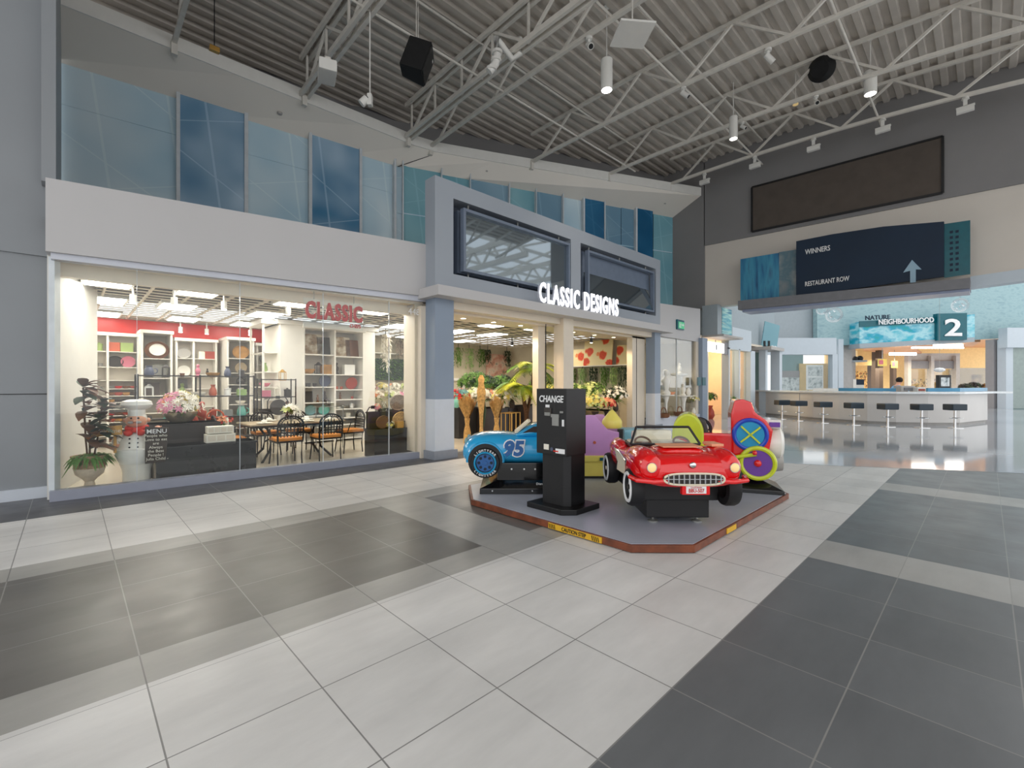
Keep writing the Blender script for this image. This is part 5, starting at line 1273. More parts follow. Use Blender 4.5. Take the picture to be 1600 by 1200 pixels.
g = MB().ball((-.045, -.135, .885), .035, sz=.6).ball((.045, -.135, .885), .035, sz=.6); g.build('moustache', 'gallery_grey', t, smooth=True)
MB().ball((0, -.15, .91), .024).build('nose', 'skin_tone', t, smooth=True)
for s in (-1, 1):
    MB().ball((s*.04, -.125, .945), .013).build('eye', 'black', t, smooth=True); MB().ball((s*.13, 0, .91), .03).build('ear', 'skin_tone', t, smooth=True)
MB().path([(.0, -.13, .78), (-.09, -.1, .80), (-.11, .02, .81), (0, .1, .81), (.11, .02, .81), (.09, -.1, .80), (0, -.13, .78)], .032, 8).ball((0, -.15, .775), .035).ball((-.07, -.15, .74), .045, sx=1.2).ball((.07, -.15, .74), .045, sx=1.2).build('scarf', 'scarf_red', t, smooth=True)
g = MB()
for x in (-.05, .04):
    for z_ in (.66, .60, .54): g.ball((x, -.165-.012*(z_ < .62), z_), .012)
g.build('buttons', 'black', t)
# arms with hands
MB().path([(-.15, -.02, .72), (-.22, -.08, .62), (-.20, -.16, .58)], .055, 10, .04).build('arm', 'ivory_gloss', t, smooth=True)
MB().path([(.15, -.02, .72), (.24, -.06, .70), (.26, -.10, .78)], .055, 10, .04).build('arm', 'ivory_gloss', t, smooth=True)
for sx_, cz in ((-.20, .57), (.26, .80)):
    g = MB().ball((sx_, -.175 if sx_ < 0 else -.12, cz), .038, sz=.8)
    for k in range(4): g.path([(sx_-.025+.017*k, (-.20 if sx_ < 0 else -.15), cz+.01), (sx_-.025+.017*k, (-.225 if sx_ < 0 else -.175), cz-.0), (sx_-.025+.017*k, (-.22 if sx_ < 0 else -.17), cz-.03+.004*(k % 2))], .0085, 6)
    g.path([(sx_+.035, -.17 if sx_ < 0 else -.12, cz+.015), (sx_+.045, -.2 if sx_ < 0 else -.15, cz+.02)], .009, 6)
    g.build('hand', 'skin_tone', t, smooth=True)
for s in (-1, 1): MB().ball((s*.08, -.07, .03), .07, sy=1.4, sz=.45).build('shoe', 'ivory_gloss', t, smooth=True)
MB().tube((-.20, -.20, .48), (-.20, -.20, .78), .018).build('sign_post', 'wood_sign', t)
q = MB().prism([(-.44, .71), (-.12, .73), (-.12, .86), (-.44, .84), (-.47, .775)], -.235, -.21).build('welcome_arrow', 'wood_sign', t, bevel=.006)
text('Welcome', 'welcome_lettering', 'linen', q, (-.28, -.24, .785), .075, depth=.002)
q = MB().prism([(.13, .30), (.36, .32), (.40, .80), (.13, .83)], -.235, -.205).build('menu_board', 'slate', t, bevel=.01)
text('MENU', 'menu_heading', 'text_white', q, (.265, -.24, .755), .085, depth=.002, bold=.001)
text('People who\nLove to eat\nare\nAlways\nthe Best\nPeople !\n- Julia Child -', 'menu_lettering', 'linen', q, (.255, -.24, .53), .055, depth=.002)

# ---- plinths and the big bowl arrangement
def blk(name, lab, c, sx, sy, h, mt, z0=SFZ, rz=0):
    t = thing(name, lab, 'plinth', (c[0], c[1], z0), rz); MB().box(-sx/2, sx/2, -sy/2, sy/2, 0, h-z0 if z0 == SFZ else h).build('box', mt, t, bevel=.006)
    MB().box(-sx/2-.01, sx/2+.01, -sy/2-.01, sy/2+.01, h-z0-.03 if z0 == SFZ else h-.03, h-z0 if z0 == SFZ else h).build('top', mt, t, bevel=.004); return t
blk('display_plinth', 'taller dark brown plinth under the silver flower bowl', (1.32, 9.06), .95, .5, .84, 'plinth')
blk('display_plinth', 'low black plinth beside the chef statue, under the cream drawers', (1.55, 8.52), 1.3, .46, .54, 'plinth_black')
def bouquet(name, lab, cat, loc, r, cols, n=60, vase='vase', vmt='white_ware', vs=1.2, fr=.035, flat=.8, leaves='leaf_green', vh=None):
    t = thing(name, lab, cat, loc); h = vh
    if vase: ware(vase, vmt, vs).build('vase' if vase != 'bowl' else 'bowl', vmt, t, smooth=True)
    top = vh if vh is not None else .22*vs
    gs = {c: MB() for c in cols}; g = MB()
    for k in range(n):
        a = R.uniform(0, 2*PI); u = R.uniform(-.15, 1); q = math.sqrt(max(0, 1-u*u)); rr = r*R.uniform(.75, 1)
        d_ = Vector((q*math.cos(a), q*math.sin(a), u)); p = Vector((0, 0, top+r*.25))+Vector((d_.x*rr, d_.y*rr, d_.z*rr*flat))
        c = cols[int((a/(2*PI)*len(cols)+R.random()*1.2)) % len(cols)]; gs[c].flower(p, fr*R.uniform(.8, 1.4), d_+Vector((0, -.3, .2)))
    for k in range(n//2):
        a = R.uniform(0, 2*PI); g.leaf((0, 0, top), (math.cos(a), math.sin(a), R.uniform(-.1, 1.4)), r*R.uniform(.8, 1.15), .05, .3)
    for c, m_ in gs.items():
        if m_.v: m_.build('blossoms', c, t)
    g.build('leaves', leaves, t); return t
bouquet('flower_bowl', 'large silver bowl of white, peach and pink lilies on the brown plinth', 'flower arrangement', (1.28, 8.95, .84), .30, ['petal_white', 'petal_yellow', 'petal_peach', 'petal_pink', 'petal_white'], 150, 'bowl', 'silver_bowl', 1.75, .05, .95, vh=.16)
g = thing('drawer_chest', 'small cream chest of drawers in two tiers on the low black plinth', 'chest', (1.73, 8.5, .54))
MB().box(-.2, .2, -.1, .1, 0, .13).box(-.18, .18, -.08, .1, .14, .25).build('case', 'linen', g, bevel=.006)
for k in range(3): MB().box(-.18+.125*k, -.075+.125*k, -.105, -.1, .03, .11).build('drawer', 'ivory', g)
for k in range(4): MB().box(-.17+.087*k, -.1+.087*k, -.085, -.08, .16, .23).build('drawer', 'ivory', g)
# ---- figures, pitchers and a black stand behind
t = thing('wire_rack', 'black wire merchandise rack behind the flower bowl', 'rack', (1.75, 10.35, SFZ))
for x in (-.9, 0, .9):
    for y in (-.2, .2): MB().tube((x, y, 0), (x, y, 1.6), .014).build('post', 'iron', t)
for z_ in (.4, .8, 1.2, 1.58): MB().box(-.9, .9, -.2, .2, z_-.01, z_+.008).build('shelf', 'iron', t)
names_ = {'dark_ware': 'dark', 'terracotta': 'rust-red', 'linen': 'cream', 'brown': 'brown', 'pewter': 'grey', 'orange_ware': 'orange', 'pink_ware': 'pink', 'teal_ware': 'teal', 'white_ware': 'white', 'wood_ware': 'tan', 'slate': 'umber', 'leaf_pale': 'pale green', 'slate_blue': 'slate blue', 'gold': 'gold', 'green_ware': 'lime'}
knames = {'figure': 'figurine', 'pitcher': 'pitcher', 'vase': 'vase', 'cup': 'cup', 'box': 'box', 'bowl': 'bowl', 'lantern': 'lantern', 'canister': 'jar'}
pos_ = ['first from the left', 'second from the left', 'third from the left', 'fourth from the left', 'fifth from the left', 'sixth from the left', 'seventh from the left', 'eighth from the left']
def row(x0, x1, y, z_, items, where, s=1.0, group=None):
    n = len(items)
    for k, (kd, mt) in enumerate(items):
        put(kd, mt, (x0+(x1-x0)*(k+.5)/n, y, z_), s, '%s %s, %s %s' % (names_[mt], knames[kd], pos_[k], where), knames[kd], group=group)
mats_ = list(names_); kinds_ = list(knames)
for li, (z_, nm) in enumerate([(.41, 'bottom'), (.81, 'middle'), (1.21, 'upper'), (1.59, 'top')]):
    items = [(kinds_[(li*3+k*5) % 8], mats_[(li*4+k*3) % 15]) for k in range(7)]
    row(.9, 2.6, 10.35, z_, items, 'on the %s shelf of the black wire rack' % nm, 1.0 if z_ < 1.5 else .9, 'wares on the black wire rack')
t = blk('display_plinth', 'black plinth carrying the red patterned figure, behind the drawers', (1.74, 9.66), .55, .45, .75, 'plinth_black')
put('figure', 'terracotta', (1.68, 9.6, .75), 1.5, 'tall red and white patterned rooster-like figure behind the drawers', 'figurine')
put('basket', 'orange_ware', (1.9, 9.66, .75), 1.1, 'orange-red flowered basket right of the patterned figure', 'basket')
put('pitcher', 'terracotta', (1.55, 9.56, .75), .9, 'deep red small pitcher left of the patterned figure', 'pitcher')
bouquet('flower_posy', 'small orange-red posy above the dining table corner', 'flower arrangement', (1.9, 8.98, .74), .12, ['petal_red', 'petal_peach'], 26, 'cup', 'linen', 1.0, .035, vh=.06)
blk('display_plinth', 'small dark stand under the orange-red posy', (1.9, 8.98), .26, .2, .74, 'plinth')
# black stand with bags right
t = thing('wire_rack', 'black wire rack with pink and cream goods left of the pillar shelving', 'rack', (3.3, 10.9, SFZ))
for x in (-.35, .35):
    for y in (-.15, .15): MB().tube((x, y, 0), (x, y, 1.55), .014).build('post', 'iron', t)
for z_ in (.4, .8, 1.15, 1.53): MB().box(-.35, .35, -.15, .15, z_-.01, z_+.008).build('shelf', 'iron', t)
for li, (z_, nm) in enumerate([(.81, 'middle'), (1.16, 'upper')]):
    row(2.97, 3.63, 10.9, z_, [('box', 'pink_ware'), ('lantern', 'linen'), ('canister', 'dark_ware')] if li else [('bowl', 'slate'), ('box', 'terracotta'), ('lantern', 'brown')], 'on the %s shelf of the small black rack' % nm, 1.1, 'wares on the small black rack')
put('lantern', 'gold', (3.42, 10.9, 1.54), 1.0, 'yellow-topped lantern on top of the small black rack', 'lantern')

# ---- iron dining set
def make_chair():
    t = thing('iron_chair', 'x', 'chair', (0, 0, SFZ))
    g = MB()
    for x in (-.20, .20): MB().path([(x, -.20, 0), (x*1.0, -.18, .2), (x, -.20, .43)], .013, 6).build('leg', 'iron', t); MB().path([(x*1.1, .22, 0), (x, .19, .25), (x, .2, .43)], .013, 6).build('leg', 'iron', t)
    MB().box(-.22, .22, -.22, .22, .40, .43).build('seat_frame', 'iron', t, bevel=.008)
    MB().box(-.225, .225, -.215, .22, .43, .485).build('cushion', 'cushion', t, bevel=.018)
    g = MB(); n = 14; arc = [(-.21, -.22, .43), (-.215, -.235, .66)]
    arc += [(-.215*math.cos(PI*k/n), -.245, .70+.17*math.sin(PI*k/n)) for k in range(n+1)]+[(.215, -.235, .66), (.21, -.22, .43)]
    g.path(arc, .016, 6)
    g.path([(x*.72/1, y, .52+(z_-.43)*.72) for x, y, z_ in arc[2:-2]], .009, 5)
    for k in range(7):
        x = -.165+.055*k; g.beam((x, -.235, .50), (x, -.242, .72+.03*(3-abs(k-3))), .017, .007)
    for k in range(5): g.beam((-.205, -.237, .53+.05*k), (.205, -.237, .53+.05*k), .007, .017)
    for k in range(7):
        a = PI*(k+.5)/7; g.torus((-.185*math.cos(a), -.245, .705+.14*math.sin(a)), .02, .006, 'Y', 10, 5)
    g.build('backrest', 'iron', t)
    for x in (-1, 1): MB().path([(x*.215, -.235, .66), (x*.25, -.1, .66), (x*.25, .08, .64), (x*.215, .14, .43)], .011, 6).build('armrest', 'iron', t)
    return t
ch = make_chair(); ch['group'] = 'iron dining chairs'
cps = [(2.80, 8.72, 0, 'iron dining chair seen from behind, left of the two nearest the window'), (3.52, 8.74, 0, 'iron dining chair seen from behind, right of the two nearest the window'),
       (2.06, 9.42, -PI/2, 'iron dining chair at the left head of the stone table'), (4.28, 9.4, PI/2, 'iron dining chair at the right head of the stone table'),
       (2.86, 10.12, PI, 'iron dining chair across the table, left of the far pair'), (3.52, 10.12, PI, 'iron dining chair across the table, right of the far pair')]
for i, (x, y, rz, lab) in enumerate(cps):
    if i == 0: ch.matrix_basis = Matrix.Translation((x, y, SFZ)); ch['label'] = lab
    else: dup(ch, (x, y, SFZ), rz, lab)
t = thing('dining_table', 'stone-topped iron dining table laid with plates in the shop window', 'table', (3.14, 9.42, SFZ))
MB().box(-.86, .86, -.46, .46, .68, .71).build('tabletop', 'stone_top', t, bevel=.01)
MB().box(-.80, .80, -.40, .40, .64, .68).build('apron', 'iron', t)
for sx_ in (-.55, .55):
    for sy_ in (-.28, .28): MB().path([(sx_, sy_, .65), (sx_*.8, sy_*.6, .45), (sx_*.85, sy_*.7, .2), (sx_*1.15, sy_*1.15, 0)], .022, 8).build('leg', 'iron', t, smooth=True)
MB().path([(-.5, 0, .35), (-.2, 0, .5), (0, 0, .4), (.2, 0, .5), (.5, 0, .35)], .016, 6).build('scroll_brace', 'iron', t)
TZ = SFZ+.71
for k, (x, y, lab) in enumerate([(2.55, 9.12, 'flat cream plate at the near left corner of the dining table'), (3.3, 9.12, 'flat cream plate at the near middle of the dining table'), (3.75, 9.2, 'flat cream plate at the near right of the dining table'), (2.8, 9.7, 'flat cream plate at the far left of the dining table'), (3.5, 9.7, 'flat cream plate at the far right of the dining table')]):
    o = MB().lathe([(.05, 0), (.13, .012), (.135, .02), (.06, .008), (.001, .008)], (0, 0, 0), 24).build('dinner_plate', 'linen', smooth=True, label=lab, cat='plate', group='plates on the dining table'); o.location = (x, y, TZ)
    o = MB().ball((0, 0, .03), .05, sz=.6).build('napkin', 'white_ware', smooth=True, label=lab.replace('flat cream plate', 'folded white napkin'), cat='napkin', group='napkins on the dining table'); o.location = (x, y, TZ+.012)
bouquet('flower_vase', 'white lilies in a small vase in the middle of the dining table', 'flower arrangement', (3.12, 9.45, TZ), .17, ['petal_white', 'petal_lime', 'petal_white'], 30, 'vase', 'clear_glass', .7, .05, vh=.15)
# plate easels (wrought iron stands with a framed plate)
for (x, y, z_, lab, mt) in [(3.2, 10.5, 0, 'arched iron easel with a dark plate behind the dining table', 'dark_ware'), (4.36, 8.5, .58, 'arched iron easel with a red star plate on the black cabinet', 'terracotta')]:
    t = thing('plate_easel', lab, 'easel', (x, y, z_ if z_ else SFZ), 0); h = 1.15 if not z_ else .42; w_ = .20 if not z_ else .13; b0_ = h-.38
    MB().path([(-w_, 0, 0), (-w_, 0, h-.08), (-w_+.05, 0, h), (w_-.05, 0, h), (w_, 0, h-.08), (w_, 0, 0)], .012, 6).build('frame', 'iron', t)
    MB().box(-.04, .04, -.015, .015, h-.03, h+.03).build('clip', 'iron', t)
    g = MB(); g.m = Matrix.Translation((0, -.02, h-.21)) @ Matrix.Rotation(PI/2, 4, 'X'); g.lathe([(.02, 0), (w_*.6, .004), (w_*.85, .02), (w_*.8, .03), (.001, .01)], (0, 0, 0), 24).build('plate', mt, t, smooth=True)
# black cabinet at right end with woven goods
cb = blk('display_plinth', 'low black cabinet at the right end of the window under woven trays', (4.65, 8.4), .84, .42, .58, 'plinth_black')
blk('display_plinth', 'upper dark box on the black cabinet behind the wooden tray', (4.62, 8.52), .74, .14, .33, 'plinth', z0=.58)
put('wheel_tray', 'brown', (4.46, 8.3, .58), .78, 'round wooden tray leaning at the left of the black cabinet', 'tray')
put('wheel_tray', 'grey_wicker', (4.92, 8.52, .91), 1.0, 'large round grey woven tray on the upper dark box', 'tray')
t = put('wheel_tray', 'wicker', (4.88, 8.36, .58), .95, 'round golden wicker tray at the right of the black cabinet', 'tray')
put('box', 'gold', (4.80, 8.25, .58), .9, 'golden oblong bread tray before the wicker tray', 'tray', rz=0)
put('vase', 'clear_glass', (4.62, 8.52, .91), .8, 'clear glass bell jar on the upper dark box', 'jar')
bouquet('coral_posy', 'small coral pink posy left of the glass bell jar', 'flower arrangement', (4.46, 8.55, .91), .10, ['petal_peach', 'petal_pink'], 26, 'cup', 'linen', .8, .03, vh=.05)
bouquet('dry_posy', 'dry cream posy between the wooden tray and the bread tray', 'flower arrangement', (4.63, 8.3, .58), .09, ['petal_white', 'petal_yellow'], 26, 'cup', 'linen', .8, .028, vh=.05)
put('canister', 'slate', (4.99, 8.28, .58), .8, 'dark jar at the right edge of the black cabinet', 'jar')
# glass display shelf stand behind right chair
t = thing('glass_shelf_stand', 'thin grey stand with glass shelves left of the black cabinet', 'stand', (4.15, 10.1, SFZ))
for x in (-.3, .3): MB().tube((x, 0, 0), (x, 0, .95), .012).build('post', 'pewter', t)
for z_ in (.35, .93): MB().box(-.34, .34, -.14, .14, z_, z_+.012).build('shelf', 'clear_glass', t)
put('lantern', 'dark_ware', (4.1, 10.1, SFZ+.942), .7, 'small dark lantern on the glass shelf stand', 'lantern')

# ---- flower department behind the window's right end
t = thing('hedge_panel', 'green artificial hedge panel on the back wall', 'hedge', (7.5, 14.0, 1.7))
MB().box(-1.3, 1.3, -.03, .08, -.1, .62).build('backing', 'leaf_dark', t)
g = MB()
for k in range(900): g.leaf((R.uniform(-1.3, 1.3), -.05, R.uniform(-.1, .62)), (R.uniform(-1, 1), -.8, R.uniform(-.6, 1)), .09, .05, .2, 2)
o = g.build('leaves', 'leaf_green', t, kind='stuff')
t = thing('wall_ledge', 'white wall ledge carrying hanging greenery above the hedge panel', 'shelf', (7.4, 13.9, 2.5)); MB().box(-1.2, 1.3, -.15, .19, -.03, 0).build('board', 'shelf_white', t)
def hanging(lab, x, y, ztop, ln, mt, n=40, w_=.16, name='hanging_plant'):
    t = thing(name, lab, 'hanging plant', (x, y, ztop)); g = MB()
    for k in range(n):
        a = R.uniform(0, 2*PI); l = ln*R.uniform(.5, 1); r_ = w_*R.uniform(.2, 1); x_, y_ = r_*math.cos(a), r_*math.sin(a)*.6
        for j in range(6): g.leaf((x_, y_-.02, -l*j/6), (R.uniform(-1, 1), R.uniform(-1, .2), -.6), .1, .03, .5, 2)
    g.build('foliage', mt, t, kind='stuff'); MB().tube((0, 0, -.02), (0, 0, 3.455-ztop if ztop > 2.5 else .06), .012).build('hook', 'dark_ware', t); return t
hanging('pale green trailing plant hung above the hedge, left', 6.7, 13.7, 2.92, .85, 'leaf_pale', 40)
hanging('tan dried trailing plant hung above the hedge, right', 8.0, 13.7, 2.92, .6, 'grey_wicker', 36)
hanging('long white trailing wisteria hung in front of the hedge', 6.65, 12.2, 2.92, 1.25, 'petal_white', 46, .14)
blk('display_plinth', 'long dark display table of potted flowers before the hedge', (7.3, 12.9), 2.6, .9, .7, 'plinth')
fl = [('white roses', ['petal_white', 'petal_yellow']), ('white and rust roses', ['petal_white', 'petal_peach', 'petal_white']), ('cream lilies', ['petal_white', 'petal_lime']), ('pale pink peonies', ['petal_pink', 'petal_white'])]
for i in range(6):
    for j in range(2):
        nm, cs = fl[(i+j*2) % 4]
        bouquet('potted_flowers', 'potted %s, %s, %s row before the hedge' % (nm, pos_[i], ['front', 'back'][j]), 'potted flowers', (6.2+.42*i, 12.62+.5*j, .7), .21, cs, 46, 'vase', 'linen', 1.0, .055, vh=.35+.25*j)['group'] = 'potted flowers before the hedge'

# ---- inside the left entrance
blk('display_plinth', 'dark plinth behind the pampas at the left of the entrance', tuple(D(722, 680, 12.4))[:2], .6, .5, .85, 'plinth_black')
blk('display_plinth', 'wide dark plinth row behind the tall reed bundles', tuple(D(768, 680, 12.9))[:2], 1.1, .5, .80, 'plinth')
blk('display_plinth', 'dark plinth behind the palm trunk', tuple(D(826, 680, 13.6))[:2], 1.0, .6, .85, 'plinth')
def pampas(px, d, h, w_, lab, mt='pampas'):
    p = D(px, 690, d); t = thing('reed_bundle', lab, 'dried plants', (p.x, p.y, SFZ), 0, 'reed bundles')
    MB().lathe([(.10, 0), (.09, .25), (.05, .45), (.07, .6)], (0, 0, 0), 14).build('stalks', 'pampas', t, smooth=True); g = MB()
    for k in range(420):
        a = R.uniform(0, 2*PI); q_ = math.sqrt(R.random()); g.leaf((0, 0, h*.40), (math.cos(a)*w_*q_, math.sin(a)*w_*.7*q_, 1.0), h*.58*R.uniform(.75, 1)*(1-.15*q_), .035, -.02, 3)
    g.build('plumes', mt, t, kind='stuff'); return t
pampas(730, 11.2, 1.25, .55, 'golden reed bundle nearest the blue column')
pampas(776, 11.4, 1.2, .45, 'golden reed bundle right of the tall tan sculpture')
p = D(752, 690, 11.0); t = thing('tall_sculpture', 'tall slim tan floor sculpture between the two reed bundles', 'sculpture', (p.x, p.y, SFZ))
MB().lathe([(.09, 0), (.08, .1), (.05, .4), (.06, .7), (.12, 1.1), (.13, 1.25), (.08, 1.45), (.1, 1.55), (.04, 1.65)], (0, 0, 0), 16, .9, .7).build('body', 'pampas', t, smooth=True)
MB().path([(.06, 0, .4), (.12, 0, .8), (.10, 0, 1.2), (.03, 0, 1.5)], .03, 8).build('dark_wing', 'leaf_dark', t, smooth=True)
t = thing('gold_cart', 'gold framed serving cart at the left entrance', 'cart', tuple(D(798, 690, 11.6).xy)+(SFZ,), .3)
for x in (-.22, 0, .22):
    for y in (-.15, .15): MB().tube((x, y, 0), (x, y, .72), .014).build('post', 'gold', t)
for z_ in (.2, .70): MB().box(-.23, .23, -.16, .16, z_, z_+.015).build('shelf', 'gold', t)
p = D(822, 690, 12.2); t = thing('potted_palm', 'tall yellow-green palm with leaning trunk inside the left entrance', 'palm', (p.x, p.y, SFZ))
MB().lathe([(.16, 0), (.2, .3), (.21, .34), (.18, .34)], (0, 0, 0), 20).build('pot', 'plinth', t, smooth=True)
MB().path([(.05, 0, .25), (.0, 0, .7), (-.12, 0, 1.15), (-.16, 0, 1.4)], .07, 10, .04).path([(-.03, 0, .3), (.08, 0, .8), (.22, 0, 1.3), (.26, 0, 1.75)], .05, 10, .03).build('trunk', 'bark', t, smooth=True)
g = MB(); g2 = MB()
for (cx_, cz, n, ln) in ((-.18, 1.36, 15, .74), (.28, 1.85, 15, .8)):
    for k in range(n):
        a = 2*PI*k/n+R.uniform(-.2, .2); up = R.uniform(.1, .9); pts = [Vector((cx_, 0, cz))+Vector((math.cos(a)*ln*q, math.sin(a)*ln*q*.8, ln*(up*q-1.0*q*q*.8))) for q in (0, .2, .4, .6, .8, 1)]
        for j in range(5):
            for q in (0, .25, .5, .75):
                pp = pts[j].lerp(pts[j+1], q); dd = (pts[j+1]-pts[j]).normalized(); sd = dd.cross(Vector((0, 0, 1))).normalized()
                for s in (-1, 1): (g if k % 3 else g2).leaf(pp, sd*s+dd*.5, .27*(1-.09*j), .036, .35, 2)
g.build('fronds', 'palm', t); g2.build('green_fronds', 'leaf_green', t)  # every third frond takes the darker leaf green
bouquet('flowering_tree', 'bushy yellow-flowered arrangement left of the palm crown', 'flower arrangement', tuple(D(800, 640, 12.6).xy)+(.80,), .34, ['petal_yellow', 'petal_lime'], 120, 'vase', 'slate', 1.2, .055, vh=.35)
for px, d, cs, lab in [(718, 12.2, ['petal_teal', 'petal_red'], 'teal and magenta hydrangeas beside the blue column'), (752, 12.9, ['petal_white'], 'white blossoms behind the tall sculpture'), (786, 12.3, ['petal_white', 'petal_yellow'], 'white lilies left of the palm trunk'), (842, 13.2, ['petal_yellow', 'petal_white'], 'cream hydrangeas right of the palm trunk')]:
    p = D(px, 640, d); bouquet('potted_flowers', lab, 'potted flowers', (p.x, p.y, .83), .3, cs, 80, 'vase', 'linen', 1.0, .06, vh=.2)
put('vase', 'teal_ware', tuple(D(713, 640, 11.9).xy)+(.85,), 1.2, 'mint green square-shouldered vase beside the blue column', 'vase')
for px, lab, mt, ln in [(716, 'greenery hung at the far left of the back wall', 'leaf_green', .8), (733, 'grey-green greenery hung second on the back wall', 'leaf_pale', 1.0), (750, 'greenery hung left of the floral picture', 'leaf_green', .8), (762, 'dark greenery hung over the left edge of the floral picture', 'leaf_dark', .6), (792, 'dark greenery hung over the right edge of the floral picture', 'leaf_dark', .7)]:
    p = onY(px, 540, 13.85); hanging(lab, p.x, 13.85, 2.85, ln, mt, 26, .2)
p = onY(777, 560, 14.0); t = thing('floral_picture', 'large unframed picture of pale pink blooms on the back wall', 'picture', (p.x, 14.08, 1.95)); MB().box(-.55, .55, -.05, 0, -.35, .75).build('canvas', 'floral_print', t)
t = thing('wall_ledge', 'thin white ledge under the floral picture', 'shelf', (p.x+.4, 14.0, 1.58)); MB().box(-1.0, 1.6, -.2, .09, -.03, 0).build('board', 'shelf_white', t)
p = onY(714, 590, 14.0); t = thing('wall_alcove', 'white door-like surround low on the back wall at the left', 'alcove', (p.x, 14.05, .2)); frame(MB(), -.4, .4, 0, 1.5, [(-.3, .3, 0, 1.4)], -.04, .05).build('frame', 'shelf_white', t)
bouquet('leafy_shrub', 'dark leafy shrub behind the tall sculpture', 'plant', tuple(D(762, 620, 13.6).xy)+(SFZ,), .45, ['leaf_dark', 'leaf_green'], 130, 'vase', 'slate', 2, .09, vh=1.2)
for px, d, z0, r_, cs, lab in [(742, 13.2, .8, .3, ['petal_white', 'petal_lime'], 'ivory blossoms between the reed bundle and the sculpture'), (768, 13.4, .8, .34, ['petal_white', 'petal_peach'], 'white and blush blossoms right of the tall sculpture'), (797, 13.3, .8, .34, ['petal_white', 'petal_yellow'], 'cream blossoms over the gold cart'),
        (835, 14.2, .85, .36, ['petal_yellow', 'leaf_green'], 'yellow-green blossoms behind the palm trunk'), (856, 14.4, .85, .36, ['petal_yellow', 'petal_lime'], 'lime blossoms at the right of the left entrance')]:
    p = D(px, 640, d); bouquet('potted_flowers', lab, 'potted flowers', (p.x, p.y, z0), r_, cs, 110, 'vase', 'linen', 1.0, .06, vh=.25)
    MB().box(-.22, .22, -.2, .2, 0, z0-SFZ).build('display_plinth', 'plinth', label='small dark plinth under the %s' % lab, cat='plinth').location = (p.x, p.y, SFZ)
for px, d, h, r_, lab in [(742, 13.9, 1.3, .5, 'dark green shrub behind the ivory blossoms'), (786, 14.4, 1.2, .5, 'dark green shrub left of the palm crown'), (848, 15.0, 1.2, .5, 'green shrub behind the palm crown')]:
    p = D(px, 620, d); bouquet('leafy_shrub', lab, 'plant', (p.x, min(p.y, 13.2), SFZ), r_, ['leaf_dark', 'leaf_green'], 150, 'vase', 'slate', 2, .09, vh=h)
t = thing('metal_wreath', 'dark metal wall wreath with round mirrors on the right side wall', 'wreath', (13.46, 12.6, 2.1))
g = MB()
for k in range(9): a = 2*PI*k/9; g.torus((0, .28*math.cos(a), .28*math.sin(a)), .1, .012, 'X', 16, 6)
g.build('rings', 'dark_ware', t); MB().disc((-.01, .1, .12), .09, .01, 'X').disc((-.01, -.2, .05), .08, .01, 'X').build('mirrors', 'chrome', t)

# ---- inside the right entrance: poppy canvases, hung greenery, bouquets
def wallX(px, py, X=13.45): return onX(px, py, X)
t = thing('wall_ledge', 'long white ledge carrying the poppy canvases in the right entrance', 'shelf', (13.4, 9.6, 1.9)); zl = wallX(940, 571, 13.3).z
t.matrix_basis = Matrix.Translation((13.4, 9.6, zl)); MB().box(-.25, .1, -1.6, 2.2, -.03, 0).build('board', 'shelf_white', t)
for px0, px1, h, lab, x in [(886, 915, .62, 'smaller poppy canvas at the left of the ledge', 13.3), (912, 956, .88, 'big poppy canvas in front at the middle of the ledge', 13.18), (963, 1000, .66, 'poppy canvas at the right of the ledge', 13.3)]:
    a, b = onX(px0, 570, x), onX(px1, 570, x)
    t = thing('poppy_canvas', lab, 'painting', (x, (a.y+b.y)/2, zl), 0, 'poppy canvases'); w_ = abs(a.y-b.y)/2
    g = MB(); g.m = Matrix.Rotation(.1, 4, 'Y'); g.box(-.02, .02, -w_, w_, 0, h).build('canvas', 'poppies', t)
for k, px in enumerate((895, 910, 926, 944, 958, 972)):
    p = wallX(px, 575, 13.3); hanging('green trailing garland under the poppy ledge, %s' % pos_[k], 13.3, p.y, zl-.08, .75, ['leaf_green', 'leaf_pale', 'leaf_dark'][k % 3], 30, .22)['group'] = 'garlands under the poppy ledge'
blk('display_plinth', 'tan display table of bouquets in the right entrance', (12.5, 9.3), .9, 1.9, .62, 'stone_top')
for px, py, d, cs, r_, lab in [(905, 640, 14.3, ['petal_yellow', 'petal_white'], .36, 'cream bouquet at the left of the right entrance'), (930, 630, 13.6, ['petal_lime', 'petal_yellow'], .36, 'lime hydrangea bouquet right of the change machine'), (949, 640, 13.8, ['petal_red', 'petal_peach'], .26, 'red lily bouquet in the right entrance'), (962, 618, 14.2, ['leaf_dark', 'leaf_dark', 'petal_white'], .42, 'dark leafy bush with white blooms in the right entrance')]:
    p = D(px, py, d); bouquet('bouquet', lab, 'bouquet', (p.x, p.y, .62 if 11.9 < p.x < 13 else SFZ), r_, cs, 110, 'vase', 'slate', 1.3 if 11.9 < p.x < 13 else 2.6, .06, vh=.35 if 11.9 < p.x < 13 else .75)

for px, d, h, r_, lab in [(893, 14.6, 1.0, .45, 'green shrub behind the cream bouquet in the right entrance'), (925, 14.9, 1.0, .5, 'green shrub behind the lime bouquet in the right entrance')]:
    p = D(px, 620, d); bouquet('leafy_shrub', lab, 'plant', (p.x, p.y, SFZ), r_, ['leaf_green', 'petal_lime'], 150, 'vase', 'slate', 2, .08, vh=h)
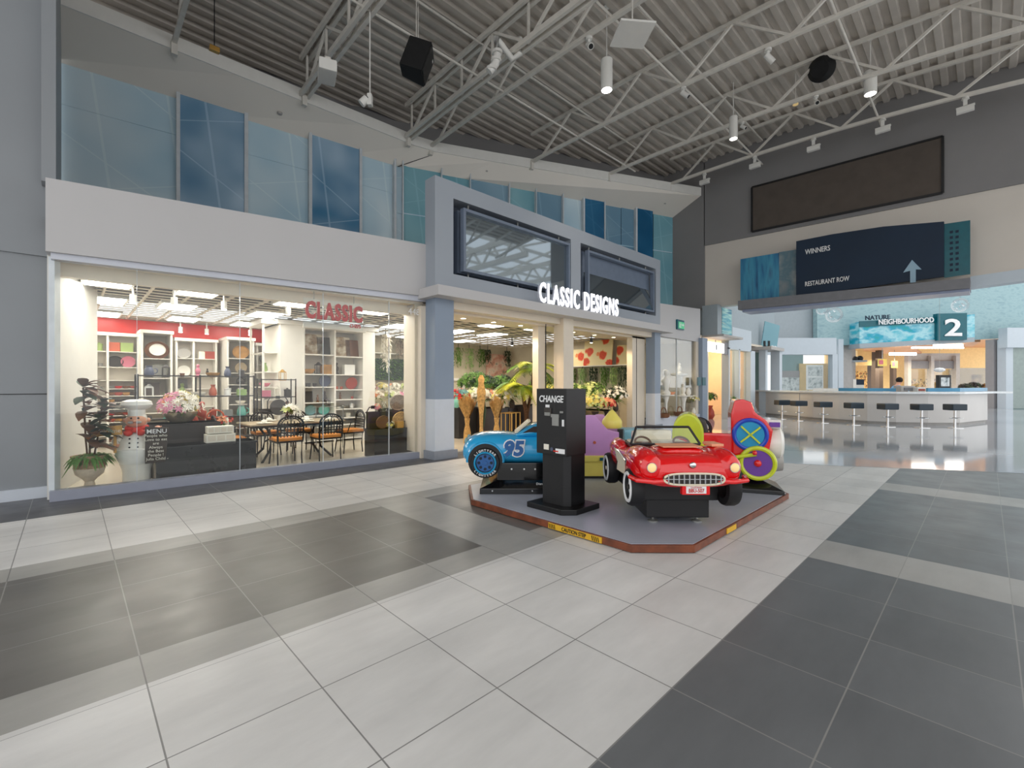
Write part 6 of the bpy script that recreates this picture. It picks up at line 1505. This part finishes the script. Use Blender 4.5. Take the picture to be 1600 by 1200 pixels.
# ---- display window right of the portal
def stand(px, d, h, r_, lab):
    p = D(px, 660, d); t = thing('display_stand', lab, 'display stand', (p.x, p.y, .36)); MB().lathe([(.16, 0), (.17, .03), (.05, .08), (.06, h*.6), (.12, h*.92), (r_, h*.96), (r_, h)], (0, 0, 0), 20).build('pedestal', 'ivory_gloss', t, smooth=True); return Vector((p.x, p.y, .36+h))
a = stand(1040, 15.6, .75, .3, 'low round ivory stand at the left of the display window'); b = stand(1068, 16.4, .7, .32, 'low round ivory stand at the right of the display window'); c = stand(1062, 17.2, 1.5, .28, 'tall round ivory stand at the back of the display window')
put('figure', 'ivory_gloss', tuple(a), 3.2, 'tall ivory angel figure on the left stand', 'figurine'); put('bowl', 'petal_peach', (a.x+.2, a.y-.12, a.z), .9, 'peach bowl beside the tall ivory figure', 'bowl')
put('figure', 'ivory_gloss', (b.x, b.y, b.z), 1.6, 'short ivory figure on the right stand', 'figurine'); put('vase', 'ivory_gloss', (b.x+.18, b.y-.1, b.z), 1.3, 'ivory swan-necked vase on the right stand', 'vase')
put('figure', 'ivory_gloss', tuple(c), 1.5, 'ivory shell sculpture on the tall back stand', 'figurine')
for px, lab in ((1037, 'tan loaf-shaped basket at the left of the display floor'), (1062, 'tan loaf-shaped basket at the right of the display floor')):
    p = D(px, 650, 15.1 if px < 1050 else 15.9); put('basket', 'brown', (p.x, p.y, .36), 1.5, lab, 'basket')
bouquet('potted_grass', 'pale grasses at the right of the display window', 'plant', tuple(D(1084, 650, 16.9).xy)+(.36,), .2, ['petal_yellow', 'petal_white'], 30, 'vase', 'linen', 1, .04, vh=.5)
# ================================================================ SIGN BAND ON THE END WALL
def slabX(mb, X, pts, t=.1):                  # outline given at pixels on the plane X, thickness towards +X
    q = [onX(px, py, X) for px, py in pts]; n = len(q)
    return mb.add([(p.x, p.y, p.z) for p in q]+[(p.x+t, p.y, p.z) for p in q], [tuple(range(n)), tuple(range(n, 2*n))[::-1]]+[(i, i+n, (i+1) % n+n, (i+1) % n) for i in range(n)])
t = thing('directory_sign', 'long dark blue directory sign reading WINNERS and RESTAURANT ROW over the hall opening', 'sign', (17.6, 3.5, 4.6))
slabX(MB(), 17.62, [(1244, 377), (1300, 366), (1380, 354), (1475, 346), (1475, 432), (1244, 463)], .12).build('dark_panel', 'navy', t, world=True)
slabX(MB(), 17.72, [(1157, 405), (1217, 395), (1217, 464), (1157, 472)], .1).build('tower_picture', 'city_blue', t, world=True)
slabX(MB(), 17.74, [(1217, 394), (1244, 390), (1244, 461), (1217, 465)], .1).build('grey_picture', 'photo_grey', t, world=True)
slabX(MB(), 17.72, [(1475, 350), (1516, 344), (1516, 428), (1475, 434)], .1).build('facade_picture', 'teal_sign', t, world=True)
for i in range(2):
    for k in range(8): slabX(MB(), 17.71, [(1484+9*i, 361+k*8.5-i), (1489+9*i, 360+k*8.5-i), (1489+9*i, 364+k*8.5-i), (1484+9*i, 365+k*8.5-i)], .01).build('window_mark', 'navy', t, world=True)
def txX(body, name, mat, par, px0, px1, py0, py1, X, **k):
    a, b = onX(px0, (py0+py1)/2, X), onX(px1, (py0+py1)/2, X)
    q = text(body, name, mat, par, (0, 0, 0), 1, depth=.01, **k); xs = [v.co.x for v in q.data.vertices]; ys = [v.co.y for v in q.data.vertices]
    hgt = abs(onX((px0+px1)/2, py0, X).z-onX((px0+px1)/2, py1, X).z); c = Vector(((a.x+b.x)/2, (a.y+b.y)/2, onX((px0+px1)/2, (py0+py1)/2, X).z))
    q.matrix_basis = par.matrix_basis.inverted() @ Matrix.Translation(c) @ Matrix.Rotation(-PI/2, 4, 'Z') @ Matrix.Rotation(PI/2, 4, 'X') @ Matrix.Diagonal(((a.y-b.y)/(max(xs)-min(xs)), hgt/(max(ys)-min(ys)), 1, 1)) @ Matrix.Translation((-(max(xs)+min(xs))/2, -(max(ys)+min(ys))/2, 0))
    return q
txX('WINNERS', 'winners_lettering', 'text_white', t, 1258, 1297, 386.5, 394.5, 17.6, bold=.01)
txX('RESTAURANT ROW', 'restaurant_lettering', 'text_white', t, 1258, 1327, 435.5, 443, 17.6, bold=.01)
slabX(MB(), 17.6, [(1425, 406), (1440, 421), (1431, 421), (1431, 441), (1422, 442), (1422, 423), (1411, 426)], .02).build('arrow', 'pane_slate', t, world=True)
slabX(MB(), 17.35, [(1153, 470), (1516, 434), (1516, 450), (1153, 484)], .92).build('ledge', 'ledge_grey', t, world=True)
slabX(MB(), 17.45, [(1160, 484), (1515, 450), (1515, 455), (1160, 488)], .8).build('ledge_underside', 'ledge_under', t, world=True)
a, b = onX(1516, 432, EX-.03), onX(1640, 414, EX-.03)
st('trim_32', MB().wall(a, b, (a.z-.32, b.z-.32), (a.z, b.z), .4), 'white_bulk')

# ---------------- tenants along the right
t = thing('tenant_sign_box', 'grey box with a teal wave picture above the next shop entrance', 'sign', (18.7, 7.3, 3.3))
MB().box(-.75, .75, -.1, .5, .08, 1.25).build('box', 'pale_grey', t, bevel=.01); MB().box(-.35, .62, -.115, -.1, .15, 1.17).build('picture', 'art_teal', t)
MB().box(-.8, 1.2, -.35, .5, .0, .08).build('ledge', 'gallery_grey', t, bevel=.01)
p = onY(1118, 543, 7.6); t = thing('lit_shop_sign', 'glowing white sign board hung over the next shop doorway', 'sign', (p.x, 7.6, p.z))
MB().box(-.75, .8, -.03, .03, -.2, .2).build('lit_panel', 'sign_glow', t); MB().box(.8, 1.15, -.05, .05, -.25, .25).build('side_box', 'taupe', t); MB().box(-.02, .02, -.05, -.03, -.1, .1).build('post_mark', 'black', t); MB().tube((0, 0, .2), (0, 0, .3), .015).build('hanger', 'pewter', t)
for k, (px, lab) in enumerate([(1092.5, 'left small teal plaque on the pale column'), (1100, 'right small teal plaque on the pale column')]):
    p = onY(px, 596, 7.34); q = MB().box(-.14, .14, -.01, .01, -.15, .15).build('wall_plaque', 'teal_sign', label=lab, cat='plaque', group='column plaques'); q.location = (p.x, 7.34, p.z)
# planter glimpsed in doorway and white blossoms
bouquet('potted_flowers', 'white blossoms in the window right of the lit sign', 'potted flowers', tuple(D(1143, 640, 20.3).xy)+(0,), .3, ['petal_white', 'leaf_green'], 40, 'vase', 'linen', 2.4, .07, vh=.7)
bouquet('potted_flowers', 'dark green potted plant in the lit doorway', 'potted plant', tuple(D(1110, 640, 19.3).xy)+(0,), .3, ['leaf_dark', 'leaf_green'], 50, 'vase', 'terracotta', 2.4, .08, vh=.8)
a, b = D(1141, 600, 23.5), D(1152, 600, 23.5); t = thing('wine_display', 'amber lit display behind the first window past the doorway', 'display', (a.x, a.y, 0), TH-PI/2); MB().box(0, .5, 0, .3, 0, 2.6).build('case', 'shop_mix', t)
a = D(1202, 518, 23.0); t = thing('leaning_sign', 'tilted teal glass sign plate standing on a grey ledge', 'sign', (a.x, a.y, 3.25), TH-PI/2)
g = MB(); W_ = 23/F; g.prism([(-15*W_+.05, 0), (-7*W_, 43*W_), (16*W_, 36*W_), (11*W_, 0)], -.03, .03).build('plate', 'pane_teal', t)
text('U', 'sign_letter', 'black', t, (-.15, -.05, .2), .45, depth=.02, bold=.02); MB().ball((.12, -.05, .08), .08).ball((.26, -.05, .07), .07).build('pebbles', 'text_white', t, smooth=True)
MB().tube((-.2, .2, 0), (-.2, .2, .9), .02).build('strut', 'pewter', t)
# poster and display inside the facing shop
def fthing(name, lab, cat, px, d, z_=0): p = D(px, 600, d); return thing(name, lab, cat, (p.x, p.y, z_), TH-PI/2)
def fb(px0, px1, c, d): return (px0-c)/F*d, (px1-c)/F*d
t = fthing('window_poster', 'white framed grey photo poster in the facing shop window', 'poster', 1273, 27.7, z(609, 27.7)); x0, x1 = fb(1260, 1286, 1273, 27.7)
MB().box(x0, x1, -.03, .03, 0, 1.5).build('frame', 'text_white', t); MB().box(x0+.08, x1-.08, -.045, -.03, .82, 1.4).box(x0+.08, x1-.08, -.045, -.03, .1, .74).build('photos', 'poster', t)
MB().tube((x0+.1, 0, -(z(609, 27.7))), (x0+.1, 0, 0), .02).tube((x1-.1, 0, -(z(609, 27.7))), (x1-.1, 0, 0), .02).build('leg', 'pewter', t)
t = fthing('glassware_display', 'pale shelves of glassware at the left of the facing shop window', 'display', 1232, 28.2); x0, x1 = fb(1218, 1249, 1232, 28.2)
MB().box(x0, x1, 0, .4, 0, 1.9).build('cabinet', 'poster', t); MB().box(x0, x1, -.02, .4, 1.9, 2.3).build('header', 'taupe', t)

# ---------------- hanging glass bubbles under thin hall beams
for k, (px0, px1, d) in enumerate(((1240, 1340, 22), (1440, 1520, 22))):
    a, b = D(px0-40, 600, d), D(px1+40, 600, d); st('trim_33', MB().beam((a.x, a.y, 9.4), (b.x, b.y, 9.4), .2, .3), 'steel')
for px, py, r_, d, lab in [(1303, 492, 12, 22, 'clear glass bubble ornament left of the hall sign, lower of the pair'), (1284, 484, 8, 22, 'smaller clear glass bubble half hidden by the sign ledge'), (1500, 477, 11, 22, 'clear glass bubble ornament above the numeral panel')]:
    p = D(px, py, d); t = thing('glass_bubble', lab, 'ornament', tuple(p), 0, 'hanging glass bubbles'); rr = r_/F*d
    MB().ball((0, 0, 0), rr, seg=24, rings=14).build('bubble', 'bubble_glass', t, smooth=True)
    g = MB(); 
    for q in range(7): a = R.uniform(0, 6.28); g.flower((math.cos(a)*rr*.55, math.sin(a)*rr*.5, R.uniform(-.5, .6)*rr), rr*.22, (R.uniform(-1, 1), -1, R.uniform(0, 1)), 4)
    g.build('prisms', 'text_white', t); MB().tube((0, 0, rr), (0, 0, 9.3-p.z), .006).build('wire', 'pewter', t)

# ---------------- hall sign: NATURE NEIGHBOURHOOD 2
SD = 27.2
def slabF(mb, d, pts, t_=.12):                # outline at pixels on the plane of depth d
    q = [D(px, py, d) for px, py in pts]; r = [D(px, py, d)+Vector((FX, FY, 0))*t_ for px, py in pts]
    for i, p in enumerate(r): p.z = q[i].z
    n = len(q); return mb.add([tuple(p) for p in q]+[tuple(p-Vector(((p-q[i]).x-FX*t_, (p-q[i]).y-FY*t_, 0))) for i, p in enumerate(r)], [tuple(range(n)), tuple(range(n, 2*n))[::-1]]+[(i, i+n, (i+1) % n+n, (i+1) % n) for i in range(n)])
t = thing('hall_sign', 'teal mountain picture sign reading NATURE NEIGHBOURHOOD 2 over the far opening', 'sign', tuple(D(1430, 520, SD)))
slabF(MB(), SD, [(1343, 503), (1465, 496), (1523, 491), (1523, 527), (1343, 540)], .9).build('mountain_picture', 'mountains', t, world=True)
slabF(MB(), SD-.05, [(1343, 502), (1465, 495), (1465, 504), (1343, 511)], .05).build('dark_band', 'teal_sign', t, world=True)
slabF(MB(), SD-.02, [(1343, 537), (1523, 527), (1523, 534), (1343, 544)], .9).build('pale_base', 'pale_grey', t, world=True)
slabF(MB(), SD-.2, [(1465, 490), (1511, 489), (1511, 531), (1465, 532)], .3).build('number_panel', 'teal_sign', t, world=True)
def txF(body, name, mat, par, px0, px1, py0, py1, d, **k):
    a, b = D(px0, (py0+py1)/2, d), D(px1, (py0+py1)/2, d)
    q = text(body, name, mat, par, (0, 0, 0), 1, depth=.02, **k); xs = [v.co.x for v in q.data.vertices]; ys = [v.co.y for v in q.data.vertices]
    q.matrix_basis = par.matrix_basis.inverted() @ Matrix.Translation((a+b)/2) @ Matrix.Rotation(TH-PI/2, 4, 'Z') @ Matrix.Rotation(-.045 if len(body) > 1 else 0, 4, 'Y') @ Matrix.Rotation(PI/2, 4, 'X') @ Matrix.Diagonal(((b-a).length/(max(xs)-min(xs)), (py1-py0)/F*d/(max(ys)-min(ys)), 1, 1)) @ Matrix.Translation((-(max(xs)+min(xs))/2, -(max(ys)+min(ys))/2, 0))
    return q
txF('NATURE', 'nature_lettering', 'navy', t, 1352, 1391, 492.5, 499.5, SD-.12, bold=.012)
txF('NEIGHBOURHOOD', 'neighbourhood_lettering', 'text_white', t, 1373, 1459, 497.5, 505.5, SD-.14, bold=.012)
txF('2', 'numeral', 'text_white', t, 1476, 1503, 498, 525, SD-.24, bold=.02)

# ---------------- curved bar counter with stools
fr_ = [G(1176, 647), G(1200, 649), G(1230, 652), G(1270, 656), G(1310, 659), G(1355, 662), G(1400, 664), G(1450, 665), G(1500, 665), G(1543, 660)]
cen = D(1380, 640, 21)
t = thing('bar_counter', 'long curved pale bar counter with blue glass inserts across the polished hall', 'counter', (cen.x, cen.y, 0))
def ring(pts, off0, off1):
    o0 = [p+(Vector((cen.x, cen.y, 0))-p).normalized()*off0 for p in pts]; o1 = [p+(Vector((cen.x, cen.y, 0))-p).normalized()*off1 for p in pts]
    return [(p.x, p.y) for p in o0]+[(p.x, p.y) for p in o1[::-1]]
def ringmesh(pts, a, b, z0, z1):
    q = ring(pts, a, b); n = len(pts); g = MB()
    for i in range(n-1): g.slab([q[i], q[i+1], q[2*n-2-i], q[2*n-1-i]], z0, z1)
    return g
ringmesh(fr_, 0, .25, .1, 1.12).build('front', 'counter_face', t, world=True)
ringmesh(fr_, .06, .25, 0.007, .1).build('kick', 'gallery_grey', t, world=True)
ringmesh(fr_, -.22, .55, 1.12, 1.19).build('top', 'counter_top', t, world=True, bevel=.01)
ringmesh(fr_[4:7], .0, .2, 1.20, 1.32).build('blue_insert', 'counter_blue', t, world=True)
ringmesh(fr_[3:5], .0, .2, 1.20, 1.30).build('pale_insert', 'counter_top', t, world=True)
ringmesh(fr_[7:10], .0, .2, 1.20, 1.33).build('blue_insert', 'counter_blue', t, world=True)
p0_, p1_ = G(1543, 660), D(1572, 640, 17.6); g = MB().beam((p0_.x, p0_.y, 1.155), (p1_.x, p1_.y, 1.155), .5, .07); g.build('end_shelf', 'counter_top', t, world=True)
for px in (1249, 1453.5): p = G(px, 657 if px < 1300 else 664.5); MB().box(-.01, .01, -.02, .0, .1, 1.12).at().build('joint', 'taupe', t) if False else MB().beam((p.x-.01*FX, p.y-.01*FY, .12), (p.x-.01*FX, p.y-.01*FY, 1.1), .02, .02).build('joint', 'taupe', t, world=True)
def make_stool():
    t = thing('bar_stool', 'x', 'stool', (0, 0, .006), 0, 'bar stools at the curved counter')
    MB().lathe([(.22, 0), (.22, .015), (.05, .035)], (0, 0, 0), 20).build('base', 'chrome', t, smooth=True)
    MB().tube((0, 0, .02), (0, 0, .60), .035, seg=12).build('column', 'chrome', t, smooth=True)
    MB().box(-.24, .24, -.19, .19, .59, .80).build('seat', 'stool_black', t, bevel=.03)
    MB().torus((0, -.05, .33), .17, .012, 'Z', 20, 6).beam((0, 0, .33), (-.17, -.05, .33), .02, .012).beam((0, 0, .33), (.17, -.05, .33), .02, .012).build('footrest', 'chrome', t, smooth=True)
    return t
sl = [(1222, 655), (1248, 657.5), (1286, 661), (1334, 664), (1387, 667), (1440, 668.5), (1492, 669)]
nm_ = ['first from the left, beside the train ride', 'second from the left', 'third from the left', 'fourth from the left, in the middle', 'third from the right', 'second from the right', 'at the far right end']
s0 = make_stool()
for i, (px, py) in enumerate(sl):
    p = G(px, py); lab = 'dark square bar stool %s of the curved counter' % nm_[i]
    if i == 0: s0.matrix_basis = Matrix.Translation((p.x, p.y, .006)) @ Matrix.Rotation(TH-PI/2, 4, 'Z'); s0['label'] = lab
    else: dup(s0, (p.x, p.y, .006), TH-PI/2, lab)
# barista leaning behind the counter
t = thing('person', 'person in a light blue shirt leaning forward behind the bar counter', 'person', tuple(D(1394, 600, 18.6).xy)+(.006,), TH-PI/2+1.2)
def skin(name, pts, edges, radii, mat, par, root=0):
    me = bpy.data.meshes.new(name); me.from_pydata(pts, edges, []); o = bpy.data.objects.new(name, me); C.objects.link(o); o.parent = par
    md = o.modifiers.new('skin', 'SKIN'); me.materials.append(M[mat])
    for i, r_ in enumerate(radii): me.skin_vertices[0].data[i].radius = (r_, r_)
    me.skin_vertices[0].data[root].use_root = True
    s_ = o.modifiers.new('sub', 'SUBSURF'); s_.levels = 2; s_.render_levels = 2; return o
bp = [(0, 0, .92), (0, -.05, 1.15), (0, -.15, 1.38), (0, -.20, 1.47), (0, -.24, 1.56), (0, -.26, 1.66), (-.10, 0, .88), (-.11, -.03, .48), (-.11, .02, .06), (.10, 0, .88), (.11, -.03, .48), (.11, .02, .06),
      (-.19, -.15, 1.36), (-.23, -.32, 1.18), (-.18, -.52, 1.20), (.19, -.15, 1.36), (.23, -.32, 1.18), (.18, -.52, 1.20), (-.11, -.08, .03), (.11, -.08, .03), (-.16, -.60, 1.2), (.16, -.60, 1.2)]
be = [(0, 1), (1, 2), (2, 3), (3, 4), (4, 5), (0, 6), (6, 7), (7, 8), (0, 9), (9, 10), (10, 11), (2, 12), (12, 13), (13, 14), (2, 15), (15, 16), (16, 17), (8, 18), (11, 19), (14, 20), (17, 21)]
br = [.14, .13, .14, .06, .095, .09, .09, .06, .045, .09, .06, .045, .06, .045, .03, .06, .045, .03, .04, .04, .035, .035]
try:
    b_ = skin('body', bp, be, br, 'skin_tone', t)
    skin('shirt', [bp[i] for i in (0, 1, 2, 12, 13, 15, 16)], [(0, 1), (1, 2), (2, 3), (3, 4), (2, 5), (5, 6)], [.165, .155, .165, .085, .07, .085, .07], 'shirt_blue', t)
    skin('trousers', [bp[i] for i in (0, 6, 7, 8, 9, 10, 11)], [(0, 1), (1, 2), (2, 3), (0, 4), (4, 5), (5, 6)], [.15, .105, .08, .065, .105, .08, .065], 'navy', t)
except Exception as ex: print('skin', ex)
MB().ball((0, -.235, 1.63), .115, sz=1.05).build('hair', 'hair', t, smooth=True)
# things on and behind the counter
def fbox(name, lab, cat, px0, px1, py0, py1, d, mt, dep=.3, base=None, parts=()):
    t = fthing(name, lab, cat, (px0+px1)/2, d, base if base is not None else z(py1, d)); w_ = (px1-px0)/2/F*d; h_ = (py1-py0)/F*d
    MB().box(-w_, w_, 0, dep, 0, h_).build('body', mt, t, bevel=.02)
    for nm, x0, x1, z0, z1, m2 in parts: MB().box(-w_+2*w_*x0, -w_+2*w_*x1, -.02, 0, h_*z0, h_*z1).build(nm, m2, t)
    return t
CT = 1.19
for a_ in [('coffee_machine', 'grey rounded coffee machine on the back of the bar counter', 'machine', 1408, 1430, 597, 606, 17.2, 'gallery_grey', .35, None, [('front_panel', .2, .8, .2, .7, 'ledge_grey'), ('spout', .45, .55, .0, .2, 'chrome')]),
           ('till_screen', 'small white till with red screen on the bar counter', 'till', 1434, 1446, 599, 606, 17.0, 'white_paint', .25, None, [('screen', .1, .9, .2, .6, 'terracotta')])]:
    q = fbox(*a_[:9], dep=a_[9], parts=a_[11]); q.matrix_basis = Matrix.Translation((q.matrix_basis.translation.x, q.matrix_basis.translation.y, CT)) @ Matrix.Rotation(TH-PI/2, 4, 'Z')
fbox('menu_kiosk', 'dark framed rounded display kiosk beyond the bar counter', 'kiosk', 1467, 1486, 585, 640, 26, 'black', .2, 0, [('screen', .15, .85, .68, .93, 'poster')])
fbox('white_kiosk', 'navy and white kiosk at the left of the far opening', 'kiosk', 1338, 1350, 597, 640, 30, 'white_paint', .3, 0, [('navy_band', .0, 1, .8, 1, 'navy')])
for k, (px0, px1, py0, py1, d, lab) in enumerate([(1372, 1386, 561, 572, 34, 'pink and cream hanging promo sign, left of two'), (1393, 1403, 564, 575, 36, 'pink and cream hanging promo sign, right of two')]):
    t = fbox('promo_sign', lab, 'sign', px0, px1, py0, py1, d, 'petal_yellow', .05, None, [('pink_square', .1, .55, .25, .85, 'pink_ware')]); t['group'] = 'promo signs'; MB().tube((0, .02, (py1-py0)/F*d), (0, .02, 5.02-z(py1, d)), .02).build('hanger', 'pewter', t)
for k, (px, d, r_, lab) in enumerate([(1508, 38, .8, 'dark leafy plant at the left of the right far shop window'), (1522, 38.5, 1.0, 'dark leafy plant in the middle of the right far shop window'), (1543, 38.2, .8, 'tan and dark foliage at the right of the far shop window')]):
    bouquet('hall_plant', lab, 'plant', tuple(D(px, 600, d).xy)+(0,), r_*.5, ['leaf_dark', 'black', 'wood_ware'] if k == 2 else ['leaf_dark', 'black'], 70, 'vase', 'slate', 3.0, .16, vh=1.1)
for k, (px0, px1, py0, py1, d, mt, lab) in enumerate([(1342, 1358, 580, 612, 43, 'shop_mix', 'golden lit shelf in the left far shop'), (1425, 1450, 592, 612, 43, 'shop_mix', 'low display in the left bay of the grey gallery front'), (1462, 1490, 592, 612, 43, 'shop_mix', 'low display in the right bay of the grey gallery front'), (1525, 1536, 585, 600, 42.5, 'shop_mix', 'brown wall picture in the right far shop')]):
    t = fthing('shop_display', lab, 'display', (px0+px1)/2, d, 0); w_ = (px1-px0)/2/F*d; MB().box(-w_, w_, 0, .4, 0, z(py0, d)).build('cabinet', mt, t)
p = D(1468, 590, 20); t = thing('bar_pendant', 'small white faceted pendant hanging over the bar', 'pendant', (p.x, p.y, z(578, 20))); MB().ball((0, 0, 0), .2, sz=.5, seg=8, rings=5).build('shade', 'text_white', t); MB().tube((0, 0, .1), (0, 0, 9.4-z(578, 20)), .006).build('wire', 'pewter', t)
a, b = D(1450, 600, 20), D(1486, 600, 20); st('trim_33', MB().beam((a.x, a.y, 9.45), (b.x, b.y, 9.45), .2, .3), 'steel')
t = fthing('plant_ledge', 'round grey column ledge with dark ornaments at the left of the far opening', 'ledge', 1338, 29.0, z(563, 29)); MB().box(-.75, .55, -.2, .6, -.1, 0).build('ledge', 'pale_grey', t, bevel=.03); MB().ball((0, .1, .1), .16).ball((.3, .1, .12), .18).build('ornaments', 'black', t, smooth=True); MB().box(-.7, -.2, .0, .5, -(z(563, 29)), -.1).build('support', 'gallery_grey', t)
